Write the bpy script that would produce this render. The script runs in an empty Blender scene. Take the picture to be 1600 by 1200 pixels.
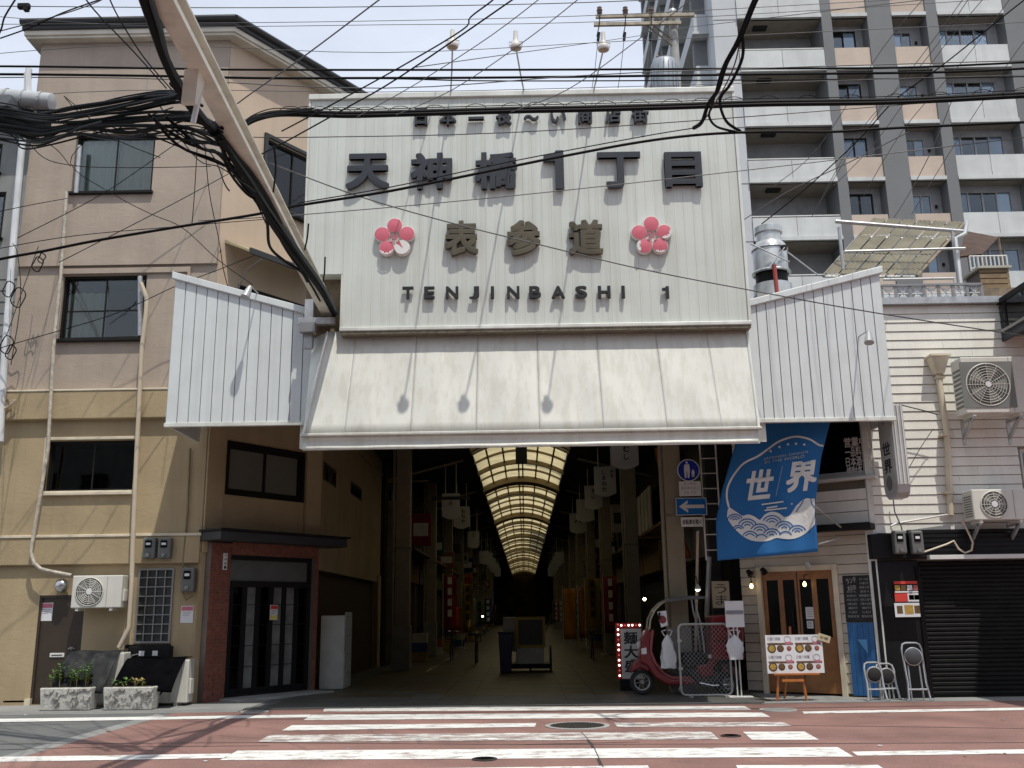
import bpy, bmesh, math, random
from mathutils import Vector, Matrix
random.seed(7)
R = math.radians
sc = bpy.context.scene
col = sc.collection

# ------------------------------------------------------------------ camera
FPX, EYE = 1500.0, 1.58
YAW, PITCH, ROLL = R(-0.558), R(13.396), R(-0.8)
f_ = Vector((math.sin(YAW)*math.cos(PITCH), math.cos(YAW)*math.cos(PITCH), math.sin(PITCH)))
r0 = Vector((math.cos(YAW), -math.sin(YAW), 0)); u0 = r0.cross(f_)
CR = math.cos(ROLL)*r0 + math.sin(ROLL)*u0
CU = math.cos(ROLL)*u0 - math.sin(ROLL)*r0
EYEV = Vector((0, 0, EYE))
cam_d = bpy.data.cameras.new('camera'); cam = bpy.data.objects.new('camera', cam_d); col.objects.link(cam)
cam.matrix_world = Matrix(((CR.x, CU.x, -f_.x, 0), (CR.y, CU.y, -f_.y, 0), (CR.z, CU.z, -f_.z, EYE), (0, 0, 0, 1)))
cam_d.sensor_width = 36.0; cam_d.lens = 36.0*FPX/1600.0; cam_d.clip_end = 3000; cam_d.clip_start = 0.05
sc.camera = cam

# ------------------------------------------------------------------ sky, sun, exposure
SUN = Vector((0.18, -0.38, 1.0)).normalized()
elev = math.asin(SUN.z); azim = math.atan2(SUN.x, SUN.y)
world = bpy.data.worlds.new('World'); sc.world = world; world.use_nodes = True
wn = world.node_tree; bg = wn.nodes['Background']
sky = wn.nodes.new('ShaderNodeTexSky'); sky.sky_type = 'NISHITA'; sky.sun_disc = False
sky.sun_elevation = elev; sky.sun_rotation = azim; sky.air_density = 1.3; sky.dust_density = 3.0; sky.ozone_density = 1.0
tc = wn.nodes.new('ShaderNodeTexCoord'); mp = wn.nodes.new('ShaderNodeMapping'); mp.inputs['Scale'].default_value = (1.0, 1.0, 2.6)
cn = wn.nodes.new('ShaderNodeTexNoise'); cn.inputs['Scale'].default_value = 2.2; cn.inputs['Detail'].default_value = 6; cn.inputs['Roughness'].default_value = .55
cr = wn.nodes.new('ShaderNodeValToRGB'); cr.color_ramp.elements[0].position = .36; cr.color_ramp.elements[1].position = .66
cr.color_ramp.elements[0].color = (.70, .70, .70, 1); cr.color_ramp.elements[1].color = (1, 1, 1, 1)
mx = wn.nodes.new('ShaderNodeMixRGB'); mx.inputs[2].default_value = (8.3, 9.0, 10.4, 1)
L = wn.links.new
L(tc.outputs['Generated'], mp.inputs['Vector']); L(mp.outputs[0], cn.inputs['Vector']); L(cn.outputs[0], cr.inputs[0])
L(cr.outputs[0], mx.inputs[0]); L(sky.outputs[0], mx.inputs[1]); L(mx.outputs[0], bg.inputs[0]); bg.inputs[1].default_value = 0.10
sd = bpy.data.lights.new('sun', 'SUN'); sd.energy = 3.6; sd.angle = R(0.55); sd.color = (1.0, 0.955, 0.85)
so = bpy.data.objects.new('sun', sd); col.objects.link(so); so.location = SUN*60
so.rotation_euler = SUN.to_track_quat('Z', 'Y').to_euler()
sc.view_settings.view_transform = 'Standard'; sc.view_settings.look = 'None'
sc.view_settings.exposure = 0.0; sc.view_settings.gamma = 1.0; sc.view_settings.use_curve_mapping = False
sc.render.engine = 'CYCLES'
cy = sc.cycles; cy.use_denoising = True; cy.max_bounces = 8; cy.diffuse_bounces = 4; cy.glossy_bounces = 3
cy.transmission_bounces = 4; cy.transparent_max_bounces = 12; cy.sample_clamp_indirect = 6; cy.caustics_reflective = False; cy.caustics_refractive = False

# ------------------------------------------------------------------ pixel rays -> places
def ray(px, py): return f_ + CR*((px-800)/FPX) - CU*((py-600)/FPX)
def W(px, py, Y):
    d = ray(px, py); return EYEV + d*(Y/d.y)
def G(px, py, z=0.0):
    d = ray(px, py); return EYEV + d*((z-EYE)/d.z)
def rect(px0, py0, px1, py1, Y):
    cx, cyy = (px0+px1)/2, (py0+py1)/2
    return W(px0, cyy, Y).x, W(px1, cyy, Y).x, W(cx, py1, Y).z, W(cx, py0, Y).z   # x0 x1 z0 z1
class Wall:
    """vertical plane through p (x,y) with horizontal direction d; local u along d, v out of the wall (towards street), z up"""
    def __init__(s, p, d):
        s.p = Vector((p[0], p[1], 0)); s.d = Vector((d[0], d[1], 0)).normalized(); s.n = Vector((s.d.y, -s.d.x, 0))
        s.M = Matrix(((s.d.x, -s.n.x, 0, p[0]), (s.d.y, -s.n.y, 0, p[1]), (0, 0, 1, 0), (0, 0, 0, 1)))   # local y goes INTO the wall
    def hit(s, px, py, off=0):
        r = ray(px, py); t = ((s.p + s.n*off - EYEV).dot(s.n))/r.dot(s.n); q = EYEV + r*t
        return (q-s.p).dot(s.d), q.z
    def rect(s, px0, py0, px1, py1, off=0):
        cx, cyy = (px0+px1)/2, (py0+py1)/2
        return s.hit(px0, cyy, off)[0], s.hit(px1, cyy, off)[0], s.hit(cx, py1, off)[1], s.hit(cx, py0, off)[1]

# ------------------------------------------------------------------ mesh builder
class MB:
    def __init__(s, M=None): s.v = []; s.f = []; s.M = M
    def add(s, vs, fs):
        b = len(s.v)
        for p in vs:
            p = Vector(p); s.v.append(s.M @ p if s.M else p)
        s.f += [tuple(b+i for i in q) for q in fs]; return s
    def box(s, x0, x1, y0, y1, z0, z1):
        return s.add([(x0,y0,z0),(x1,y0,z0),(x1,y1,z0),(x0,y1,z0),(x0,y0,z1),(x1,y0,z1),(x1,y1,z1),(x0,y1,z1)],
                     [(0,3,2,1),(4,5,6,7),(0,1,5,4),(1,2,6,5),(2,3,7,6),(3,0,4,7)])
    def hexa(s, p):
        return s.add(p, [(0,3,2,1),(4,5,6,7),(0,1,5,4),(1,2,6,5),(2,3,7,6),(3,0,4,7)])
    def poly(s, p): return s.add(p, [tuple(range(len(p)))])
    def prism(s, pts, a, b, axis='y'):
        def m(p, t): return {'y': (p[0], t, p[1]), 'z': (p[0], p[1], t), 'x': (t, p[0], p[1])}[axis]
        n = len(pts)
        return s.add([m(p, a) for p in pts]+[m(p, b) for p in pts],
                     [tuple(range(n)), tuple(range(2*n-1, n-1, -1))]+[(i, i+n, (i+1) % n+n, (i+1) % n) for i in range(n)])
    def tube(s, pts, r, n=8, closed=False, caps=True):
        P = [Vector(p) for p in pts]; m = len(P); rr = r if isinstance(r, (list, tuple)) else [r]*m
        vs = []; up = None
        for i in range(m):
            a = P[(i-1) % m] if (closed or i) else P[0]; b = P[(i+1) % m] if (closed or i < m-1) else P[-1]
            t = (b-a)
            if t.length < 1e-9: t = Vector((0, 0, 1))
            t.normalize()
            if up is None: up = Vector((0, 0, 1)) if abs(t.z) < .9 else Vector((1, 0, 0))
            sd_ = t.cross(up)
            if sd_.length < 1e-5: sd_ = t.cross(Vector((.3, .8, .5)))
            sd_.normalize(); up = sd_.cross(t).normalized()
            for k in range(n):
                c = 2*math.pi*k/n; vs.append(P[i]+sd_*(math.cos(c)*rr[i])+up*(math.sin(c)*rr[i]))
        fs = []
        for i in range(m if closed else m-1):
            j = (i+1) % m
            for k in range(n): fs.append((i*n+k, i*n+(k+1) % n, j*n+(k+1) % n, j*n+k))
        if caps and not closed: fs += [tuple(range(n-1, -1, -1)), tuple(range((m-1)*n, m*n))]
        return s.add(vs, fs)
    def cyl(s, a, b, r0, r1=None, n=16): return s.tube([a, b], [r0, r0 if r1 is None else r1], n)
    def lathe(s, prof, c=(0, 0, 0), n=20, axis='z'):
        vs = []
        for (r, h) in prof:
            for k in range(n):
                a = 2*math.pi*k/n; x, y = r*math.cos(a), r*math.sin(a)
                vs.append({'z': (c[0]+x, c[1]+y, c[2]+h), 'y': (c[0]+x, c[1]+h, c[2]+y), 'x': (c[0]+h, c[1]+x, c[2]+y)}[axis])
        fs = []
        for i in range(len(prof)-1):
            for k in range(n): fs.append((i*n+k, i*n+(k+1) % n, (i+1)*n+(k+1) % n, (i+1)*n+k))
        fs += [tuple(range(n-1, -1, -1)), tuple(range((len(prof)-1)*n, len(prof)*n))]
        return s.add(vs, fs)
    def wall(s, u0, u1, z0, z1, holes, y0=0.0, y1=0.2):
        """slab from y0 to y1 with rectangular openings (u0,u1,z0,z1)"""
        us = sorted({u0, u1} | {h[i] for h in holes for i in (0, 1) if u0 < h[i] < u1})
        zs = sorted({z0, z1} | {h[i] for h in holes for i in (2, 3) if z0 < h[i] < z1})
        def solid(i, k):
            if i < 0 or k < 0 or i >= len(us)-1 or k >= len(zs)-1: return False
            c, d = (us[i]+us[i+1])/2, (zs[k]+zs[k+1])/2
            return not any(h[0] < c < h[1] and h[2] < d < h[3] for h in holes)
        for i in range(len(us)-1):
            for k in range(len(zs)-1):
                if not solid(i, k): continue
                a, b, c, d = us[i], us[i+1], zs[k], zs[k+1]
                s.add([(a,y0,c),(b,y0,c),(b,y0,d),(a,y0,d)], [(0,1,2,3)])
                s.add([(a,y1,c),(b,y1,c),(b,y1,d),(a,y1,d)], [(3,2,1,0)])
                if not solid(i-1, k): s.add([(a,y0,c),(a,y0,d),(a,y1,d),(a,y1,c)], [(0,1,2,3)])
                if not solid(i+1, k): s.add([(b,y0,c),(b,y1,c),(b,y1,d),(b,y0,d)], [(0,1,2,3)])
                if not solid(i, k-1): s.add([(a,y0,c),(a,y1,c),(b,y1,c),(b,y0,c)], [(0,1,2,3)])
                if not solid(i, k+1): s.add([(a,y0,d),(b,y0,d),(b,y1,d),(a,y1,d)], [(0,1,2,3)])
        return s
    def frame(s, u0, u1, z0, z1, w, y0, y1): return s.wall(u0, u1, z0, z1, [(u0+w, u1-w, z0+w, z1-w)], y0, y1)
    def sheet(s, fn, nu, nv, thick=None):
        vs = [fn(i/nu, j/nv) for j in range(nv+1) for i in range(nu+1)]
        fs = [(j*(nu+1)+i, j*(nu+1)+i+1, (j+1)*(nu+1)+i+1, (j+1)*(nu+1)+i) for j in range(nv) for i in range(nu)]
        return s.add(vs, fs)
    def build(s, name, m, parent=None, smooth=False, bevel=0, solid=0, fix=True):
        off = WORLD.get(parent.name, Vector((0, 0, 0))) if parent else Vector((0, 0, 0))
        me = bpy.data.meshes.new(name); me.from_pydata([v-off for v in s.v], [], s.f); me.update()
        if fix:
            b = bmesh.new(); b.from_mesh(me); bmesh.ops.remove_doubles(b, verts=b.verts, dist=1e-5)
            bmesh.ops.recalc_face_normals(b, faces=b.faces); b.to_mesh(me); b.free()
        me.materials.append(m)
        if smooth:
            for p in me.polygons: p.use_smooth = True
            try: me.set_sharp_from_angle(angle=R(40))
            except Exception: pass
        o = bpy.data.objects.new(name, me); col.objects.link(o)
        if parent: o.parent = parent
        WORLD[o.name] = off.copy()
        if solid:
            md = o.modifiers.new('thickness', 'SOLIDIFY'); md.thickness = solid; md.offset = 0
        if bevel:
            md = o.modifiers.new('bevel', 'BEVEL'); md.width = bevel; md.segments = 2; md.limit_method = 'ANGLE'; md.angle_limit = R(40)
        return o
WORLD = {}
def tag(o, label, cat, group=None, kind=None):
    if label: o['label'] = label
    if cat: o['category'] = cat
    if group: o['group'] = group
    if kind: o['kind'] = kind
    return o
def thing(name, label, cat, loc=(0, 0, 0), group=None):
    o = bpy.data.objects.new(name, None); col.objects.link(o); o.location = loc; o.empty_display_size = .2
    WORLD[o.name] = Vector(loc); return tag(o, label, cat, group)
def struct(o): o['kind'] = 'structure'; return o
def stuff(o): o['kind'] = 'stuff'; return o
def copy_tree(o, parent=None, move=None):
    c = o.copy(); col.objects.link(c); WORLD[c.name] = WORLD.get(o.name, Vector((0, 0, 0)))
    if parent: c.parent = parent
    if move is not None: c.location = Vector(move)
    for ch in list(o.children): copy_tree(ch, c)
    return c

# ------------------------------------------------------------------ materials
MATS = {}
def mat(name, c, rough=.65, metal=0.0, var=.15, scale=2.5, bump=0.0, bscale=60.0, streak=0.0, dirt=(.08, .07, .055), rnd=0.0,
        speck=0.0, trowel=0.0, spec=.5, streak_w=5.0, detail=5, sh=.8):
    if name in MATS: return MATS[name]
    m = bpy.data.materials.new(name); m.use_nodes = True; nt = m.node_tree; b = nt.nodes['Principled BSDF']; N = nt.nodes.new; l = nt.links.new
    b.inputs['Roughness'].default_value = rough; b.inputs['Metallic'].default_value = metal; b.inputs['Specular IOR Level'].default_value = spec
    geo = N('ShaderNodeNewGeometry')
    n1 = N('ShaderNodeTexNoise'); n1.inputs['Scale'].default_value = scale; n1.inputs['Detail'].default_value = detail; l(geo.outputs['Position'], n1.inputs['Vector'])
    mr = N('ShaderNodeMapRange'); mr.inputs[1].default_value = .3; mr.inputs[2].default_value = .7; mr.inputs[3].default_value = 1-var; mr.inputs[4].default_value = 1+var*.7
    l(n1.outputs[0], mr.inputs[0]); fac = mr.outputs[0]
    def mul(a, b_):
        q = N('ShaderNodeMath'); q.operation = 'MULTIPLY'; l(a, q.inputs[0]); l(b_, q.inputs[1]); return q.outputs[0]
    if rnd:
        oi = N('ShaderNodeObjectInfo'); q = N('ShaderNodeMapRange'); q.inputs[3].default_value = 1-rnd; q.inputs[4].default_value = 1+rnd; l(oi.outputs['Random'], q.inputs[0]); fac = mul(fac, q.outputs[0])
    if speck:
        n3 = N('ShaderNodeTexNoise'); n3.inputs['Scale'].default_value = 90; n3.inputs['Detail'].default_value = 2; l(geo.outputs['Position'], n3.inputs['Vector'])
        q = N('ShaderNodeMapRange'); q.inputs[1].default_value = .35; q.inputs[2].default_value = .65; q.inputs[3].default_value = 1-speck; q.inputs[4].default_value = 1+speck; l(n3.outputs[0], q.inputs[0]); fac = mul(fac, q.outputs[0])
    hs = N('ShaderNodeVectorMath'); hs.operation = 'SCALE'; hs.inputs[0].default_value = c[:3]; l(fac, hs.inputs['Scale']); out = hs.outputs[0]
    if streak:
        mp_ = N('ShaderNodeMapping'); mp_.inputs['Scale'].default_value = (streak_w, streak_w, .16); l(geo.outputs['Position'], mp_.inputs['Vector'])
        n2 = N('ShaderNodeTexNoise'); n2.inputs['Scale'].default_value = 1.0; n2.inputs['Detail'].default_value = 6; n2.inputs['Roughness'].default_value = .65; l(mp_.outputs[0], n2.inputs['Vector'])
        q = N('ShaderNodeMapRange'); q.inputs[1].default_value = .46; q.inputs[2].default_value = sh; q.inputs[3].default_value = 0; q.inputs[4].default_value = streak; l(n2.outputs[0], q.inputs[0])
        mm = N('ShaderNodeMixRGB'); l(q.outputs[0], mm.inputs[0]); l(out, mm.inputs[1]); mm.inputs[2].default_value = (*dirt, 1); out = mm.outputs[0]
    l(out, b.inputs['Base Color'])
    h = None
    if bump:
        n4 = N('ShaderNodeTexNoise'); n4.inputs['Scale'].default_value = bscale; n4.inputs['Detail'].default_value = 4; l(geo.outputs['Position'], n4.inputs['Vector'])
        bp = N('ShaderNodeBump'); bp.inputs['Strength'].default_value = bump; bp.inputs['Distance'].default_value = .02; l(n4.outputs[0], bp.inputs['Height']); h = bp.outputs[0]
    if trowel:
        mp_ = N('ShaderNodeMapping'); mp_.inputs['Rotation'].default_value = (0, R(-22), 0); mp_.inputs['Scale'].default_value = (2.6, 2.6, 4.2); l(geo.outputs['Position'], mp_.inputs['Vector'])
        n5 = N('ShaderNodeTexNoise'); n5.inputs['Scale'].default_value = 1.3; n5.inputs['Detail'].default_value = 4; n5.inputs['Distortion'].default_value = 1.2; l(mp_.outputs[0], n5.inputs['Vector'])
        bp = N('ShaderNodeBump'); bp.inputs['Strength'].default_value = trowel; bp.inputs['Distance'].default_value = .05; l(n5.outputs[0], bp.inputs['Height'])
        if h: l(h, bp.inputs['Normal'])
        h = bp.outputs[0]
    if h: l(h, b.inputs['Normal'])
    MATS[name] = m; return m
def glass(name, tint=(.75, .8, .8), trans=.55, rough=.02):
    if name in MATS: return MATS[name]
    m = bpy.data.materials.new(name); m.use_nodes = True; nt = m.node_tree; nt.nodes.remove(nt.nodes['Principled BSDF']); N = nt.nodes.new; l = nt.links.new
    tr = N('ShaderNodeBsdfTransparent'); tr.inputs[0].default_value = (tint[0]*trans, tint[1]*trans, tint[2]*trans, 1)
    gl = N('ShaderNodeBsdfGlossy'); gl.inputs['Roughness'].default_value = rough; gl.inputs[0].default_value = (.9, .93, .95, 1)
    fr = N('ShaderNodeFresnel'); fr.inputs[0].default_value = 1.55
    geo = N('ShaderNodeNewGeometry'); n1 = N('ShaderNodeTexNoise'); n1.inputs['Scale'].default_value = 1.3; l(geo.outputs['Position'], n1.inputs['Vector'])
    bp = N('ShaderNodeBump'); bp.inputs['Strength'].default_value = .05; bp.inputs['Distance'].default_value = .05; l(n1.outputs[0], bp.inputs['Height']); l(bp.outputs[0], gl.inputs['Normal'])
    mx_ = N('ShaderNodeMixShader'); l(fr.outputs[0], mx_.inputs[0]); l(tr.outputs[0], mx_.inputs[1]); l(gl.outputs[0], mx_.inputs[2])
    l(mx_.outputs[0], nt.nodes['Material Output'].inputs[0]); MATS[name] = m; return m
def translucent(name, c, mix=.6, rough=.6):
    if name in MATS: return MATS[name]
    m = bpy.data.materials.new(name); m.use_nodes = True; nt = m.node_tree; b = nt.nodes['Principled BSDF']; N = nt.nodes.new; l = nt.links.new
    geo = N('ShaderNodeNewGeometry'); n1 = N('ShaderNodeTexNoise'); n1.inputs['Scale'].default_value = 1.7; n1.inputs['Detail'].default_value = 5; l(geo.outputs['Position'], n1.inputs['Vector'])
    mr = N('ShaderNodeMapRange'); mr.inputs[1].default_value = .3; mr.inputs[2].default_value = .7; mr.inputs[3].default_value = .75; mr.inputs[4].default_value = 1.1; l(n1.outputs[0], mr.inputs[0])
    hs = N('ShaderNodeVectorMath'); hs.operation = 'SCALE'; hs.inputs[0].default_value = c; l(mr.outputs[0], hs.inputs['Scale'])
    t = N('ShaderNodeBsdfTranslucent'); l(hs.outputs[0], t.inputs[0]); l(hs.outputs[0], b.inputs['Base Color']); b.inputs['Roughness'].default_value = rough
    mx_ = N('ShaderNodeMixShader'); mx_.inputs[0].default_value = mix; l(b.outputs[0], mx_.inputs[1]); l(t.outputs[0], mx_.inputs[2]); l(mx_.outputs[0], nt.nodes['Material Output'].inputs[0])
    MATS[name] = m; return m
def emit(name, c, s):
    if name in MATS: return MATS[name]
    m = bpy.data.materials.new(name); m.use_nodes = True; b = m.node_tree.nodes['Principled BSDF']
    b.inputs['Base Color'].default_value = (*c, 1); b.inputs['Emission Color'].default_value = (*c, 1); b.inputs['Emission Strength'].default_value = s
    MATS[name] = m; return m

stucco_grey = mat('stucco_grey', (.395, .325, .268), .85, var=.10, scale=1.2, bump=.25, bscale=45, trowel=.12, streak=.20, streak_w=2.5, sh=.68, dirt=(.16, .13, .10))
stucco_tan = mat('stucco_tan', (.385, .302, .183), .85, var=.12, scale=1.2, bump=.25, bscale=45, trowel=.12, streak=.22, streak_w=2.5, sh=.68, dirt=(.18, .13, .07))
stucco_pink_lit = mat('stucco_pink_lit', (.54, .42, .32), .85, var=.07, scale=1.0, bump=.15, bscale=50, streak=.10)  # pinkish stucco with the corner face's warm sunlight put into its colour
cream_trim = mat('cream_trim', (.64, .57, .44), .6, streak=.1)
cream_pipe = mat('cream_pipe', (.55, .47, .36), .5, var=.08, streak=.12)
old_pipe = mat('old_pipe', (.5, .45, .38), .6, var=.35, scale=12, streak=.45)
white_pipe = mat('white_pipe', (.66, .68, .7), .4, streak=.25)
alu_dark = mat('alu_dark', (.012, .011, .010), .45, var=.1, spec=.2)
alu_grey = mat('alu_grey', (.28, .28, .28), .4, metal=.5, var=.1)
alu_white = mat('alu_white', (.62, .62, .6), .45, var=.08, streak=.1)
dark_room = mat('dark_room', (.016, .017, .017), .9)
curtain_m = mat('curtain', (.42, .47, .42), .9, var=.08)
blind_m = mat('roller_blind', (.42, .40, .33), .9, var=.06)
glass_w = glass('window_glass', (.93, .97, .95), .95)
glass_d = glass('dark_glass', (.55, .62, .6), .5)
roof_dark = mat('roof_dark', (.028, .029, .03), .55, var=.2)
soffit_m = mat('soffit_board', (.62, .58, .5), .7)
sign_panel = mat('sign_panel', (.60, .632, .595), .42, var=.06, scale=1.5, streak=.30, dirt=(.40, .40, .35), streak_w=9, spec=.45, sh=.64)
sign_trim = mat('sign_trim', (.66, .68, .64), .4, streak=.28, dirt=(.22, .19, .13))
canopy_m = mat('canopy_sheet', (.60, .605, .56), .34, var=.06, scale=1.2, streak=.36, dirt=(.40, .38, .31), streak_w=7, sh=.62)
wing_m = mat('wing_sheet', (.65, .69, .70), .38, var=.05, streak=.22, dirt=(.40, .41, .41), spec=.5, sh=.66)
soot_trim = mat('soot_trim', (.17, .15, .11), .8, var=.4, scale=14)
letter_navy = mat('letter_navy', (.028, .031, .040), .35, var=.12)
letter_bronze = mat('letter_bronze', (.115, .098, .066), .38, metal=.35, var=.15)
letter_black = mat('letter_black', (.020, .019, .022), .4)
petal_pink = mat('petal_pink', (.60, .135, .185), .4, var=.08)
petal_white = mat('petal_white', (.72, .70, .68), .5, var=.08)
beam_m = mat('beam_paint', (.68, .67, .59), .5, var=.12, scale=4, streak=.3, dirt=(.18, .13, .07))
cable_m = mat('cable_black', (.006, .006, .0065), .6, spec=.12)
cable_blue = mat('cable_blue', (.020, .035, .045), .5)
cable_grey = mat('cable_grey', (.09, .09, .095), .5)
galv = mat('galvanised', (.46, .47, .48), .42, metal=.6, var=.18, scale=8, streak=.2)
rust_steel = mat('rust_steel', (.20, .15, .10), .7, var=.35, scale=9)
ac_white = mat('ac_casing', (.62, .61, .56), .45, var=.05, streak=.15)
ac_grille = mat('ac_grille', (.17, .175, .165), .6)
black_m = mat('black_paint', (.008, .008, .009), .55, var=.15, spec=.2)
black_gloss = mat('black_gloss', (.006, .006, .007), .22, spec=.2)
shutter_m = mat('shutter_black', (.008, .008, .008), .5, spec=.15, var=.3, scale=3)
brick_m = mat('brick_red', (.20, .068, .045), .8, var=.28, scale=9, bump=.2, bscale=80)
mortar_m = mat('mortar', (.16, .13, .11), .9)
door_brown = mat('door_brown', (.040, .027, .018), .45, var=.1)
paper_w = mat('paper_white', (.66, .66, .68), .7, var=.03)
paper_y = mat('paper_yellow', (.68, .60, .14), .7)
paper_pink = mat('paper_pink', (.48, .14, .2), .7)
paper_red = mat('paper_red', (.58, .045, .03), .7)
ink = mat('ink', (.02, .02, .022), .7)
ink_grey = mat('ink_grey', (.25, .25, .3), .7)
food_brown = mat('food_brown', (.12, .065, .025), .7, var=.5, scale=60)
food_gold = mat('food_gold', (.45, .28, .06), .6, var=.5, scale=60)
food_red = mat('food_red', (.42, .10, .08), .6, var=.4, scale=60)
siding_m = mat('siding_cream', (.75, .74, .685), .5, var=.07, scale=2, streak=.2, dirt=(.32, .29, .22), rnd=.04, bump=.12, bscale=30, speck=.05)
siding_beige = mat('siding_beige', (.50, .45, .375), .6, var=.08, scale=3, streak=.12, rnd=.05)
wood_door = mat('wood_door', (.26, .105, .026), .42, var=.25, scale=6)
wood_orange = mat('wood_orange', (.42, .14, .03), .45, var=.2, scale=8)
wood_dark = mat('wood_dark', (.05, .028, .014), .55, var=.3, scale=5)
chalk_black = mat('chalkboard', (.016, .017, .018), .8, var=.35, scale=6)
chalk = mat('chalk', (.34, .35, .35), .9)
board_blue = mat('board_blue', (.018, .115, .30), .6, var=.15, scale=7, streak=.1, dirt=(.01, .06, .18))
board_sky = mat('board_sky', (.10, .33, .60), .6)
banner_blue = mat('banner_blue', (.008, .115, .33), .75, var=.06, scale=2)
banner_white = mat('banner_white', (.62, .63, .62), .75)
sign_blue = mat('sign_blue', (.012, .03, .30), .35, spec=.3)
sign_cyan = mat('sign_cyan', (.012, .13, .42), .35, spec=.3)
sign_white = mat('sign_white', (.66, .66, .64), .4)
pillar_m = mat('pillar_beige', (.23, .20, .14), .55, var=.12, streak=.25, dirt=(.12, .09, .05))
conc_m = mat('concrete', (.34, .34, .33), .85, var=.15, bump=.2)
tower_grey = mat('tower_grey', (.17, .175, .18), .8, var=.06, scale=.8, speck=.12)
tower_white = mat('tower_white', (.56, .575, .57), .75, var=.10, scale=.9, speck=.16, streak=.25, streak_w=1.5, sh=.68, dirt=(.3, .3, .29), rnd=.06)
tower_pale = mat('tower_pale', (.50, .515, .53), .75, var=.06, scale=.8, speck=.12)
tower_peach = mat('tower_peach', (.50, .405, .335), .75, rnd=.05, var=.10, scale=.9, speck=.12)
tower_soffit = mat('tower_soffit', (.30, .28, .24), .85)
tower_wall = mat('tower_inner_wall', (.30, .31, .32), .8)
asphalt = mat('asphalt_grey', (.13, .135, .135), .9, var=.15, scale=1.2, bump=.35, bscale=120, speck=.28)
asphalt_red = mat('asphalt_red', (.235, .130, .112), .9, var=.30, scale=.9, detail=9, bump=.35, bscale=120, speck=.26)
pave_m = mat('pavement_concrete', (.25, .25, .245), .88, var=.15, scale=1.5, bump=.2, bscale=90, speck=.12)
tile_m = mat('floor_tile', (.09, .09, .082), .55, var=.15, scale=1.5, rnd=.14, streak=0)
tile_ochre = mat('floor_tile_ochre', (.075, .058, .030), .5, var=.2, scale=1.5, rnd=.14)
iron_m = mat('cast_iron', (.055, .050, .045), .6, var=.3, scale=30, metal=.3)
planter_m = mat('planter_stone', (.52, .51, .47), .9, var=.25, scale=14, bump=.5, bscale=40)
soil_m = mat('soil', (.05, .038, .025), .95, var=.4, scale=30)
leaf_m = mat('leaf_green', (.12, .22, .045), .6, var=.3, scale=20, rnd=.3)
leaf_dry = mat('leaf_dry', (.26, .20, .07), .7, var=.3, scale=20)
tarp_m = mat('tarp_black', (.004, .004, .005), .7, spec=.0, var=.3, scale=6)
tarp_grey = mat('tarp_grey', (.018, .019, .021), .6, spec=.1, var=.35, scale=7, streak=.3, dirt=(.16, .16, .16))
scoot_red = mat('scooter_red', (.15, .005, .012), .28, var=.05, spec=.6)
rubber = mat('rubber', (.014, .014, .014), .8)
chrome = mat('chrome', (.55, .55, .56), .25, metal=.9, var=.05)
bag_m = mat('bag_white', (.62, .63, .66), .45, var=.08)
vault_m = translucent('vault_panel', (.52, .44, .255), .75)
vault_clear = translucent('vault_clear', (.80, .80, .78), .8)
vault_rib = mat('vault_rib', (.26, .20, .11), .6, var=.15)
vault_dim = translucent('vault_unlit_panel', (.17, .14, .085), .7)  # darker panel colour stands in for bays that get no skylight
carport_m = translucent('carport_sheet', (.36, .325, .24), .55)
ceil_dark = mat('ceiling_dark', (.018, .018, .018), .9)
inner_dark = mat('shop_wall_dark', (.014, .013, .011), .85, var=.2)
rattan = mat('board_mdf', (.30, .24, .12), .7)

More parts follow.
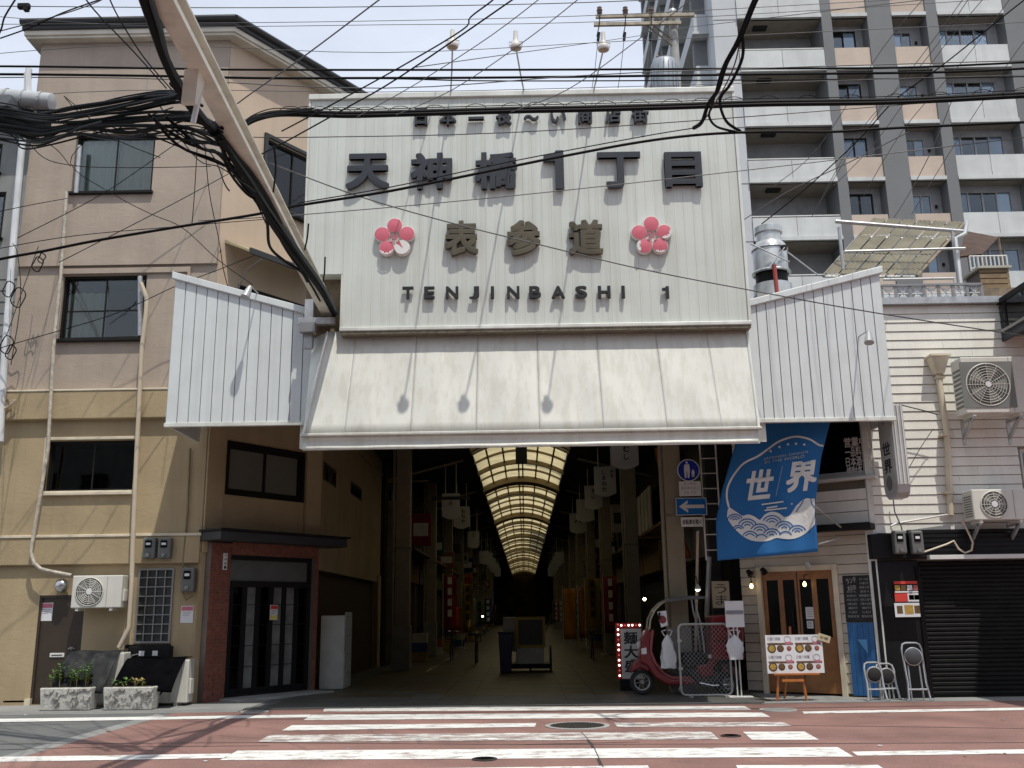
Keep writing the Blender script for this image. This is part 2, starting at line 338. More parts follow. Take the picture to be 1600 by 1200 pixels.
# ------------------------------------------------------------------ lettering
def text(s, size, m, M, name='letter', parent=None, bold=0.0, depth=.01, center=True, w=None, h=None, shear=0):
    """flat-backed raised lettering in local x (right) z (up), facing local -y; fitted to w x h when given"""
    cu = bpy.data.curves.new('t', 'FONT'); cu.body = s; cu.size = 1.0; cu.resolution_u = 4; cu.shear = shear
    cu.fill_mode = 'FRONT'
    o = bpy.data.objects.new('t', cu); col.objects.link(o)
    dg = bpy.context.evaluated_depsgraph_get(); me = bpy.data.meshes.new_from_object(o.evaluated_get(dg))
    bpy.data.objects.remove(o); bpy.data.curves.remove(cu)
    if not me.vertices: return None
    xs = [v.co.x for v in me.vertices]; ys = [v.co.y for v in me.vertices]
    x0, x1, y0, y1 = min(xs), max(xs), min(ys), max(ys)
    sx = (w/(x1-x0)) if w else size; sy = (h/(y1-y0)) if h else (sx if w else size)
    if h and not w: sx = sy
    cx, cyy = ((x0+x1)/2, (y0+y1)/2) if center else (x0, y0)
    b = bmesh.new(); base = [v.co.copy() for v in me.vertices]; polys = [tuple(p.vertices) for p in me.polygons]
    sh = [(0, 0)] if bold < .012 else [(0, 0)]+[(bold*i_, bold*j_) for i_ in (-1, 0, 1) for j_ in (-1, 0, 1) if i_ or j_]
    kx, ky = (x1-x0)/(x1-x0+2*(bold if len(sh) > 1 else 0)), (y1-y0)/(y1-y0+2*(bold if len(sh) > 1 else 0))
    if not w and not h: kx = ky = 1
    lay = max(depth*.012, .00025) if len(sh) > 1 else 0
    for i, (ox, oy) in enumerate(sh):
        nv = [b.verts.new(((p.x-cx+ox)*sx*kx, -lay*i, (p.y-cyy+oy)*sy*ky)) for p in base]
        for q in polys: b.faces.new([nv[j] for j in q])
    if depth:
        r = bmesh.ops.extrude_face_region(b, geom=b.faces[:]); bmesh.ops.translate(b, verts=[g for g in r['geom'] if isinstance(g, bmesh.types.BMVert)], vec=(0, -depth, 0))
    bmesh.ops.recalc_face_normals(b, faces=b.faces)
    off = WORLD.get(parent.name, Vector((0, 0, 0))) if parent else Vector((0, 0, 0))
    for v in b.verts: v.co = (M @ v.co) - off
    me.clear_geometry(); b.to_mesh(me); b.free(); me.name = name; me.shade_flat(); me.materials.clear(); me.materials.append(m)
    ob = bpy.data.objects.new(name, me); col.objects.link(ob)
    if parent: ob.parent = parent
    WORLD[ob.name] = off.copy(); return ob
def T(x, y, z): return Matrix.Translation((x, y, z))
def RZ(a): return Matrix.Rotation(a, 4, 'Z')
# ================================================================== GROUND
def paint(name, base, wear=.5):
    m = bpy.data.materials.new(name); m.use_nodes = True; nt = m.node_tree; b = nt.nodes['Principled BSDF']; N = nt.nodes.new; l = nt.links.new
    b.inputs['Roughness'].default_value = .75
    geo = N('ShaderNodeNewGeometry'); mp_ = N('ShaderNodeMapping'); mp_.inputs['Scale'].default_value = (1.0, 2.2, 1); l(geo.outputs['Position'], mp_.inputs[0])
    n = N('ShaderNodeTexNoise'); n.inputs['Scale'].default_value = 2.6; n.inputs['Detail'].default_value = 12; n.inputs['Roughness'].default_value = .78; l(mp_.outputs[0], n.inputs[0])
    q = N('ShaderNodeMapRange'); q.inputs[1].default_value = wear; q.inputs[2].default_value = wear+.13; l(n.outputs[0], q.inputs[0])
    x = N('ShaderNodeMixRGB'); x.inputs[1].default_value = (.70, .70, .68, 1); x.inputs[2].default_value = (*base, 1); l(q.outputs[0], x.inputs[0]); l(x.outputs[0], b.inputs[0]); return m
paint_a = paint('road_paint', (.24, .17, .15), .50); paint_b = paint('road_paint_worn', (.26, .20, .18), .42); paint_c = paint('road_paint_grey', (.2, .2, .2), .53)
def sheet(name, pts, z, m, parent=None):
    return MB().poly([(p[0], p[1], z) for p in pts]).build(name, m, parent, fix=False)
ground = struct(sheet('ground', [(-400, -400), (400, -400), (400, 600), (-400, 600)], 0, asphalt))
road = struct(sheet('road', [(-5.95, -40), (60, -40), (60, 17.35), (-5.95, 17.35)], .004, asphalt_red))
MB().add([(-6.22, -40, .006), (-5.95, -40, .006), (-5.95, 16.6, .006), (-6.22, 16.9, .006)], [(0, 1, 2, 3)]).build('concrete_edging', pave_m, road, fix=False)
pavement = struct(MB().box(-30, -4.9, 17.05, 21.0, -.05, .010).box(4.05, 40, 17.3, 20.5, -.05, .012).build('pavement', pave_m))
def stripe(pix, m=None, z=.009): sheet('painted_stripe', [G(x, y) for x, y in pix], z, m or paint_a, road)
stripe([(505, 1112.5), (507, 1106), (1163, 1104), (1174, 1109.5)])
stripe([(474, 1126), (488, 1117.5), (1190, 1114), (1204, 1121)])
stripe([(440, 1142.5), (456, 1134), (838, 1130.5), (836, 1136.5)], paint_a)
stripe([(965, 1137), (959, 1130), (1222, 1129), (1239, 1135.5)], paint_b)
stripe([(402, 1160.5), (421, 1149.5), (1110, 1144), (1124, 1156)], paint_b)
stripe([(1175, 1157), (1161, 1144.5), (1257, 1144), (1280, 1157)])
stripe([(343, 1189), (371, 1174), (1309, 1168.5), (1334, 1183.5)])
stripe([(300, 1226), (318, 1207), (1012, 1197), (1022, 1216)]); stripe([(1160, 1216), (1150, 1197), (1372, 1196.5), (1398, 1214)])
stripe([(-700, 1140), (-700, 1134), (487, 1117), (482, 1121.5)], paint_c)
stripe([(-700, 1204), (-700, 1194), (361, 1178.5), (352, 1185.5)])
stripe([(1256, 1116), (1254, 1112.5), (2300, 1094), (2300, 1099)])
stripe([(1340, 1182), (1331, 1175.5), (2300, 1163), (2300, 1170)])
tar = mat('tar_seam', (.045, .038, .035), .8, var=.3)
for pts in ([(0, 1163), (400, 1161), (800, 1164), (1200, 1163), (1600, 1161)], [(1225, 1134), (1400, 1136), (1600, 1139)], [(905, 1145), (922, 1164), (938, 1200)], [(0, 1172), (160, 1168), (420, 1166)], [(820, 1164), (1000, 1160)]):
    n_ = len(pts); P_ = [G(*p) for p in pts]; w_ = .018
    MB().add([(p.x, p.y-w_ if abs(pts[0][0]-pts[-1][0]) > 60 else p.y, .0065) for p in P_]+[((p.x, p.y+w_, .0065) if abs(pts[0][0]-pts[-1][0]) > 60 else (p.x+.035, p.y, .0105)) for p in P_], [(i, i+1, n_+i+1, n_+i) for i in range(n_-1)]).build('tar_seam', tar, road, fix=False)
rl = random.Random(31)
for k in range(26):
    g = G(rl.uniform(20, 1580), rl.uniform(1108, 1198)); a = rl.uniform(0, 3); s_ = rl.uniform(.015, .04)
    o = MB().prism([(g.x+s_*math.cos(a+t_)*(1 if j % 2 else .6), g.y+s_*math.sin(a+t_)*(1 if j % 2 else .6)) for j, t_ in enumerate((0, 1.1, 2.2, 3.4, 4.6, 5.4))], .010, .016, 'z').build('litter_scrap', [paper_w, leaf_dry, conc_m][k % 3], fix=False); tag(o, ['small white paper scrap', 'small dry leaf', 'small grey stone chip'][k % 3]+' lying on the road before the arcade', 'litter', 'litter on the road')
def manhole(px, py, r, label, m=iron_m, ring=True):
    g = G(px, py); t = thing('manhole_cover', label, 'manhole cover', (g.x, g.y, .004))
    MB().lathe([(r, 0), (r, .012), (r*.97, .014), (r*.86, .014), (r*.85, .010)], (g.x, g.y, .004), 32).build('rim', conc_m if ring else m, t)
    d = MB().lathe([(r*.84, 0), (r*.84, .012)], (g.x, g.y, .005), 32)
    for k in range(-4, 5):
        w = math.sqrt(max(0, (r*.78)**2-(k*r*.18)**2)); d.box(g.x-w, g.x+w, g.y+k*r*.18-.012, g.y+k*r*.18+.012, .016, .021)
        d.box(g.x+k*r*.18-.012, g.x+k*r*.18+.012, g.y-w, g.y+w, .016, .021)
    d.build('lid', m, t)
manhole(902, 1135, .46, 'large round iron manhole cover breaking a crosswalk stripe')
manhole(1142, 1151, .13, 'small iron valve cover in a gap of a crosswalk stripe', ring=False)
manhole(757, 1187.5, .14, 'small dark valve cover below the widest crosswalk stripe', ring=False)
manhole(643, 1099, .2, 'dark round cover set in the tiled arcade entrance', ring=False)
manhole(1216, 1110, .30, 'pale concrete round cover beside the pavement before the easel', conc_m)
manhole(398, 1113, .24, 'pale concrete round cover near the brick doorway kerb', conc_m)

# ================================================================== LEFT BUILDING
YL = 18.8
XC = -6.28; XL0 = -10.45
ZE = 13.97
lb = thing('corner_building', 'tan and grey stucco corner building with dark flat eaves', 'building', ((XC+XL0)/2, YL+3, 0))
ML = T(0, YL, 0)
DW = Wall((XC, YL), (.573, .819)); UD = 2.97
E1 = DW.p + DW.d*UD
SW = Wall((E1.x, E1.y), (0, 1))
zl = lambda y: W(150, y, YL).z
w1 = rect(118, 211, 242, 302, YL); w2 = rect(95, 430, 226, 530, YL); w3 = rect(72, 688, 211, 769, YL)
dr = rect(52, 930, 124, 1104, YL); gw = rect(212, 888, 268, 1005, YL); vent = rect(2, 1095, 36, 1109, YL)
dr = (dr[0], dr[1], 0.02, dr[3])
Za, Zb, Zc, Zd, Ze = zl(882), zl(838), zl(656), zl(613), zl(416)
XF = XL0
MB(ML).wall(XF-3, XC, 0, Za, [dr, gw, (vent[0], vent[1], .06, vent[3])], .05, .3).build('wall', stucco_tan, lb)
MB(ML).box(XF-3, XC, -.05, .3, Za, Zb-.02).build('wall_band', stucco_tan, lb, bevel=.015)
MB(ML).box(XF-3, XC+.02, -.07, .3, Zb-.02, Zb+.035).build('cream_ledge', cream_trim, lb, bevel=.01)
MB(ML).wall(XF-3, XC, Zb+.035, Zc, [w3], 0, .3).build('wall', stucco_tan, lb)
MB(ML).box(XF, XC, -.14, .3, Zc, Zd).build('wall_band', stucco_tan, lb, bevel=.015)
MB(ML).box(XF-.02, XC+.02, -.155, .3, Zd, Zd+.04).build('cream_ledge', cream_trim, lb, bevel=.01)
MB(ML).wall(XF, XC, Zd+.04, Ze, [w2], 0, .3).build('wall', stucco_grey, lb)
MB(ML).wall(XF, XC, Ze, ZE, [w1], -.07, .3).build('wall', stucco_grey, lb)
q = rect(93, 424, 298, 440, YL); MB(ML).box(q[0], q[1]-.05, -.05, 0, w2[3]+.02, Ze-.06).box(q[1]-.05, q[1], -.05, 0, w2[2]+.7, Ze-.06).build('window_surround', stucco_grey, lb, bevel=.01)
# diagonal corner face
dwin_u0, dwin_u1 = DW.hit(355, 735)[0], DW.hit(473, 745)[0]; dwin_z0, dwin_z1 = DW.hit(413, 777)[1], DW.hit(413, 700)[1]
dwin = (dwin_u0, dwin_u1, dwin_z0, dwin_z1)
pu0, pu1 = .13, UD-.02          # brick portal
du0, du1, dz1 = DW.hit(347, 980)[0], DW.hit(481, 980)[0], DW.hit(415, 870)[1]
up = (DW.hit(413, 300)[0], DW.hit(500, 300)[0], DW.hit(450, 335)[1], DW.hit(450, 232)[1])
aw = (DW.hit(372, 450)[0], DW.hit(500, 450)[0], DW.hit(450, 560)[1], DW.hit(430, 462)[1])
MB(DW.M).wall(0.002, UD, 0, Zd, [(du0-.02, du1+.02, -.1, dz1+.02), dwin], 0, .3).build('corner_wall', stucco_tan, lb)
MB(DW.M).wall(0.002, UD+1, Zd, ZE, [up, aw], 0, .3).build('corner_wall', stucco_pink_lit, lb)
cu0 = DW.hit(476, 740)[0]
MB(DW.M).box(cu0, UD+.06, -.10, 0, dz1+.47, Zd).build('corner_column', stucco_tan, lb, bevel=.02)
MB(DW.M).box(.02, DW.hit(352, 740)[0]-.04, -.05, 0, dwin_z0-1.2, Zd).build('corner_pilaster', stucco_tan, lb, bevel=.015)
# arcade-side wall
sw1 = (SW.hit(505, 740)[0], SW.hit(527, 740)[0], SW.hit(516, 757)[1], SW.hit(516, 727)[1])
sw2 = (SW.hit(548, 760)[0], SW.hit(566, 760)[0], SW.hit(557, 778)[1], SW.hit(557, 757)[1])
sdo = (.35, SW.hit(588, 980)[0], -.1, SW.hit(545, 900)[1])
SE = 31.0-E1.y
MB(SW.M).wall(0, SE, 0, 6.6, [sw1, sw2, sdo], 0, .25).build('side_wall', stucco_tan, lb)
MB(SW.M).wall(0, SE, 6.6, ZE, [], 0, .25).build('side_wall', stucco_pink_lit, lb)
MB(SW.M).box(.02, SE, -.04, 0, SW.hit(560, 740)[1]+.55, SW.hit(560, 740)[1]+.63).build('cornice', stucco_tan, lb)
MB(SW.M).box(sdo[0], sdo[1], .14, .2, 0, sdo[3]).build('boarded_shopfront', wood_dark, lb)
MB(SW.M).box(sdo[1]-.05, sdo[1]+.5, -.05, 0, 0, sdo[3]+.2).build('door_jamb', stucco_tan, lb)
MB().box(XF+.003, XF+.2, YL+.31, YL+9, 0, ZE-.05).build('end_wall', stucco_grey, lb)
# roof: dark eaves, pale soffit
def off_poly(o):
    a = Vector((XF-o*.9, YL-o)); k = DW.n.to_2d(); d2 = DW.d.to_2d()
    # corner of front line y=YL-o and diagonal line shifted by o
    p = Vector((XC, YL))+k*o; t = (YL-o-p.y)/d2.y; b = p+d2*t; c = p+d2*(UD+1.0+o)
    return [a, b, c, Vector((c.x, c.y+9)), Vector((XF-o*.9, c.y+9))]
MB().prism([tuple(p) for p in off_poly(.27)], ZE-.04, ZE+.02, 'z').build('soffit', soffit_m, lb)
MB().prism([tuple(p) for p in off_poly(.31)], ZE+.02, ZE+.16, 'z').build('fascia_board', soffit_m, lb)
rf = MB().prism([tuple(p) for p in off_poly(.36)], ZE+.13, ZE+.40, 'z').build('roof', roof_dark, lb, bevel=.02)
a, b = off_poly(.38)[:2]
MB().tube([(a.x, a.y, ZE+.30), (b.x, b.y, ZE+.30)], .075, 8).tube([(b.x, b.y, ZE+.30), (off_poly(.38)[2].x, off_poly(.38)[2].y, ZE+.30)], .075, 8).build('gutter', roof_dark, rf)
top = off_poly(.36); cx_ = sum((p.x for p in top))/5; cy_ = sum((p.y for p in top))/5
MB().add([(p.x, p.y, ZE+.40) for p in top]+[(cx_, cy_, ZE+1.7)], [(i, (i+1) % 5, 5) for i in range(5)]).build('roof_pitch', roof_dark, rf)
xv = W(230, 150, YL).x
MB(ML).box(xv, xv+.012, -.074, -.069, zl(150), ZE-.04).build('wall_joint', ink_grey, lb)

def window(parent, M, r, y=.10, fw=.05, cols=2, gl=None, back=None, fm=None, mid=False, sill=True, sillm=None, room=.9, depth=.06, curtain=None, cz=None):
    """sliding window: frame, sashes, panes, interior"""
    u0, u1, z0, z1 = r; fm = fm or alu_dark
    f = MB(M).frame(u0, u1, z0, z1, fw, y-.03, y+depth)
    w = (u1-u0-2*fw)/cols; g = []
    for i in range(cols):
        a = u0+fw+i*w; yy = y+(.012 if i % 2 else .03)
        f.frame(a-.012 if i else a, a+w+(.012 if i < cols-1 else 0), z0+fw, z1-fw, fw*.62, yy-.012, yy+.012)
        if mid: f.box(a+.03, a+w-.03, yy-.011, yy+.011, (z0+z1)/2-.015-.05, (z0+z1)/2+.015-.05)
        g.append((a+fw*.4, a+w-fw*.4, yy))
    o = f.build('window', fm, parent)
    for a, b_, yy in g: MB(M).box(a, b_, yy-.003, yy+.003, z0+fw*1.4, z1-fw*1.4).build('pane', gl or glass_w, o)
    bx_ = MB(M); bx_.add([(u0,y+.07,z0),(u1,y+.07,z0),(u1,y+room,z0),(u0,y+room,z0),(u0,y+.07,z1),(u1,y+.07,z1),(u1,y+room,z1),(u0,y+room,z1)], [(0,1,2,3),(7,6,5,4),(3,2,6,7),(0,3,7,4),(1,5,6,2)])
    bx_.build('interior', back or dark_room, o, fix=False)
    if curtain:
        for (ca, cb, m_) in curtain:
            p0, p1 = u0+(u1-u0)*ca, u0+(u1-u0)*cb; n = max(8, int((p1-p0)/.05))
            zz0, zz1 = (z0+.05, z1-.05) if not cz else (z0+(z1-z0)*cz[0], z0+(z1-z0)*cz[1])
            MB(M).sheet(lambda s, t: (p0+(p1-p0)*s, y+.14+.03*math.sin(s*n*1.9)+.01*math.sin(s*n*.7), zz0+(zz1-zz0)*t), n*3, 1).build('curtain', m_, o, smooth=True, fix=False)
    if sill:
        MB(M).box(u0-.04, u1+.04, min(-.05, y-.2) if y < .3 else -.05, y+.02, z0-.06, z0+.002).build('sill', sillm or fm, o, bevel=.008)
    return o
window(lb, ML, w1, y=.05, back=dark_room, curtain=[(.03, .5, curtain_m), (.5, .97, blind_m)], sill=True)
window(lb, ML, w2, y=.10, curtain=[(.03, .5, blind_m)], cz=(.02, .78), mid=True, gl=glass_w)
window(lb, ML, w3, y=.12, gl=glass_d, sillm=cream_trim, curtain=[(.52, .97, mat('net_curtain_dark', (.05, .06, .055), .9))])
MB(ML).frame(w3[0]-.06, w3[1]+.05, w3[2]-.03, w3[3]+.07, .06, -.03, .05).build('window_trim', cream_trim, lb, bevel=.008)
o_ = MB(DW.M).frame(dwin[0]-.03, dwin[1]+.03, dwin[2]-.03, dwin[3]+.03, .05, -.03, .05).build('window_trim', alu_dark, lb)
window(lb, DW.M, dwin, y=.06, gl=mat('frosted_pane', (.135, .14, .115), .35, var=.12), sill=False, fw=.07, back=mat('grey_room', (.09, .095, .085), .9))
window(lb, DW.M, up, y=.06, gl=glass_w, sill=True, curtain=[(.03, .97, curtain_m)])
window(lb, DW.M, aw, y=.06, gl=glass_d, sill=True)
MB(DW.M).frame(up[0]-.08, up[1]+.1, up[2], up[3]+.1, .08, -.06, .0).build('window_trim', roof_dark, lb)
window(lb, SW.M, sw1, y=.05, gl=glass_d, sill=False); window(lb, SW.M, sw2, y=.05, gl=glass_d, sill=False, cols=1)
# awning over the corner window
zA = DW.hit(350, 378)[1]; ua, ub = DW.hit(350, 390)[0], DW.hit(480, 400)[0]+.3
t = thing('window_awning', 'tan sloped awning with dark edge above the corner window', 'awning', tuple(DW.p+DW.d*1+Vector((0, 0, zA))))
MB(DW.M).hexa([(ua, -.85, zA-.42), (ub, -.85, zA-.42), (ub, -.02, zA), (ua, -.02, zA), (ua, -.85, zA-.37), (ub, -.85, zA-.37), (ub, -.02, zA+.05), (ua, -.02, zA+.05)]).build('awning_sheet', mat('awning_tan', (.42, .36, .2), .6), t)
MB(DW.M).box(ua-.02, ub, -.90, -.85, zA-.46, zA-.34).build('edge_bar', roof_dark, t)
for k in (.15, .85):
    u = ua+(ub-ua)*k; MB(DW.M).tube([(u, -.8, zA-.42), (u, -.3, zA-.55), (u, -.02, zA-.95)], .018, 6).build('bracket', alu_grey, t)
# brick portal and glazed entrance door
br = MB(DW.M); k = 0
bh, bl = .062, .215
for side in (0, 1):
    a0, a1 = ((pu0, du0) if side == 0 else (du1, pu1))
    z = 0.01; row = 0
    while z < dz1+.22:
        x = a0-(bl*.5 if row % 2 else 0)
        while x < a1-.01:
            xa, xb = max(a0, x)+.004, min(a1, x+bl)-.004
            if xb-xa > .03: br.box(xa, xb, -.17-random.uniform(0, .006), -.02, z+.004, min(z+bh, dz1+.22)-.004)
            x += bl
        z += bh; row += 1
z = dz1; row = 0
while z < dz1+.2:
    x = du0-(bl*.5 if row % 2 else 0)
    while x < du1:
        xa, xb = max(du0, x)+.004, min(du1, x+bl)-.004
        if xb-xa > .03: br.box(xa, xb, -.17-random.uniform(0, .006), -.02, z+.004, z+bh-.004)
        x += bl
    z += bh; row += 1
portal = MB(DW.M).wall(pu0+.003, pu1-.003, 0, dz1+.22, [(du0+.003, du1-.003, -.1, dz1+.003)], -.16, 0).build('brick_portal', mortar_m, lb)
stuff(br.build('bricks', brick_m, portal))
tcan = MB(DW.M).box(-.02, UD+.38, -.62, -.0, dz1+.24, dz1+.42).build('door_canopy', roof_dark, lb, bevel=.015)
MB(DW.M).box(-.06, UD+.42, -.68, .0, dz1+.42, dz1+.46).build('canopy_cap', alu_dark, tcan)
door = MB(DW.M).frame(du0, du1, 0.0, dz1, .09, -.06, .06).box(du0, du1, -.05, .05, dz1-.62, dz1-.50).build('entrance_door', alu_dark, lb)
nw = 6
for i in range(nw):
    a = du0+.09+(du1-du0-.18)*i/nw; b_ = du0+.09+(du1-du0-.18)*(i+1)/nw
    MB(DW.M).box(a, a+.12, -.03, .03, .08, dz1-.62).build('stile', black_m, door)
    MB(DW.M).box(a+.085, b_, -.006, .006, .2, dz1-.62).build('pane', mat('door_lit_pane', (.17, .17, .165), .3, var=.45, scale=3) if i in (1, 3, 4) else glass('door_glass', (.6, .62, .62), .55), door)  # opaque grey on some panes stands in for the lit curtain behind
    for zz in (.6, 1.0, 1.4, 1.8): MB(DW.M).box(a+.085, b_, -.012, .012, zz, zz+.014).build('glazing_bar', black_m, door)
MB(DW.M).box(du0+.09, du1-.09, -.02, .03, .04, .2).build('kick_rail', black_m, door)
MB(DW.M).box(du0+.09, du1-.09, -.006, .006, dz1-.50, dz1-.09).build('transom_pane', mat('transom_frosted', (.12, .125, .12), .3), door)
MB(DW.M).box(du0, du1, .10, .12, 0, dz1).build('lobby_curtain', mat('lobby_grey', (.42, .42, .40), .9, var=.3, scale=4), door)
MB(DW.M).box(du0-.1, du1+.1, -.75, -.02, 0.0, .055).build('door_step', conc_m, lb, bevel=.01)
# notices
def notice(M, u, z, w, h, label, top=None, bottom=None, y=-.075):
    t = thing('paper_notice', label, 'notice', tuple(M @ Vector((u, y, z-h/2))))
    MB(M).box(u-w/2, u+w/2, y, y+.004, z-h/2, z+h/2).build('sheet', paper_w, t)
    if top: MB(M).box(u-w/2+.01, u+w/2-.01, y-.004, y-.001, z+h*.22, z+h*.46).build('heading', top, t)
    if bottom: MB(M).box(u-w/2+.01, u+w/2-.01, y-.004, y-.001, z-h*.47, z-h*.2).build('footer', bottom, t)
    for k in range(3): MB(M).box(u-w*.35, u+w*(.35-.1*k), y-.003, y-.001, z+h*(.12-.1*k), z+h*(.12-.1*k)+.008).build('text_line', ink_grey, t)
    return t
u, z = DW.hit(424, 957); notice(DW.M, u, z, .20, .30, 'white notice with red heading and yellow foot on glass door', paper_red, paper_y, y=-.075)
u, z = W(291, 960, YL).x, W(291, 960, YL).z; notice(ML, u, z, .24, .32, 'white notice with pink heading on tan wall beside brick portal', paper_pink, y=.04)
u, z = W(69, 956, YL).x, W(69, 956, YL).z; notice(ML, u, z, .24, .34, 'white notice with pink heading taped to brown steel door', paper_pink, y=.085)
u, z = DW.hit(342, 878); text('店舗案内', .1, ink, DW.M @ T(u, -.185, z) , 'lettering', None, w=.05, h=.24) if False else None
nt_ = thing('nameplate', 'narrow white vertical nameplate on red brick door jamb', 'nameplate', tuple(DW.M @ Vector((u, -.2, z))))
MB(DW.M).box(u-.045, u+.045, -.20, -.178, z-.16, z+.16).build('plate', paper_w, nt_)
for i, c in enumerate('天神橋一'): text(c, .07, ink, DW.M @ T(u, -.201, z+.115-.076*i), 'character', nt_, h=.055, w=.055, depth=.002)
# brown steel door
dobj = MB(ML).box(dr[0]+.03, dr[1]-.03, .09, .13, .03, dr[3]-.04).build('steel_door', door_brown, lb)
MB(ML).frame(dr[0], dr[1], .0, dr[3], .045, .06, .2).build('door_frame', door_brown, dobj)
zz = W(85, 1024, YL).z; xx = W(86, 1024, YL).x
MB(ML).box(xx-.14, xx+.14, .070, .09, zz-.04, zz+.04).build('letter_slot', alu_white, dobj, bevel=.008); MB(ML).box(xx-.1, xx+.1, .066, .072, zz-.008, zz+.008).build('slot_gap', ink, dobj)
xx = W(110, 1014, YL).x; zz = W(110, 1014, YL).z
MB(ML).tube([(xx-.06, .05, zz), (xx, .02, zz+.03), (xx+.06, .05, zz)], .014, 8).tube([(xx, .03, zz), (xx, .09, zz)], .016, 8).build('door_handle', chrome, dobj)
MB(ML).box(vent[0], vent[1], .2, .24, .0, vent[3]).build('vent_recess', dark_room, lb)
MB(ML).box(vent[1]+.02, vent[1]+.13, -.02, .06, 0, vent[3]+.03).build('vent_jamb', cream_trim, lb)
# glazed grille window with small square panes
go = MB(ML).frame(gw[0], gw[1], gw[2], gw[3], .035, .02, .09)
nc, nr = 4, 8
for i in range(1, nc): x = gw[0]+(gw[1]-gw[0])*i/nc; go.box(x-.010, x+.010, .03, .06, gw[2], gw[3])
for j in range(1, nr): z = gw[2]+(gw[3]-gw[2])*j/nr; go.box(gw[0], gw[1], .028, .062, z-.010, z+.010)
go = go.build('grille_window', alu_grey, lb)
for i in range(nc):
    for j in range(nr):
        MB(ML).box(gw[0]+(gw[1]-gw[0])*i/nc+.010, gw[0]+(gw[1]-gw[0])*(i+1)/nc-.010, .066, .074, gw[2]+(gw[3]-gw[2])*j/nr+.010, gw[2]+(gw[3]-gw[2])*(j+1)/nr-.010).build('pane', mat('obscured_glass', (.035, .038, .036), .35, var=.3, scale=8, rnd=.3), go)
MB(ML).box(gw[0]-.12, gw[1]+.02, -.05, .08, gw[2]-.09, gw[2]-.02).build('sill', alu_dark, go)
MB(ML).box(gw[0]-.05, gw[1]+.05, .1, .9, gw[2]-.05, gw[3]+.05).build('interior', dark_room, go)
# dark meter boxes below the grille window
t = thing('meter_cabinet', 'low black cabinet with two pale tags below the grille window', 'cabinet', (W(233, 1030, YL).x, YL-.1, .6))
q = rect(200, 1010, 266, 1034, YL-.1); MB().box(q[0], q[1], YL-.12, YL+.05, .5, q[3]).build('body', black_m, t, bevel=.01)
for p in (222, 243): xx = W(p, 1020, YL-.1).x; MB().box(xx-.05, xx+.05, YL-.128, YL-.12, q[3]-.17, q[3]-.08).build('tag', paper_w, t)
MB().tube([(q[0]+.03, YL-.15, q[3]-.28), (q[0]+.1, YL-.15, q[3]-.16), (q[0]+.2, YL-.12, q[3]-.14)], .012, 6).build('pipe', chrome, t)
# electric meters
def meter(px, py, w, h, Y, label, window_=True):
    c = W(px, py, Y); t = thing('electric_meter', label, 'meter', (c.x, Y, c.z-h/2), 'electric meters')
    MB().box(c.x-w/2, c.x+w/2, Y-.16, Y, c.z-h/2, c.z+h/2).build('case', mat('meter_grey', (.13, .135, .13), .45), t, bevel=.03)
    MB().box(c.x-w*.28, c.x+w*.22, Y-.175, Y-.16, c.z+h*.02, c.z+h*.36).build('window', black_gloss, t)
    MB().box(c.x-w*.2, c.x+w*.15, Y-.178, Y-.174, c.z+h*.14, c.z+h*.25).build('dial', paper_w, t)
    MB().cyl((c.x, Y-.2, c.z-h*.33), (c.x, Y-.15, c.z-h*.33), .035, n=12).build('seal', chrome, t)
    return t
meter(237, 857, .25, .40, YL-.02, 'grey electric meter beside its twin above the grille window'); meter(261, 857, .25, .40, YL-.02, 'grey electric meter nearer the corner above the grille window')
meter(297, 906, .26, .46, YL+.03, 'oval grey electric meter on tan wall beside brick doorway')
# wall pipes
def pipe(pix, Y, r, name, label, m, cat='pipe', group='pipes on the corner building', n=10, sub=1):
    pts = [W(x, y, Y) for x, y in pix]
    o = MB().tube(pts, r, n).build(name, m, smooth=True); return tag(o, label, cat, group)
pipe([(104, 300), (96, 420), (84, 540), (75, 700), (62, 780), (52, 838), (48, 862), (53, 880), (64, 889), (80, 893), (112, 899)], YL-.17, .035, 'conduit_pipe', 'peeling cream conduit bending toward the wall air conditioner', old_pipe)
pipe([(220, 442), (229, 465), (228, 490), (222, 540), (214, 700), (208, 840), (206, 905), (202, 980), (186, 1012)], YL-.2, .045, 'refrigerant_pipe', 'cream wrapped refrigerant pipe running down past the windows', cream_pipe)
pipe([(297, 700), (293, 800), (284, 900), (283, 920), (291, 938), (302, 930)], YL-.04, .018, 'meter_cable', 'thin brown conduit looping under the oval electric meter', mat('conduit_brown', (.2, .15, .08), .6))
pipe([(219, 432), (219, 525)], YL-.06, .05, 'sash_guard', 'silver vertical strip beside the second floor window', galv)
pipe([(125, 228), (119, 302)], YL-.14, .05, 'foil_pipe', 'short silver foil pipe beside the top window', galv)
pipe([(45, 108), (40, 170), (33, 240), (25, 330), (16, 440), (7, 560), (2, 640), (0, 690)], YL-.25, .07, 'downpipe', 'tall white downpipe between grey house and stucco building', white_pipe)
pipe([(2, 650), (4, 640), (18, 632), (24, 625)], YL-.25, .025, 'hooked_pipe', 'small cream hooked pipe end on tan wall band', cream_pipe)
# dome lamp over steel door
c = W(97, 915, YL-.05); t = thing('wall_lamp', 'round chrome dome lamp above brown steel door', 'lamp', tuple(c))
MB().lathe([(.0, -.13), (.05, -.125), (.10, -.10), (.13, -.05), (.135, 0), (.12, .03), (.05, .06)], c, 20, 'y').build('dome', chrome, t, smooth=True); MB().box(c.x-.05, c.x+.05, c.y+.0, YL+.05, c.z-.05, c.z+.05).build('mount', alu_grey, t)

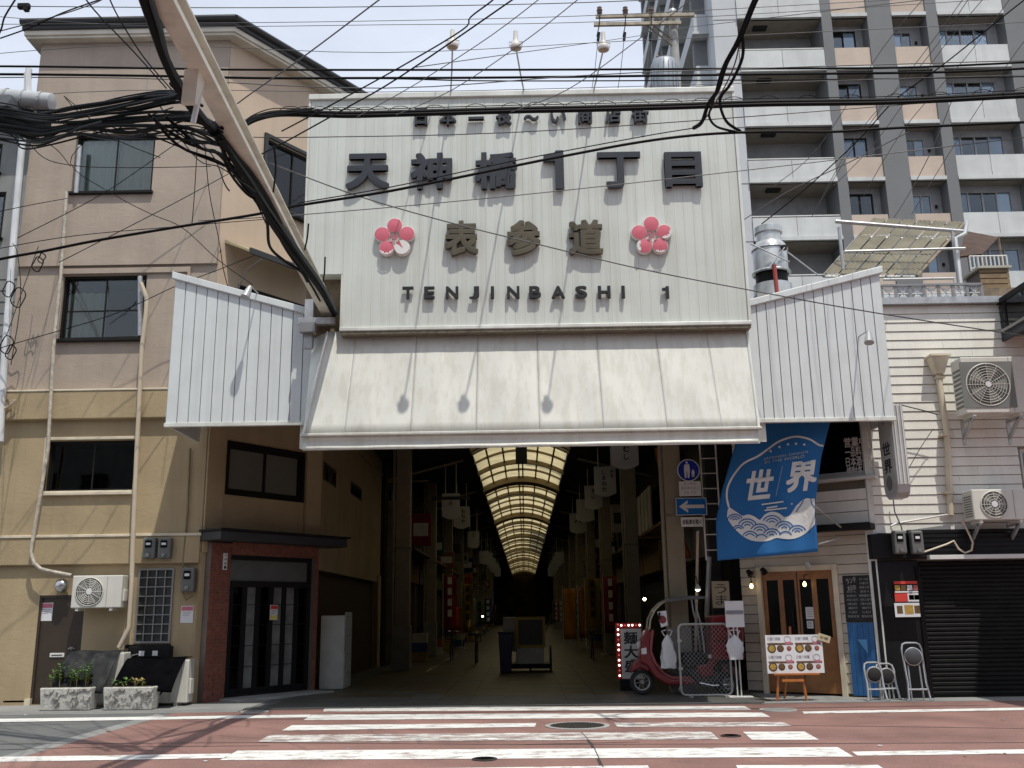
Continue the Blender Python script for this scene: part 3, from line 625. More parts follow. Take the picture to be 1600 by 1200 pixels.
# ------------------------------------------------------------------ air conditioners
def aircon(x0, x1, z0, z1, Y, depth, label, fan='grille', brackets=False, name='air_conditioner', cover=None, group=None):
    t = thing(name, label, 'air conditioner', ((x0+x1)/2, Y+depth/2, z0), group)
    MB().box(x0, x1, Y, Y+depth, z0, z1).build('casing', ac_white, t, bevel=.018)
    w = x1-x0; h = z1-z0; fx = x0+w*.36; fz = (z0+z1)/2; r = min(w*.31, h*.42)
    if fan == 'square':
        MB().box(fx-r*1.25, fx+r*1.25, Y-.012, Y-.001, fz-r*1.12, fz+r*1.12).build('fan_recess', ac_grille, t)
    bl_ = MB().lathe([(r, -.02), (r, .004)], (fx, Y, fz), 32, 'y').build('fan_opening', mat('fan_well', (.06, .06, .055), .6), t)
    g = MB()
    for k in range(1, 8 if fan != 'bold' else 5):
        rr = r*k/(8 if fan != 'bold' else 5); g.tube([(fx+rr*math.cos(a), Y-.025, fz+rr*math.sin(a)) for a in [2*math.pi*i/28 for i in range(28)]], .0045, 4, closed=True)
    for k in range(12): a = math.pi*2*k/12; g.tube([(fx+.05*math.cos(a), Y-.028, fz+.05*math.sin(a)), (fx+r*math.cos(a), Y-.024, fz+r*math.sin(a))], .004, 4)
    g.build('fan_guard', ac_white, t)
    MB().tube([(fx+r*1.02*math.cos(a), Y-.012, fz+r*1.02*math.sin(a)) for a in [2*math.pi*i/40 for i in range(40)]], .012, 6, closed=True).build('guard_rim', ac_white, t)
    MB().lathe([(.055, -.03), (.05, -.036)], (fx, Y, fz), 16, 'y').build('hub', paper_w, t)
    for i in range(5):
        a = 2*math.pi*i/5
        MB().add([(fx+.04*math.cos(a), Y-.021, fz+.04*math.sin(a)), (fx+r*.9*math.cos(a-.35), Y-.021, fz+r*.9*math.sin(a-.35)), (fx+r*.92*math.cos(a+.35), Y-.0205, fz+r*.92*math.sin(a+.35))], [(0, 1, 2)]).build('fan_blade', mat('fan_blade', (.24, .24, .22), .4), t, fix=False)
    MB().box(x0+w*.70, x0+w*.705, Y-.004, Y+.001, z0+.02, z1-.02).build('panel_seam', ac_grille, t)
    MB().box(x1-.001, x1+.035, Y+depth*.2, Y+depth*.75, z0+h*.2, z0+h*.55).build('valve_cover', ac_white, t, bevel=.01)
    for xx in (x0+w*.12, x1-w*.2): MB().box(xx-.03, xx+.03, Y+.02, Y+depth-.02, z0-.05, z0).build('foot', ac_white, t)
    for j in range(9): zz = z0+h*(.12+.08*j); MB().box(x0-.004, x0+.001, Y+.04, Y+depth-.06, zz, zz+h*.045).build('side_louvre', ac_grille, t)
    if brackets:
        for xx in (x0+w*.12, x1-w*.2):
            MB().box(xx-.02, xx+.02, Y+.05, Y+depth+.15, z0-.09, z0-.05).hexa([(xx-.02, Y+.1, z0-.09), (xx+.02, Y+.1, z0-.09), (xx+.02, Y+depth+.15, z0-.42), (xx-.02, Y+depth+.15, z0-.42), (xx-.02, Y+.15, z0-.05), (xx+.02, Y+.15, z0-.05), (xx+.02, Y+depth+.15, z0-.34), (xx-.02, Y+depth+.15, z0-.34)]).box(xx-.025, xx+.025, Y+depth+.12, Y+depth+.15, z0-.5, z0).build('bracket', galv, t)
    return t
q = rect(112, 899, 190, 950, YL-.35); aircon(q[0], q[1], q[2], q[3], YL-.35, .30, 'cream air conditioner mounted on tan wall beside steel door', group='air conditioners on the tan wall'); 
# two covered units on the ground
def ground_ac(px0, px1, y_top, y_bot, label, m, seed, tilt):
    c0, c1 = G(px0, y_bot), G(px1, y_bot); Yf = 18.05; x0, x1 = W(px0, 1050, Yf).x, W(px1, 1050, Yf).x; z1 = W((px0+px1)/2, y_top, Yf+.1).z
    t = aircon(x0+.05, x1-.02, .06, z1-.02, Yf+.22, .32, label, name='air_conditioner')
    rnd = random.Random(seed)
    def fn(s, u):
        x = x0+.0+(x1-x0-.08)*s-tilt*(1-u)*.25; 
        if u > .85: return (x, Yf+.20+(u-.85)/.15*.36, z1+.01+.01*math.sin(s*9))
        k = u/.85; return (x, Yf-.32+.52*k**1.4+.02*math.sin(s*14+k*3), .30+(z1-.30)*k+.015*math.sin(s*11))
    MB().sheet(fn, 30, 16).build('sunshade_cover', m, t, smooth=True, solid=.01, fix=False)
    return t
ground_ac(98, 186, 1019, 1100, 'grey tarp covered air conditioner on pavement by steel door', tarp_grey, 1, .3)
ground_ac(190, 290, 1030, 1104, 'black tarp covered air conditioner on pavement below grille window', tarp_m, 2, .2)
# planters
def planter(px0, px1, py_b, label, plants, seed):
    g = G((px0+px1)/2, py_b); x0, x1 = G(px0, py_b).x, G(px1, py_b).x; Y0, Y1 = g.y, g.y+.34; h = .40
    t = thing('stone_planter', label, 'planter', ((x0+x1)/2, Y0+.17, .01), 'stone planters by the tan wall')
    zb = .012
    MB().hexa([(x0+.03, Y0+.03, zb), (x1-.03, Y0+.03, zb), (x1-.03, Y1, zb), (x0+.03, Y1, zb), (x0, Y0, h), (x1, Y0, h), (x1, Y1, h), (x0, Y1, h)]).build('trough', planter_m, t, bevel=.02)
    rl = MB(); rnd = random.Random(seed)
    for i in range(26):
        x = x0+.05+rnd.random()*(x1-x0-.1); z = .06+rnd.random()*.28; a = rnd.uniform(-1, 1); Ln = rnd.uniform(.05, .12); yy = Y0+.02*(1-z/h)-.004
        rl.tube([(x, yy, z), (x+Ln*math.cos(a), yy-.004, z+Ln*math.sin(a)*.7), (x+Ln*1.6*math.cos(a+.8), yy, min(.37, z+Ln*1.2*math.sin(a+.8)))], .007, 5)
    stuff(rl.build('carved_relief', mat('relief_dark', (.17, .16, .14), .9), t))
    MB().box(x0+.04, x1-.04, Y0+.04, Y1-.03, h-.03, h+.004).build('soil', soil_m, t)
    for i in range(plants[0]):
        bx0, by0 = x0+.12+rnd.random()*(x1-x0-.24)*plants[2], Y0+.08+rnd.random()*.18
        lf = MB(); st = MB(); H_ = plants[1]*rnd.uniform(.6, 1.1)
        st.tube([(bx0, by0, h), (bx0+rnd.uniform(-.05, .05), by0, h+H_*.6)], .006, 5)
        for j in range(plants[3]):
            a = rnd.random()*6.28; el = rnd.uniform(-.2, .9); s_ = rnd.uniform(.04, .085); c = Vector((bx0, by0, h+H_*rnd.uniform(.25, 1)))
            d = Vector((math.cos(a)*math.cos(el), math.sin(a)*math.cos(el), math.sin(el))); sd_ = d.cross(Vector((0, 0, 1))).normalized()*s_*.35
            c = c+d*.03; lf.add([c, c+d*s_*.5+sd_, c+d*s_*1.2-Vector((0, 0, .01)), c+d*s_*.5-sd_], [(0, 1, 2, 3)])
        st.build('stem', leaf_dry, t); stuff(lf.build('leaves', leaf_m if i % 3 or plants[1] > .2 else leaf_dry, t, fix=False))
planter(61, 138, 1112, 'carved stone trough planter with green leafy plants by steel door', (10, .40, 1.0, 34), 3)
planter(160, 236, 1111, 'carved stone trough planter with low sparse seedlings', (7, .12, 1.0, 12), 5)
# cabinet by the arcade-side wall
t = thing('storage_cabinet', 'tall pale grey drawer cabinet beside the brick portal', 'cabinet', (-4.3, 22.3, 0)); x0, x1 = W(500, 1020, 21.6).x, W(519, 1020, 21.6).x
zt = W(510, 962, 21.6).z; x1 = x0+.52
MB().box(x0, x1, 21.6, 22.5, .03, zt).build('body', mat('cabinet_grey', (.42, .43, .40), .5), t, bevel=.01)
for k in range(4): MB().box(x1, x1+.012, 21.64, 22.46, .08+k*.4, .44+k*.4).build('drawer', mat('cabinet_grey', (.42, .43, .40), .5), t, bevel=.006); MB().box(x1+.012, x1+.03, 21.9, 22.2, .33+k*.4, .36+k*.4).build('drawer_handle', alu_grey, t)
# neighbour at far left
nb = thing('grey_house', 'narrow grey sided house with dark windows left of the downpipe', 'house', (-12.5, YL+3, 0))
NY = YL+.35
nwin = rect(-40, 300, 6, 372, NY); nwin2 = rect(-60, 225, 2, 270, NY)
MB(T(0, NY, 0)).wall(-16, XL0-.02, 0, 12.3, [nwin, nwin2], 0, .3).build('wall', mat('grey_siding', (.23, .235, .23), .7, var=.15, streak=.3), nb)
for k in range(14): z = 8.6-k*.25; MB(T(0, NY, 0)).box(-16, XL0-.03, -.02, -.0, z, z+.21).build('siding_board', mat('grey_siding', (.23, .235, .23), .7, var=.15, streak=.3), nb)
window(nb, T(0, NY, 0), nwin, y=.06); window(nb, T(0, NY, 0), nwin2, y=.06)
MB(T(0, NY, 0)).box(-16, XL0-.02, -.5, 5, 12.3, 12.45).build('roof', roof_dark, nb)
for k in range(9): x = XL0-.15-k*.3; MB().tube([(x, NY-.55, 12.5), (x, NY+3.5, 13.4)], .12, 8).build('roof_tile', roof_dark, nb, smooth=True)
# ================================================================== ARCADE GATE: sign, canopy, wings
YS = 16.2
sx0, sx1 = -3.86, 4.03; sxn = W(534, 470, YS).x; sz0, sz1 = 6.45, 11.02; szn = W(505, 430, YS).z
sg = thing('arcade_sign', 'large pale ribbed metal sign wall with dark raised lettering over arcade entrance', 'sign', ((sx0+sx1)/2, YS+.2, sz0))
bd = MB()
bd.box(sxn+.02, sx1-.02, YS+.03, YS+.30, sz0+.05, sz1-.05).box(sx0+.02, sxn+.02, YS+.03, YS+.30, szn+.02, sz1-.05).build('backing', sign_trim, sg)
np_ = 46
for i in range(np_):
    a = sx0+.02+(sx1-sx0-.04)*i/np_; b_ = sx0+.02+(sx1-sx0-.04)*(i+1)/np_
    lo = szn+.02 if b_ <= sxn+.03 else sz0+.04
    if a < sxn < b_ and lo > 7: lo = szn+.02
    e = .007; yo = random.uniform(0, .0015)
    MB().prism([(a+.0004, YS+.03), (a+.0004, YS+.004+yo), (a+e, YS+yo), (b_-e, YS+yo), (b_-.0004, YS+.004+yo), (b_-.0004, YS+.03)], lo, sz1-.06, 'z').build('rib_panel', sign_panel, sg)
MB().box(sx0-.02, sx1+.02, YS-.05, YS+.32, sz1-.07, sz1+.04).build('top_cap', sign_trim, sg, bevel=.012)
MB().box(sxn-.02, sx1+.03, YS-.06, YS+.30, sz0-.02, sz0+.05).build('bottom_trim', sign_trim, sg, bevel=.012)
MB().box(sxn-.0, sx1+.01, YS-.04, YS+.30, sz0-.075, sz0-.022).build('dirty_drip_edge', soot_trim, sg)
MB().box(sx1-.02, sx1+.03, YS-.03, YS+.32, sz0+.05, sz1-.07).build('side_trim', sign_trim, sg); MB().box(sxn-.02, sxn+.02, YS-.02, YS+.32, sz0+.05, szn).build('side_trim', sign_trim, sg); MB().box(sx0-.02, sx0+.02, YS-.02, YS+.32, szn, sz1-.07).build('side_trim', sign_trim, sg)
def sl(ch, cx, cy, w, h, m, bold, depth=.065, gap=.022, kind='letter'):
    c = W(cx, cy, YS-.05); mpp = .01158
    return text(ch, 1, m, T(c.x, YS-gap, c.z), kind, sg, bold=bold, depth=depth, w=w*mpp, h=h*mpp)
for ch, x, w, h, y in [('日', 658, 20, 29, 184), ('本', 700, 27, 29, 184), ('一', 744, 25, 4.5, 186), ('長', 787, 25, 29, 183), ('～', 830, 24, 9, 185), ('い', 872, 25, 24, 182), ('商', 914, 25, 29, 181), ('店', 958, 25, 29, 180), ('街', 1000, 27, 29, 180)]:
    sl(ch, x, y, w, h, letter_navy, .022, .07)
for ch, x, w, h in [('天', 575, 68, 60), ('神', 674, 66, 61), ('橋', 775, 67, 62), ('丁', 967, 68, 60), ('目', 1067, 58, 59)]:
    sl(ch, x, 268-(x-820)*.006, w, h, letter_navy, .030, .08, .03)
def one(cx0, cx1, cy0, cy1, sw, m, depth, gap):
    a, b_ = W(cx0, cy1, YS-.05), W(cx1, cy0, YS-.05); s_ = sw*.01158
    MB().prism([(b_.x-s_, a.z), (b_.x, a.z), (b_.x, b_.z), (b_.x-s_*.9, b_.z), (b_.x-s_*1.15, b_.z-s_*.45), (a.x, b_.z-s_*.55), (a.x, b_.z-s_*1.35), (b_.x-s_, b_.z-s_*1.3)], YS-gap-depth, YS-gap).build('letter', m, sg)
one(850, 880, 237, 297, 13.5, letter_navy, .08, .03); one(1035, 1044.5, 448, 467, 5, letter_black, .05, .035)
for ch, x, w, h in [('表', 721, 52, 57), ('参', 818, 52, 57), ('道', 915, 53, 57)]: sl(ch, x, 373-(x-820)*.008, w, h, letter_bronze, .032, .09, .025)
for ch, x, w in [('T', 637.5, 17), ('E', 671, 16), ('N', 706.5, 19), ('J', 741, 15), ('I', 769.5, 5), ('N', 802, 19), ('B', 836, 18), ('A', 872, 20), ('S', 908, 18), ('H', 944, 19), ('I', 973.5, 5)]:
    sl(ch, x, 457.5-(x-820)*.004, w, 19.5, letter_black, .03, .05, .035)
def flower(cx, cy, worn):
    c = W(cx, cy, YS-.05); fl = MB().lathe([(.30*.55, 0), (.30*.5, -.03)], (c.x, YS-.03, c.z), 20, 'y').build('flower_emblem', petal_white, sg)
    rp, rr = .143, .235
    for k in range(5):
        a = math.pi/2+2*math.pi*k/5; px_, pz_ = c.x+rr*math.cos(a), c.z+rr*math.sin(a)
        MB().lathe([(rp, -.0), (rp, -.07), (rp*.94, -.082)], (px_, YS-.02, pz_), 24, 'y').build('petal_rim', petal_white, fl, smooth=True)
        MB().lathe([(rp*.93, 0), (rp*.93, -.004), (rp*.5, -.012), (.001, -.016)], (px_, YS-.1025, pz_), 24, 'y').build('petal', petal_pink, fl, smooth=True)
        if k in worn:
            s0, s1, dd = worn[k]; pts = []
            for i in range(14): t_ = s0+(s1-s0)*i/13; pts.append((px_+rp*.94*math.cos(t_), pz_+rp*.94*math.sin(t_)))
            for i in range(13, -1, -1): t_ = s0+(s1-s0)*i/13; q = dd+.12*math.sin(i*1.7); pts.append((px_+rp*q*math.cos(t_), pz_+rp*q*math.sin(t_)))
            MB().prism(pts, YS-.1255, YS-.1215).build('bare_patch', petal_white, fl)
        a2 = a+math.pi/5
        MB().tube([(c.x+.045*math.cos(a), YS-.115, c.z+.045*math.sin(a)), (c.x+.105*math.cos(a+.25), YS-.115, c.z+.105*math.sin(a+.25)), (c.x+.105*math.cos(a-.25), YS-.115, c.z+.105*math.sin(a-.25))], .008, 5, closed=True).build('stamen', petal_pink, fl)
    MB().tube([(c.x+.042*math.cos(t_), YS-.115, c.z+.042*math.sin(t_)) for t_ in [2*math.pi*i/16 for i in range(16)]], .009, 5, closed=True).build('core_ring', petal_pink, fl)
    return fl
flower(617, 373, {2: (3.6, 5.9, .72), 3: (2.6, 8.2, .12)})
flower(1018, 370, {2: (2.3, 4.0, .6), 4: (-1.9, .3, .62), 3: (4.0, 5.4, .75)})

# sloped canopy below the sign
cn_ = thing('entrance_canopy', 'cream sheet canopy flaring out below the big sign', 'canopy', (0.1, 16.1, 4.3))
tl, tr_ = W(512, 518, 16.42), W(1166, 518, 16.42); bl, br_ = W(474, 676, 15.85), W(1186, 676, 15.85)
zt, zb = 6.50, 4.53; xs_t = [tl.x+(tr_.x-tl.x)*i/7 for i in range(8)]; xs_b = [bl.x+(br_.x-bl.x)*i/7 for i in range(8)]
jx = [0, .09, .235, .38, .52, .66, .80, .92, 1]
for i in range(8):
    def fn(s, u, i=i):
        k = jx[i]+(jx[i+1]-jx[i])*(.0012+.9976*s)
        xb_ = lambda j: bl.x+(br_.x-bl.x)*jx[j]; xt_ = lambda j: tl.x if j == 0 else tr_.x if j == 8 else min(max(xb_(j)+.02*(4-j), tl.x+.2), tr_.x-.1); ss = .0012+.9976*s; x = (xb_(i)+(xb_(i+1)-xb_(i))*ss)*(1-u)+(xt_(i)+(xt_(i+1)-xt_(i))*ss)*u
        y = 15.85+(16.42-15.85)*u+.012*math.sin(k*34+1.2*math.sin(u*2))*math.sin(math.pi*min(1, u*1.2+.1))+.010*math.sin(k*83)*(1-u)*math.sin(math.pi*s)
        return (x, y, zb+(zt-zb)*u)
    MB().sheet(fn, 24, 10).build('canopy_panel', canopy_m, cn_, smooth=True, solid=.012, fix=False)
MB().add([(bl.x, 15.872, zb), (br_.x, 15.872, zb), (tr_.x, 16.442, zt), (tl.x, 16.442, zt)], [(0, 1, 2, 3)]).build('backing_sheet', mat('canopy_back', (.30, .28, .22), .8), cn_, fix=False)
MB().tube([(bl.x, 15.83, zb), (tl.x, 16.41, zt)], .022, 6).build('corner_trim', sign_trim, cn_); MB().tube([(br_.x, 15.83, zb), (tr_.x, 16.41, zt)], .022, 6).build('corner_trim', sign_trim, cn_)
MB().add([(bl.x-.005, 15.86, zb), (tl.x-.35, 16.8, zt), (tl.x-.30, 16.8, zb-.05), (tl.x-.005, 16.43, zt)], [(0, 3, 1), (0, 1, 2)]).build('side_return', sign_trim, cn_, fix=False)
MB().add([(br_.x+.005, 15.86, zb), (tr_.x+.12, 16.8, zt), (tr_.x+.12, 16.8, zb-.05), (tr_.x+.005, 16.43, zt)], [(0, 1, 3), (0, 2, 1)]).build('side_return', sign_trim, cn_, fix=False)
MB().box(bl.x-.04, br_.x+.04, 15.78, 15.88, zb-.03, zb+.02).build('upper_lip', canopy_m, cn_, bevel=.012)
def vf(s, u):
    x = bl.x-.02+(br_.x-bl.x+.0)*s; sag = .03*math.sin(math.pi*min(1, s*1.6))*(s < .62)
    return (x, 15.84+.05*math.sin(math.pi*u)*(1-.4*s)-.02*(1-u), zb-.03-.215*(1-u)+.005*math.sin(s*40)*(1-u))
MB().sheet(vf, 60, 6).build('valance', canopy_m, cn_, smooth=True, solid=.012, fix=False)
MB().box(bl.x, br_.x, 15.83, 15.87, zb-.26, zb-.235).build('hem_bar', sign_trim, cn_)
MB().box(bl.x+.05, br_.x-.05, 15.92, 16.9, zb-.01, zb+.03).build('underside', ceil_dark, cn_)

MB().box(-3.98, -3.2, 16.9, 16.95, zb-.05, 7.0).build('sun_stop_infill', sign_trim, cn_); MB().box(3.9, 4.35, 16.9, 16.95, zb-.05, 7.0).build('sun_stop_infill', sign_trim, cn_)  # infill added to stop sun leaking between the wings and the sign
# wings
def wing(name_label, x0, x1, zl_, zr_, zb_, n, Y, side):
    t = thing('canopy_wing', name_label, 'canopy', ((x0+x1)/2, Y+.5, zb_), 'side wings of the arcade gate')
    top = lambda x: zl_+(zr_-zl_)*(x-x0)/(x1-x0)
    for i in range(n):
        a = x0+(x1-x0)*i/n; b_ = x0+(x1-x0)*(i+1)/n; g = .008
        MB().prism([(a+g, zb_+.03), (b_-g, zb_+.03), (b_-g, top(b_)-.03), (a+g, top(a)-.03)], Y, Y+.03).build('sheet_strip', wing_m, t)
    MB().prism([(x0, zb_), (x1, zb_), (x1, zr_-.04), (x0, zl_-.04)], Y+.022, Y+.05).build('backing', mat('wing_groove', (.20, .22, .23), .6), t)
    MB().box(x0-.02, x1+.02, Y-.02, Y+.06, zb_-.04, zb_+.035).build('bottom_trim', sign_trim, t, bevel=.008)
    MB().prism([(x0-.05, zl_-.10), (x1+.05, zr_-.10), (x1+.05, zr_+.03), (x0-.05, zl_+.03)], Y-.06, Y+.10).build('top_flashing', wing_m, t, bevel=.01)
    xe = x0 if side < 0 else x1; ze = zl_ if side < 0 else zr_
    nn = 9; YE_ = 21.6 if side < 0 else 19.9  # roof depth stretched to keep sun off the angled walls behind
    for i in range(nn):
        a = Y+.05+(YL-.18-Y-.05)*i/nn; b_ = Y+.05+(YL-.18-Y-.05)*(i+1)/nn
        MB().box(xe-.02, xe+.02, a+.006, b_-.006, zb_, ze-.05).build('return_strip', wing_m, t)
    MB().hexa([(x0, Y+.1, zl_-.06), (x1, Y+.1, zr_-.06), (x1, YE_, zr_-.06), (x0, YE_, zl_-.06), (x0, Y+.1, zl_), (x1, Y+.1, zr_), (x1, YE_, zr_), (x0, YE_, zl_)]).build('roof_sheet', mat('roof_sheet_grey', (.3, .31, .32), .5), t)
    return t
YW = 16.8
wing('white ribbed metal wing panel left of the sign with top sloping toward it', -6.38, W(506, 600, YW).x, 7.79, 6.93, 4.93, 14, YW, -1)
wing('white ribbed metal wing panel right of the sign rising toward the siding house', W(1172, 560, YW).x, 6.62, 7.03, 7.66, 4.84, 14, YW, 1)
# dark gap filler behind the gate (steelwork)
MB().box(-3.95, -3.2, 16.9, 17.1, 6.2, 8.2).build('gate_post', pillar_m) if False else None
st = thing('gate_frame', 'rusty dark steelwork box tucked between the wing and the sign', 'steelwork', (-3.6, 16.6, 6.2))
MB().box(-3.88, -3.2, 16.55, 17.4, 6.50, 7.55).build('housing', rust_steel, st); MB().box(-3.85, -3.70, 16.35, 16.5, 6.2, 7.1).build('upright', galv, st); MB().box(-3.95, -3.3, 16.3, 16.42, 6.62, 6.74).build('rail', galv, st)
MB().box(-3.9, -3.62, 16.2, 16.34, 6.45, 6.62).build('junction_box', alu_grey, st)
# lamps on long arms
def flood(head, base, label):
    h = W(head[0], head[1], 13.9); b_ = W(base[0], base[1], YS+.05); b_.z = sz1+.02
    t = thing('sign_floodlight', label, 'lamp', tuple(b_), 'floodlights on arms over the sign')
    k = Vector((h.x, h.y, h.z))
    MB().tube([b_, b_+Vector((0, -.1, .03)), (b_+k)/2+Vector((0, 0, .02)), k], .014, 8).build('arm', galv, t)
    MB().lathe([(.02, .28), (.035, .27), (.045, .11), (.055, .07), (.088, .03), (.098, -.02), (.09, -.045), (.075, -.05)], (k.x, k.y, k.z+.02), 20).build('lamp_head', mat('lamp_white', (.6, .58, .54), .45), t, smooth=True)
    MB().lathe([(.075, 0), (.04, -.015)], (k.x, k.y, k.z-.031), 16).build('lens', mat('lamp_lens', (.35, .28, .18), .2), t)
    MB().tube([(k.x-.10, k.y, k.z+.02), (k.x-.11, k.y, k.z+.10), (k.x+.11, k.y, k.z+.10), (k.x+.10, k.y, k.z+.02)], .008, 6).build('yoke', galv, t)
flood((707, 72), (705, 143), 'white floodlight on long arm over the characters for Japan'); flood((806, 74), (818, 143), 'white floodlight on long arm over the middle of the sign'); flood((943, 76), (928, 146), 'white floodlight on long arm nearest the utility pole')
def spot(px, py, Y, label, tip):
    c = W(px, py, Y); t = thing('spotlight', label, 'lamp', tuple(c))
    MB().tube([(c.x, YW, c.z+.05), (c.x, Y, c.z+.02)], .012, 6).build('arm', galv, t); d = Vector((tip, -.06, -.18)).normalized()
    MB().tube([c, c+d*.10, c+d*.24], [.04, .06, .085], 12).build('lamp_head', mat('lamp_grey', (.34, .35, .36), .4), t)
spot(1357, 518, 16.3, 'small grey spotlight on the wing panel beside the siding house', -.03); spot(391, 448, 16.3, 'small grey spotlight above the left wing panel', -.05)

# steel beam crossing the street
bx = lambda Y: -3.45+(16.6-Y)*.042
bm = thing('steel_beam', 'cream painted steel beam spanning from the sign across the street', 'beam', (bx(16.6), 16.6, 6.86))
A0, A1 = -7.0, 16.55
def bseg(u0, u1, z0, z1): return MB().hexa([(bx(A0)+u0, A0, z0), (bx(A0)+u1, A0, z0), (bx(A1)+u1, A1, z0), (bx(A1)+u0, A1, z0), (bx(A0)+u0, A0, z1), (bx(A0)+u1, A0, z1), (bx(A1)+u1, A1, z1), (bx(A1)+u0, A1, z1)])
bseg(-.13, .07, 6.84, 6.865).build('lower_flange', beam_m, bm); bseg(-.045, -.02, 6.865, 7.06).build('web', beam_m, bm); bseg(-.13, .07, 7.06, 7.085).build('upper_flange', beam_m, bm); bseg(.055, .07, 6.865, 6.90).build('flange_lip', beam_m, bm)
for Y in (7.9, 8.9, 11.5, 14.2):
    MB().box(bx(Y)-.12, bx(Y)-.05, Y-.01, Y+.01, 6.87, 7.05).build('stiffener', beam_m, bm)
MB().hexa([(bx(8.7)-.22, 8.60, 6.56), (bx(8.7)-.08, 8.60, 6.56), (bx(8.7)-.08, 8.66, 6.56), (bx(8.7)-.22, 8.66, 6.56), (bx(8.7)-.15, 8.45, 6.84), (bx(8.7)-.01, 8.45, 6.84), (bx(8.7)-.01, 8.66, 6.84), (bx(8.7)-.15, 8.66, 6.84)]).build('bracket', beam_m, bm)
MB().tube([(bx(8.7)-.06, 8.7, 6.84), (bx(8.7)-.10, 8.72, 6.62), (bx(8.7)-.14, 8.75, 6.42)], .03, 8).build('insulator_stub', white_pipe, bm, smooth=True)
ps = thing('steel_post', 'tall cream steel post carrying the beam across the street', 'post', (bx(-7), -7, 0)); MB().box(bx(-7)-.12, bx(-7)+.12, -7.3, -7.0, 0, 9).build('shaft', beam_m, ps); MB().box(bx(-7)-.3, bx(-7)+.3, -7.45, -6.85, .0, .04).build('base_plate', beam_m, ps)

# ================================================================== ARCADE INTERIOR
af = struct(MB().box(-4.6, 4.3, 17.62, 160, -.05, .016).build('arcade_floor', mat('arcade_floor_far', (.06, .047, .025), .5, var=.25, scale=.8)))
for j in range(21):
    for i in range(15):
        x = -4.55+i*.588; y = 17.66+j*.6
        if x > 4.05: continue
        m_ = tile_m if j < 3 or (i in (0, 14)) else (tile_ochre if (i+j) % 7 else tile_m)
        MB().box(x+.004, min(x+.584, 4.2), y+.004, y+.596, .014, .024+random.uniform(0, .002)).build('tile', m_, af)
MB().box(-4.9, 4.1, 17.38, 17.64, -.02, .030).build('kerb_stone', mat('kerb_dark', (.09, .09, .085), .8, speck=.2), af, bevel=.01)
rf_ = thing('arcade_roof', 'long vaulted arcade roof with glowing translucent amber panels and dark sides', 'roof', (0, 60, 6.5))
VL, VR, ZV, RISE = -1.59, 1.46, 6.5, .42
vx = lambda k: VL+(VR-VL)*k
vz = lambda k: ZV+RISE*(1-(2*k-1)**2)
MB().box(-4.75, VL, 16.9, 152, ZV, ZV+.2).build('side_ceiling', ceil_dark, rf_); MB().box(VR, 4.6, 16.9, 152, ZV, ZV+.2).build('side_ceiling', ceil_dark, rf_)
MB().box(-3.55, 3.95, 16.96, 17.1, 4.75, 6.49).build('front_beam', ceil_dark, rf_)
def arc_bar(Y0, Y1, dz0, dz1, m, name, n=14):
    b = MB(); P = []
    for i in range(n+1):
        k = i/n; P.append((vx(k), vz(k)))
    pts = [(x, z+dz0) for x, z in P]+[(x, z+dz1) for x, z in reversed(P)]
    return b.prism(pts, Y0, Y1).build(name, m, rf_)
cols = [0, .135, .275, .415, .47, .53, .585, .725, .865, 1]
cols = [0, .14, .31, .475, .525, .69, .86, 1]
bay = 4.8; y = 24.6; kk = 1
while y < 128:
    kind = kk % 3
    if kind == 0: arc_bar(y-.10, y+.10, -.14, .02, vault_rib, 'thin_rib')
    elif kind == 1: arc_bar(y-.55, y+.55, -.22, .03, vault_rib, 'broad_rib')
    else:
        arc_bar(y-.45, y-.15, -.12, .02, vault_rib, 'thin_rib'); arc_bar(y-.15, y+.18, -.02, .0, vault_clear, 'clear_strip'); arc_bar(y+.18, y+.42, -.12, .02, vault_rib, 'thin_rib')
    lo = y+(.10 if kind == 0 else .55 if kind == 1 else .42); hi = y+bay-(.55 if kind == 0 else .45 if kind == 1 else .10)
    mid_ = (lo+hi)/2
    for (a, b_) in ((lo, mid_-.05), (mid_+.05, hi)):
        for c in range(7):
            k0, k1 = cols[c]+.006, cols[c+1]-.006
            def fn(s, u, a=a, b_=b_, k0=k0, k1=k1):
                k = k0+(k1-k0)*s; return (vx(k), a+(b_-a)*u, vz(k)+.012*math.cos(u*math.pi*8))
            MB().sheet(fn, 3, 16).build('vault_panel', vault_m, rf_, fix=False)
    arc_bar(mid_-.05, mid_+.05, -.06, .02, vault_rib, 'thin_rib')
    for c in cols[1:-1]:
        MB().box(vx(c)-.025, vx(c)+.025, lo, hi, vz(c)-.06, vz(c)+.02).build('purlin', vault_rib, rf_)
    y += bay; kk += 1
arc_bar(y-.1, 150, 0.0, .1, vault_dim, 'unlit_vault')
arc_bar(16.9, 24.55, 0.0, .1, vault_dim, 'unlit_vault')
for Y in range(int(y)+2, 150, 5): arc_bar(Y, Y+.4, -.2, 0, vault_rib, 'thin_rib')
MB().box(-4.75, 4.6, 150, 150.3, 0, 7).build('end_wall', mat('end_wall_dim', (.22, .20, .15), .9, var=.5, scale=.6), rf_)
# hanging fitting and two bell cut-outs under the first bay
MB().box(-.22, .16, 31.2, 31.5, 6.35, 6.95).build('hanging_box', black_m, rf_)
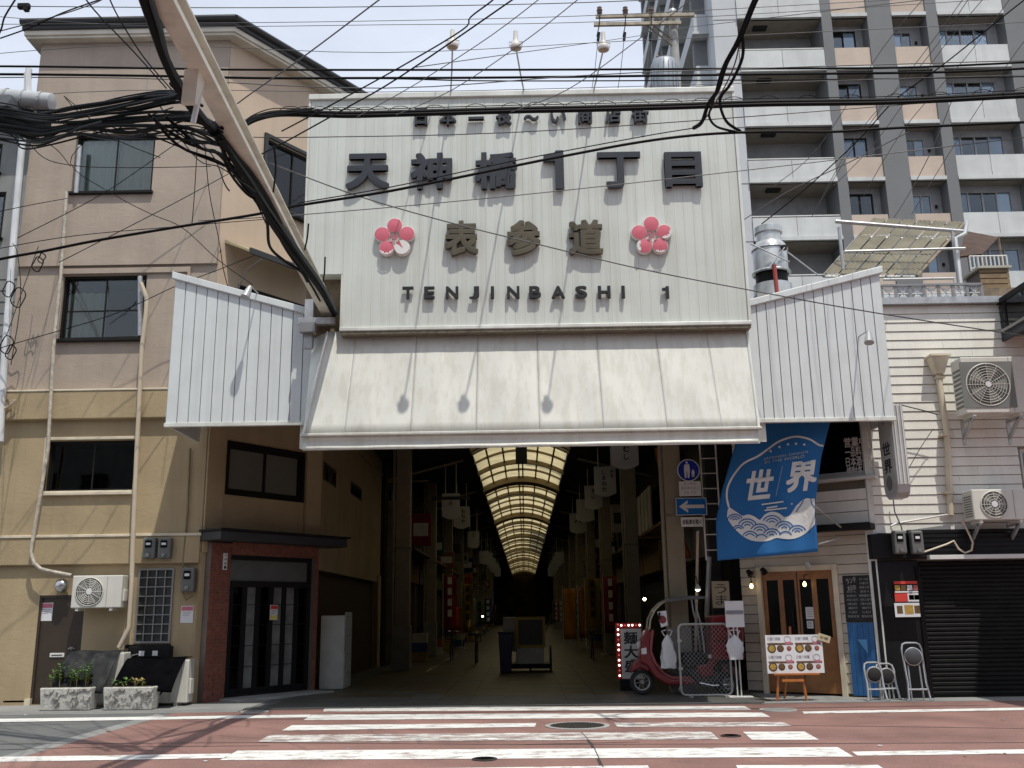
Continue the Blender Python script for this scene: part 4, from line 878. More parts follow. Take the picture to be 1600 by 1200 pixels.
# side walls of the passage
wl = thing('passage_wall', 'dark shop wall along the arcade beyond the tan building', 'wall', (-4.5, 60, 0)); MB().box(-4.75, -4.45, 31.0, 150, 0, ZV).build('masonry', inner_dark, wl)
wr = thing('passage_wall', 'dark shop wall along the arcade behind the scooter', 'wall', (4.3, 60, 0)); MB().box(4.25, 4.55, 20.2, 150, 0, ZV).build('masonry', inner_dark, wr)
def pillar(x, Y, w, label, low=True, top=ZV):
    t = thing('arcade_pillar', label, 'pillar', (x, Y, .02), 'pillars along the arcade')
    MB().box(x-w/2, x+w/2, Y-w/2, Y+w/2, .02, top).build('shaft', pillar_m, t, bevel=.02); MB().box(x-w/2-.03, x+w/2+.03, Y-w/2-.03, Y+w/2+.03, .02, 1.25).build('base_cladding', mat('pillar_base', (.22, .22, .2), .6, var=.2), t, bevel=.01)
    MB().box(x-w/2-.02, x+w/2+.02, Y-w/2-.02, Y+w/2+.02, 3.42, 3.47).build('band', soot_trim, t); MB().tube([(x-w/2-.06, Y-w/2, .1), (x-w/2-.06, Y-w/2, top)], .035, 8).build('drainpipe', pillar_m, t)
    return t
pillar(-3.52, 28.4, .42, 'beige steel pillar with black band where the tan building ends')
pillar(3.05, 19.7, .36, 'beige pillar carrying the blue road signs')
for k in range(9):
    pillar(-3.52, 37.0+k*8.5, .38, 'beige pillar deep in the dim arcade on the orange banner side'); pillar(3.12, 28.2+k*8.5, .38, 'beige pillar deep in the dim arcade on the scooter side')
# shopfronts
shop_cols = [(.12, .05, .02), (.05, .05, .05), (.16, .12, .05), (.03, .05, .08), (.16, .14, .11), (.10, .02, .02), (.05, .07, .05), (.18, .10, .03)]
sm = [mat('shop_sign_%d' % i, c, .6, var=.2) for i, c in enumerate(shop_cols)]
def shop(side, Y0, Y1, i):
    X = -4.43 if side < 0 else 4.23; s = -side
    nmc = ['rust', 'black', 'ochre', 'navy', 'stone', 'maroon', 'olive', 'amber']; ia = (i*7+1+i//8*3) % 8
    t = thing('shop_front', ('shuttered' if i % 2 == 0 else 'glazed')+' shopfront with '+nmc[(i*3+(side > 0)) % 8]+' fascia and '+nmc[ia]+(' awning opposite the scooter side of the arcade' if side < 0 else ' awning on the scooter side of the arcade'), 'shop', (X, (Y0+Y1)/2, .02), 'shopfronts along the arcade')
    xo = lambda d: X+s*d
    def bx_(d0, d1, a, b_, z0, z1): return MB().box(min(xo(d0), xo(d1)), max(xo(d0), xo(d1)), a, b_, z0, z1)
    bx_(0, .35, Y0+.1, Y1-.1, 2.7, 3.55).build('fascia', sm[(i*3+(side > 0)) % 8], t, bevel=.01); bx_(0, .22, Y0, Y0+.25, .02, 5.2).build('pier', sm[(i*5+4) % 8], t); bx_(0, .22, Y1-.25, Y1, .02, 5.2).build('pier', sm[(i*5+4) % 8], t)
    if i % 2 == 0:
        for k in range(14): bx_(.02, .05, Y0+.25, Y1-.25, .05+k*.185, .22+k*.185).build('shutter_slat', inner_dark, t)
    else:
        bx_(.0, .04, Y0+.25, Y1-.25, .05, 2.68).build('dark_glazing', black_gloss, t)
        for k in range(4): yy = Y0+.25+(Y1-Y0-.5)*k/3; bx_(.03, .1, yy-.04, yy+.04, .05, 2.68).build('mullion', wood_dark, t)
    bx_(0, .06, Y0+.4, Y1-.4, 4.0, 5.6).build('upper_window', black_gloss, t); bx_(0, .9, Y0+.1, Y1-.1, 3.62, 3.7).build('awning', sm[ia], t)
    return t
yy = 31.4
for i in range(12): shop(-1, yy, yy+6.6, i); yy += 6.9
yy = 21.0
for i in range(13): shop(1, yy, yy+6.6, i+1); yy += 6.9
# hanging white plaques
def plaque(x, Y, zbot, w, h, label, lines, big=None):
    t = thing('hanging_plaque', label, 'sign', (x, Y, zbot), 'white plaques hung from the arcade ceiling')
    n = 8; pts = [(x-w/2, zbot+h), (x-w/2, zbot+.10)]+[(x-w/2+w*i/n, zbot+.10-.10*math.sin(math.pi*i/n)) for i in range(1, n)]+[(x+w/2, zbot+.10), (x+w/2, zbot+h)]
    MB().prism(pts, Y-.03, Y+.03).build('plate', mat('plaque_white', (.40, .41, .40), .5, var=.08), t)
    for s in (-.3, .3): MB().tube([(x+w*s, Y, zbot+h-.01), (x+w*s, Y, ZV)], .016, 6).build('rod', alu_white, t)
    for k, (txt, lx, col_h) in enumerate(lines):
        for j, ch in enumerate(txt): text(ch, 1, ink, T(x+lx*w, Y-.032, zbot+h-.10-col_h*(j+.4)), 'character', t, h=col_h*.8, bold=.02, depth=.003)
    return t
plaque(2.50, 23.2, 4.93, .66, 1.05, 'white hanging plaque with bold hiragana nearest the road signs', [('水らむし', .05, .19), ('味', .36, .12)])
plaque(2.52, 29.3, 4.98, .66, .92, 'white hanging plaque with four hiragana in a column', [('しまねか', -.05, .175), ('手芸', .32, .13)])
plaque(2.48, 33.8, 5.05, .62, .85, 'white hanging plaque with black band of writing', [('すし', 0, .2)])
plaque(2.45, 38.0, 5.0, .7, .9, 'plain pale hanging plaque behind the sushi plaque', [])
plaque(2.42, 43.0, 4.95, .72, .9, 'white hanging plaque with a slanted brush mark', [('人', 0, .4)])
plaque(-2.42, 32.2, 4.64, .60, .86, 'white hanging plaque with two black rows of writing', [('一', 0, .14), ('', 0, .1), ('商店', 0, .16)])
plaque(-2.38, 37.2, 4.74, .62, .86, 'white hanging plaque with large flowing script', [('もちや', .1, .2)])
plaque(-2.42, 46.8, 4.62, .56, .80, 'grey hanging plaque beyond the flowing script one', [('三', 0, .2)])
plaque(-2.44, 60.0, 4.5, .60, .80, 'small pale hanging plaque far along the orange side', [])
# orange and yellow vertical banners
def nobori(x, Y, z0, z1, w, c, label):
    t = thing('vertical_banner', label, 'banner', (x, Y, z0)); m_ = mat('cloth_%d' % int(c[0]*1000+c[1]*100), c, .8)
    MB().sheet(lambda s, u: (x-w/2+w*s, Y+.05*math.sin(s*7+u*3), z0+(z1-z0)*u), 10, 8).build('cloth', m_, t, smooth=True, solid=.006, fix=False); MB().cyl((x-w/2-.02, Y, .02), (x-w/2-.02, Y, z1+.1), .015).build('pole', alu_white, t)
nobori(-3.75, 60, .9, 3.9, 1.1, (.35, .05, .01), 'orange red vertical banner deep in the arcade'); nobori(2.0, 44, .4, 2.6, .55, (.4, .16, .01), 'amber vertical banner on the scooter side'); nobori(2.75, 46, .4, 2.7, .5, (.30, .11, .05), 'rust vertical banner beside the amber one')
nobori(-3.6, 52, 0.5, 1.9, .6, (.45, .09, .01), 'short orange banner below the orange red one')
# draped orange vine-like cloth by the road sign pillar
t = thing('orange_drape', 'rust orange cloth drape hanging behind the road sign pillar', 'drape', (3.0, 22.5, 2.0))
def df(s, u):
    p = W(1022+28*s-6*u*(1-u)*8*(s-.5)+30*(1-u)**1.4, 872-172*u, 22.2); return (p.x, 22.2+.08*math.sin(s*12+u*3), p.z)
MB().sheet(df, 16, 14).build('cloth', mat('drape_orange', (.30, .075, .018), .8, var=.3, scale=5), t, smooth=True, solid=.01, fix=False); MB().cyl((2.6, 22.3, 5.4), (4.2, 22.3, 5.4), .02).build('hanging_rail', alu_grey, t)
# light slatted screen on scooter side
t = thing('slatted_screen', 'pale slatted shutter screen above a shop on the scooter side', 'screen', (3.6, 33.0, 3.4))
for k in range(9): MB().box(3.86, 3.9, 29.2+k*.85, 29.9+k*.85, 3.6, 5.3).build('slat', mat('slat_pale', (.5, .47, .42), .6), t)
MB().box(3.9, 3.93, 29.1, 37, 3.5, 5.4).build('frame', inner_dark, t)
# delivery cart in the passage
YC = 26.8
P = lambda x, y, Y=YC: W(x, y, Y)
ct = thing('delivery_cart', 'white boxed hand cart with yellow frame standing in the dim arcade', 'cart', (P(820, 1045).x, YC+.4, .03))
q = rect(806, 1012, 850, 1040, YC); MB().box(q[0], q[1], YC, YC+1.0, q[2], q[3]).build('cargo_box', mat('cart_white', (.45, .46, .44), .5), ct, bevel=.02)
q2 = rect(806, 964, 852, 1012, YC); MB().frame(q2[0], q2[1], q2[2], q2[3], .07, YC-.02, YC+.06).build('frame', mat('cart_yellow', (.36, .24, .03), .5), ct); MB().box(q2[0]+.06, q2[1]-.06, YC+.0, YC+.03, q2[2]+.06, q2[3]-.06).build('panel', mat('cart_panel', (.06, .065, .06), .6), ct); MB().box(q2[0]-.35, q2[0], YC+.1, YC+.9, q2[2]-.1, q2[3]).build('side_box', mat('cart_grey', (.34, .34, .31), .6), ct, bevel=.02)
MB().box(P(790, 1045).x, P(860, 1045).x, YC-.1, YC+1.0, .12, .24).build('platform', black_m, ct, bevel=.01)
def wheel(x, Y, z, r, parent, axis='x', name='wheel', rim=chrome, w=.05):
    def c(a, rr, o=0): return (x+o, Y+rr*math.cos(a), z+rr*math.sin(a)) if axis == 'x' else (x+rr*math.cos(a), Y+o, z+rr*math.sin(a))
    o = MB().tube([c(2*math.pi*i/28, r-w/2) for i in range(28)], w/2, 8, closed=True).build(name, rubber, parent, smooth=True)
    g = MB().tube([c(2*math.pi*i/28, r-w) for i in range(28)], w*.28, 6, closed=True)
    for k in range(8): g.tube([c(2*math.pi*k/8, .03), c(2*math.pi*k/8+.2, r-w)], .008, 5)
    g.tube([c(0, 0, -w*.6), c(0, 0, w*.6)], .035, 10); g.build('rim', rim, o); return o
wheel(P(861, 1024).x, YC+.5, .36, .34, ct); wheel(P(790, 1040).x, YC+.2, .13, .12, ct); wheel(P(800, 1040).x+.5, YC+.2, .13, .12, ct)
MB().tube([P(850, 990), P(858, 975)+Vector((0, .1, 0)), P(862, 960)+Vector((0, .2, 0))], .02, 8).build('handle', chrome, ct)
bn = thing('blue_bin', 'navy plastic bin leaning beside the white hand cart', 'bin', (P(790, 1045).x, YC-.2, .03)); q = rect(779, 990, 801, 1042, YC-.3)
MB().hexa([(q[0]+.04, YC-.3, .04), (q[1]-.04, YC-.3, .04), (q[1]-.04, YC+.0, .04), (q[0]+.04, YC+.0, .04), (q[0], YC-.35, q[3]), (q[1], YC-.35, q[3]), (q[1], YC+.05, q[3]), (q[0], YC+.05, q[3])]).build('tub', mat('bin_navy', (.012, .016, .06), .45), bn, bevel=.02); MB().box(q[0]-.02, q[1]+.02, YC-.38, YC+.08, q[3], q[3]+.06).build('lid', mat('bin_navy', (.012, .016, .06), .45), bn, bevel=.02)

# ------------------------------------------------------------------ clutter inside the arcade
rz = random.Random(17)
NB = [('crimson', (.35, .02, .03)), ('mustard', (.38, .24, .03)), ('white', (.5, .5, .48)), ('teal', (.02, .14, .15)), ('pale green', (.22, .30, .16)), ('indigo', (.03, .04, .20)), ('salmon', (.45, .16, .10)), ('cream', (.48, .42, .30)), ('brown', (.16, .08, .03)), ('grey', (.22, .22, .22))]
for i, (nm, c) in enumerate(NB):
    for s, Y in ((-1, 39+i*6.3), (1, 36+i*6.7)):
        x = s*rz.uniform(2.6, 3.3); t = thing('vertical_banner', '%s cloth banner on a pole %s' % (nm, 'opposite the scooter side of the arcade' if s < 0 else 'on the scooter side of the arcade'), 'banner', (x, Y, .03), 'shop banners in the arcade')
        h0, h1, w = rz.uniform(.6, .9), rz.uniform(2.3, 3.1), rz.uniform(.45, .65)
        MB().sheet(lambda s_, u: (x-w/2+w*s_, Y+.05*math.sin(s_*7+u*3+i), h0+(h1-h0)*u), 8, 6).build('cloth', mat('nobori_'+nm.replace(' ', '_'), (c[0]*.55, c[1]*.55, c[2]*.55), .8), t, smooth=True, solid=.006, fix=False); MB().cyl((x-w/2-.02, Y, .03), (x-w/2-.02, Y, h1+.08), .014, n=6).build('pole', alu_white, t); MB().box(x-w/2-.15, x-w/2+.12, Y-.14, Y+.14, .025, .09).build('base', conc_m, t)
        for k in range(4): MB().box(x-w*.16, x+w*.16, Y-.075, Y-.07, h1-.35-k*.42, h1-.08-k*.42).build('printed_mark', ink if nm in ('white', 'cream', 'mustard', 'pale green') else banner_white, t)
# projecting box signs on both walls
for i in range(11):
    for s in (-1, 1):
        nm, c = NB[(i*3+(s > 0)*2) % 10]; Y = 33.5+i*5.6+(s > 0)*1.7; x = s*3.55; z = rz.uniform(3.5, 4.4); h = rz.uniform(.6, 1.3)
        t = thing('projecting_sign', '%s box sign number plate style projecting from a shop wall' % nm if False else '%s projecting shop sign %s, %s in shape' % (nm, 'opposite the scooter side' if s < 0 else 'on the scooter side', 'tall' if h > .95 else 'squat'), 'sign', (x, Y, z), 'projecting shop signs in the arcade')
        MB().box(x-.36, x+.36, Y-.07, Y+.07, z, z+h).build('case', mat('nobori_'+nm.replace(' ', '_'), c, .8), t, bevel=.02); MB().box(x+s*.36, x+s*.9, Y-.02, Y+.02, z+h*.7, z+h*.75).build('bracket', alu_grey, t); MB().box(x-.26, x+.26, Y-.078, Y-.071, z+h*.3, z+h*.7).build('print_block', ink if nm in ('white', 'cream', 'mustard', 'pale green', 'grey') else banner_white, t)
for i in range(5):
    for s in (-1, 1): plaque(s*2.42, 66+i*5.5, 4.7+rz.uniform(-.1, .1), .6, .82, 'tiny white hanging plaque far down the arcade', [])
# goods racks and cartons set out before the shops
GM = [mat('carton_tan', (.30, .20, .10), .8), mat('crate_blue', (.03, .07, .22), .5), mat('crate_white', (.42, .42, .40), .6), mat('crate_red', (.26, .03, .03), .5), mat('crate_yellow', (.38, .28, .04), .5)]
GN = ['tan carton', 'blue crate', 'white crate', 'red crate', 'yellow crate']
for i in range(12):
    for s in (-1, 1):
        Y = 33+i*5.1+rz.uniform(-.8, .8); x = s*rz.uniform(3.2, 3.7); g = (i*2+(s > 0)) % 5; n_ = rz.randint(2, 4)
        for k in range(n_):
            w, d, h = .5, .42, .30; z = .03+k*.302
            t = thing('goods_crate', '%s stacked before a shop %s' % (GN[(g+k) % 5], 'opposite the scooter side' if s < 0 else 'on the scooter side'), 'crate', (x, Y, z), 'crates stacked along the arcade'); MB().wall(x-w/2, x+w/2, z, z+h-.004, [(x-.09, x+.09, z+h*.62, z+h*.82)], Y-d/2, Y-d/2+.02).build('front', GM[(g+k) % 5], t); MB().box(x-w/2, x+w/2, Y-d/2+.021, Y+d/2, z, z+h-.004).build('body', GM[(g+k) % 5], t)
def bicycle(x, Y, label):
    t = thing('parked_bicycle', label, 'bicycle', (x, Y, .03), 'bicycles parked in the arcade')
    wheel(x, Y-.5, .36, .33, t, 'x', 'wheel', alu_grey, .035); wheel(x, Y+.52, .36, .33, t, 'x', 'wheel', alu_grey, .035); m_ = mat('bike_frame', (.05, .055, .07), .35)
    MB().tube([(x, Y-.5, .36), (x, Y-.36, .92)], .018, 6).tube([(x, Y-.40, .78), (x, Y+.02, .34), (x, Y+.16, .84)], .018, 6).tube([(x, Y+.02, .34), (x, Y+.52, .36), (x, Y+.14, .74)], .014, 6).build('frame', m_, t)
    MB().tube([(x-.26, Y-.28, .98), (x-.1, Y-.36, 1.0), (x+.1, Y-.36, 1.0), (x+.26, Y-.28, .98)], .012, 6).build('handlebar', chrome, t); MB().box(x-.08, x+.08, Y+.06, Y+.32, .85, .91).build('saddle', rubber, t, bevel=.02); MB().frame(x-.18, x+.18, .72, .95, .02, Y-.72, Y-.48).build('basket', alu_dark, t)
bicycle(-2.5, 34.0, 'dark bicycle parked by the crates opposite the scooter side'); bicycle(-1.55, 31.5, 'dark bicycle standing beside the hand cart'); bicycle(2.2, 33.0, 'dark bicycle parked before the amber banner side shops')
for i in range(8):
    Y = 30.5+i*8.2; t = thing('cross_pipe', 'grey service pipe spanning the arcade under the ceiling', 'pipe', (0, Y, 5.7), 'service pipes across the arcade'); MB().cyl((-4.3, Y, 5.75), (VL-.3, Y, 6.35), .04, n=8).build('brace', pillar_m, t); MB().cyl((4.1, Y, 5.75), (VR+.3, Y, 6.35), .04, n=8).build('brace', pillar_m, t); MB().cyl((-4.3, Y, 5.7), (-3.0, Y, 5.7), .03, n=6).build('stub', pillar_m, t)
# ================================================================== RIGHT SIDING HOUSE AND RESTAURANT
YR = 17.95
XRC = 6.45
RW = Wall((4.30, 19.50), (2.15, -1.55)); UR = math.hypot(2.15, 1.55)
MR = T(0, YR, 0)
zR0, zR1 = W(1500, 832, YR).z, W(1500, 476, YR).z
rb = thing('siding_house', 'cream horizontal siding house with rooftop deck above the black shutter', 'house', (8.6, YR+3, 0))
xo = W(1598, 730, YR).x; own = (xo, xo+1.2, W(1598, 790, YR).z, W(1598, 700, YR).z)
MB(MR).wall(XRC, 12.5, 0, zR1, [own], .03, .3).build('wall', mat('siding_shadow_gap', (.20, .19, .16), .8), rb)
window(rb, MR, own, y=.1, fm=alu_white)
npk = 25; hp = (zR1-zR0)/npk
for i in range(npk):
    z = zR0+hp*i
    segs = [(XRC, 8.15+.9*((i*37) % 5)/5), (8.15+.9*((i*37) % 5)/5, 12.5)]
    for a, b_ in segs:
        if z+hp > own[2] and z < own[3] and b_ > own[0]: b_ = own[0]-.05
        if b_-a < .2: continue
        MB(MR).prism([(.03, z+.005), (-.012, z+.008), (.004, z+hp-.006), (.03, z+hp-.004)], a+.002, b_-.002, 'x').build('siding_plank', siding_m, rb)
MB(MR).box(XRC-.05, XRC+.05, -.04, .03, zR0, zR1).build('corner_trim', sign_trim, rb)
MB(MR).box(XRC-.1, 12.6, -.12, .3, zR1, zR1+.13).build('parapet_gutter', galv, rb)
MB().box(4.6, 12.5, YR+.3, YR+7, zR1-.1, zR1+.02).build('roof_deck', conc_m, rb); MB().box(12.3, 12.5, YR, YR+7, 0, zR1).build('end_wall', siding_m, rb)
# black ground floor: fascia, column, roller shutter
xk0, xk1 = XRC-.02, W(1445, 1000, YR).x
MB(MR).box(XRC-.12, 12.5, -.16, .03, W(1500, 872, YR).z, zR0-.02).build('black_fascia', black_m, rb, bevel=.01)
for k in range(5): z = W(1500, 868, YR).z+.07+k*.085; MB(MR).box(XRC+.55, 12.5, -.175, -.16, z, z+.055).build('fascia_slat', black_m, rb)
MB(MR).box(W(1442, 868, YR).x, 12.5, -.30, -.16, W(1500, 873, YR).z-.02, W(1500, 868, YR).z).build('canopy_edge', alu_white, rb, bevel=.006)
MB(MR).box(XRC-.1, xk1, -.06, .05, 0, zR0-.5).build('black_pier', black_m, rb, bevel=.01)
MB(MR).box(xk1-.06, xk1+.02, -.09, -.06, 0, zR0-.6).build('shutter_guide', black_gloss, rb)
sh = MB(MR).box(xk1+.02, 12.4, .0, .03, 0.02, zR0-.55).build('roller_shutter', shutter_m, rb)
for k in range(30): z = .05+k*.078; MB(MR).prism([(.0, z), (-.018, z+.02), (-.018, z+.055), (.0, z+.072)], xk1+.03, 12.38, 'x').build('shutter_slat', shutter_m, sh)
MB(MR).box(XRC+.02, W(1366, 1000, YR).x+.75, -.066, -.06, 1.0, 1.6).build('black_panel', black_gloss, rb)
# posters on the pier
def poster(M, r, y, label, base, parts, cat='poster'):
    t = thing('poster', label, cat, tuple(M @ Vector(((r[0]+r[1])/2, y, r[2]))))
    MB(M).box(r[0], r[1], y, y+.006, r[2], r[3]).build('sheet', base, t)
    w, h = r[1]-r[0], r[3]-r[2]
    for (a, b_, c, d, m_) in parts: MB(M).box(r[0]+w*a, r[0]+w*b_, y-.003, y-.0005, r[2]+h*c, r[2]+h*d).build('print_block', m_, t)
    return t
poster(MR, rect(1397, 908, 1437, 926, YR-.08), -.085, 'poster strip with red heading and food photos on black pier', black_gloss, [(0, 1, .75, 1, paper_red)]+[(.02+.24*i, .22+.24*i, .2, .65, [food_gold, food_brown, paper_w, food_red][i]) for i in range(4)]+[(0, 1, .0, .14, paper_w)])
poster(MR, rect(1398, 927, 1438, 940, YR-.08), -.085, 'half red half food photo poster on black pier', paper_red, [(.5, 1, 0, 1, paper_w), (.55, .75, .2, .8, food_brown), (.76, .95, .2, .8, mat('food_green', (.15, .18, .08), .7))])
poster(MR, rect(1398, 942, 1442, 964, YR-.08), -.085, 'white poster with golden food dish on black pier', paper_w, [(.08, .28, .25, .8, food_brown), (.35, .66, .2, .85, food_gold), (.70, .9, .25, .8, food_brown)])
meter_ = lambda px, label: meter(px, 848, .22, .42, YR-.17, label)
meter_(1402, 'black electric meter with pale window above the black pier posters'); meter_(1429, 'black electric meter nearer the shutter under the cream siding')
# ---------------- diagonal restaurant front
rs = thing('restaurant_front', 'beige plank restaurant front with wooden double door set at an angle', 'restaurant', (5.4, 18.9, 0))
h_ = RW.hit
ud0, ud1, zd = h_(1196, 990)[0], h_(1309, 990)[0], h_(1250, 892)[1]
zm = h_(1325, 828)[1]
uwin = (h_(1215, 700)[0], h_(1362, 700)[0], h_(1320, 747)[1], h_(1300, 640)[1]+.3)
MB(RW.M).wall(0, UR+.02, 0, zm, [(ud0, ud1, -.1, zd)], .03, .25).build('wall', mat('plank_gap', (.13, .115, .09), .8), rs)
MB(RW.M).wall(0, UR+.02, zm, 7.0, [uwin], .03, .25).build('wall', mat('plank_gap', (.13, .115, .09), .8), rs)
z = .06; i = 0
while z < zm-.05:
    for a, b_ in ((0.0, ud0-.1), (ud1+.1, UR)):
        MB(RW.M).prism([(.03, z+.004), (-.012, z+.006), (.0, z+.170), (.03, z+.174)], a+.002, b_-.002, 'x').build('wall_plank', siding_beige, rs)
    if z > zd+.05: MB(RW.M).box(ud0-.1, ud1+.1, .0, .03, z, z+.17).build('header_plank', siding_beige, rs)
    z += .178
z = zm+.12
while z < 7.0:
    for a, b_ in ([(0.0, uwin[0]-.06), (uwin[1]+.06, UR)] if uwin[2]-.05 < z+.18 and z < uwin[3] else [(0.0, UR)]):
        if b_-a > .08: MB(RW.M).prism([(.03, z+.004), (-.012, z+.006), (.0, z+.205), (.03, z+.209)], a+.002, b_-.002, 'x').build('siding_plank', siding_m, rs)
    z += .213
wo = window(rs, RW.M, uwin, y=.08, fm=alu_white, gl=glass_d, cols=1, fw=.08, sillm=alu_white)
q = (h_(1318, 700)[0], h_(1352, 700)[0], h_(1335, 743)[1], h_(1335, 682)[1])
for j in range(4):
    zz = q[3]-(q[3]-q[2])*(j+.5)/4
    text(['営業中', '一品料理', '日本酒一', '焼酎各種'][j], 1, mat('window_lettering', (.75, .75, .75), .6), RW.M @ T((q[0]+q[1])/2, .065, zz), 'window_lettering', wo, w=q[1]-q[0], h=.19, bold=.02, depth=.003)
MB(RW.M).box(0, UR+.05, -.30, .02, zm-.02, zm+.09).build('dark_ledge', black_m, rs, bevel=.01)
MB(RW.M).box(ud0-.10, ud0, -.05, .1, 0, zd+.1).build('door_post', cream_trim, rs, bevel=.008); MB(RW.M).box(ud1, ud1+.10, -.05, .1, 0, zd+.1).build('door_post', cream_trim, rs, bevel=.008); MB(RW.M).box(ud0, ud1, -.04, .1, zd, zd+.1).build('door_header', cream_trim, rs, bevel=.008)
MB(RW.M).box(UR-.13, UR+.03, -.07, .03, 0, zm-.03).build('end_post', sign_trim, rs, bevel=.008)
dd = MB(RW.M).wall(ud0, ud1, .05, zd, [(ud0+(ud1-ud0)*(.06+.235*k), ud0+(ud1-ud0)*(.06+.235*k+.165), 1.05, zd-.16) for k in range(4)], .02, .07).build('wooden_door', wood_door, rs)
for k in range(4):
    a = ud0+(ud1-ud0)*(.06+.235*k); b_ = a+(ud1-ud0)*.165
    MB(RW.M).box(a, b_, .04, .046, 1.05, zd-.16).build('pane', mat('door_pane_dark', (.006, .005, .005), .2, spec=.06), dd)
MB(RW.M).box((ud0+ud1)/2-.008, (ud0+ud1)/2+.008, .012, .02, .06, zd-.02).build('meeting_gap', ink, dd)
MB(RW.M).box(ud0+.05, ud1-.05, .012, .02, .95, 1.0).build('door_rail', wood_door, dd)
MB(RW.M).tube([((ud0+ud1)/2-.12, -.02, 1.25), ((ud0+ud1)/2-.12, -.03, 1.6)], .014, 8).build('door_handle', alu_dark, dd)
MB(RW.M).add([(ud0, .3, 0), (ud1, .3, 0), (ud1, 1.5, 0), (ud0, 1.5, 0), (ud0, .3, zd), (ud1, .3, zd), (ud1, 1.5, zd), (ud0, 1.5, zd)], [(0,1,2,3),(7,6,5,4),(3,2,6,7),(0,3,7,4),(1,5,6,2)]).build('interior', mat('warm_room', (.05, .035, .02), .9), dd, fix=False)
for (px, py, w, h) in ((1265, 958, .17, .22), (1265, 976, .12, .14)):
    u, z = h_(px, py); t = thing('door_paper', 'larger white opening hours paper on restaurant door glass' if h > .2 else 'small white paper below the opening hours on door glass', 'notice', tuple(RW.M @ Vector((u, .03, z)))); MB(RW.M).box(u-w/2, u+w/2, .030, .036, z-h/2, z+h/2).build('sheet', paper_w, t)
    for k in range(4): MB(RW.M).box(u-w*.36, u+w*.3, .027, .0295, z+h*(.3-.2*k), z+h*(.3-.2*k)+.012).build('text_line', ink_grey, t)
# restaurant door lamps
def bulb(px, py, label, off=.18):
    u, z = h_(px, py, off); p = RW.M @ Vector((u, -off, z)); t = thing('bulb_lamp', label, 'lamp', tuple(p), 'bare bulbs at the restaurant door')
    MB().tube([p+RW.n*-.18+Vector((0, 0, .16)), p+Vector((0, 0, .15)), p+Vector((0, 0, .06))], .01, 6).build('arm', alu_dark, t); MB().lathe([(.02, .07), (.022, .03)], p, 10).build('socket', alu_dark, t)
    MB().lathe([(.012, .03), (.03, 0), (.036, -.03), (.028, -.055), (.005, -.068)], p, 12).build('bulb', emit('bulb_warm', (1.0, .72, .32), 5.0), t, smooth=True)
bulb(1174, 914, 'glowing bare bulb on the plank wall beside restaurant door'); bulb(1257, 911, 'glowing bare bulb over the restaurant door handle'); bulb(1234, 905, 'small glowing bulb seen through restaurant door', -.35)
for px, py, lb_ in ((1262, 882, 'white spotlight tilted down over the restaurant door'), (1192, 890, 'black spotlight at the door post of the restaurant'), (1170, 893, 'black spotlight above the bare bulb on plank wall')):
    u, z = h_(px, py, .2); p = RW.M @ Vector((u, -.2, z)); t = thing('spotlight', lb_, 'lamp', tuple(p)); m_ = alu_white if 'white' in lb_ else alu_dark
    MB().tube([p-RW.n*.2, p, p+Vector((.0, -.02, -.03))], .014, 6).build('arm', alu_dark, t); MB().tube([p+Vector((-.02, 0, .02)), p+Vector((.03, -.05, -.08))], [.045, .06], 12).build('lamp_head', m_, t)
# chalkboard and blue board
u0, u1 = h_(1320, 935)[0], h_(1366, 935)[0]; z0, z1 = h_(1343, 972)[1], h_(1343, 899)[1]
t = thing('chalkboard', 'black chalkboard menu with white handwriting on beige planks', 'chalkboard', tuple(RW.M @ Vector(((u0+u1)/2, -.03, z0)))); MB(RW.M).box(u0, u1, -.045, -.015, z0, z1).build('board', chalk_black, t, bevel=.006)
rr = random.Random(4)
for i, (s, w) in enumerate([('ランチ', .5), ('本日の', .42)]): text(s, 1, chalk, RW.M @ T(u0+.16+.0*i, -.047, z1-.09-.13*i) @ Matrix.Rotation(R(-12), 4, 'Y'), 'chalk_heading', t, w=(u1-u0)*w*.7, h=.10, bold=.02, depth=.002)
mn = ['生ビール五百', 'から揚げ六百', '枝豆三百', '焼き鳥一本', '刺身盛合せ', '冷奴三百円', '日替り定食', '海鮮丼千円', 'だし巻玉子', '焼魚定食']
for k in range(20):
    c_, r_ = k % 2, k//2
    if r_ < 3 and c_ == 0: continue
    text(mn[r_], 1, chalk, RW.M @ T(u0+(u1-u0)*(.27+.46*c_), -.047, z1-.07-r_*(z1-z0-.1)/10), 'chalk_line', t, w=(u1-u0)*.40*rr.uniform(.7, 1), h=.045, depth=.002)
ub0, ub1 = h_(1330, 1035)[0], h_(1380, 1035)[0]-.1
t = thing('blue_board', 'blue painted board with pale triangle below the chalkboard', 'board', tuple(RW.M @ Vector(((ub0+ub1)/2, -.03, .05)))); MB(RW.M).box(ub0, ub1, -.045, -.015, .04, z0-.01).build('panel', board_blue, t)
for k in range(1, 5): MB(RW.M).box(ub0+(ub1-ub0)*k/5-.004, ub0+(ub1-ub0)*k/5+.004, -.047, -.0445, .05, z0-.02).build('plank_joint', mat('joint_blue', (.01, .05, .16), .8), t)
a, b_ = h_(1341, 999), h_(1352, 1019); MB(RW.M).prism([(a[0], a[1]), (a[0]+.17, a[1]+.0), (b_[0]+.06, b_[1]-.02)], -.05, -.0455).build('pale_triangle', board_sky, t)
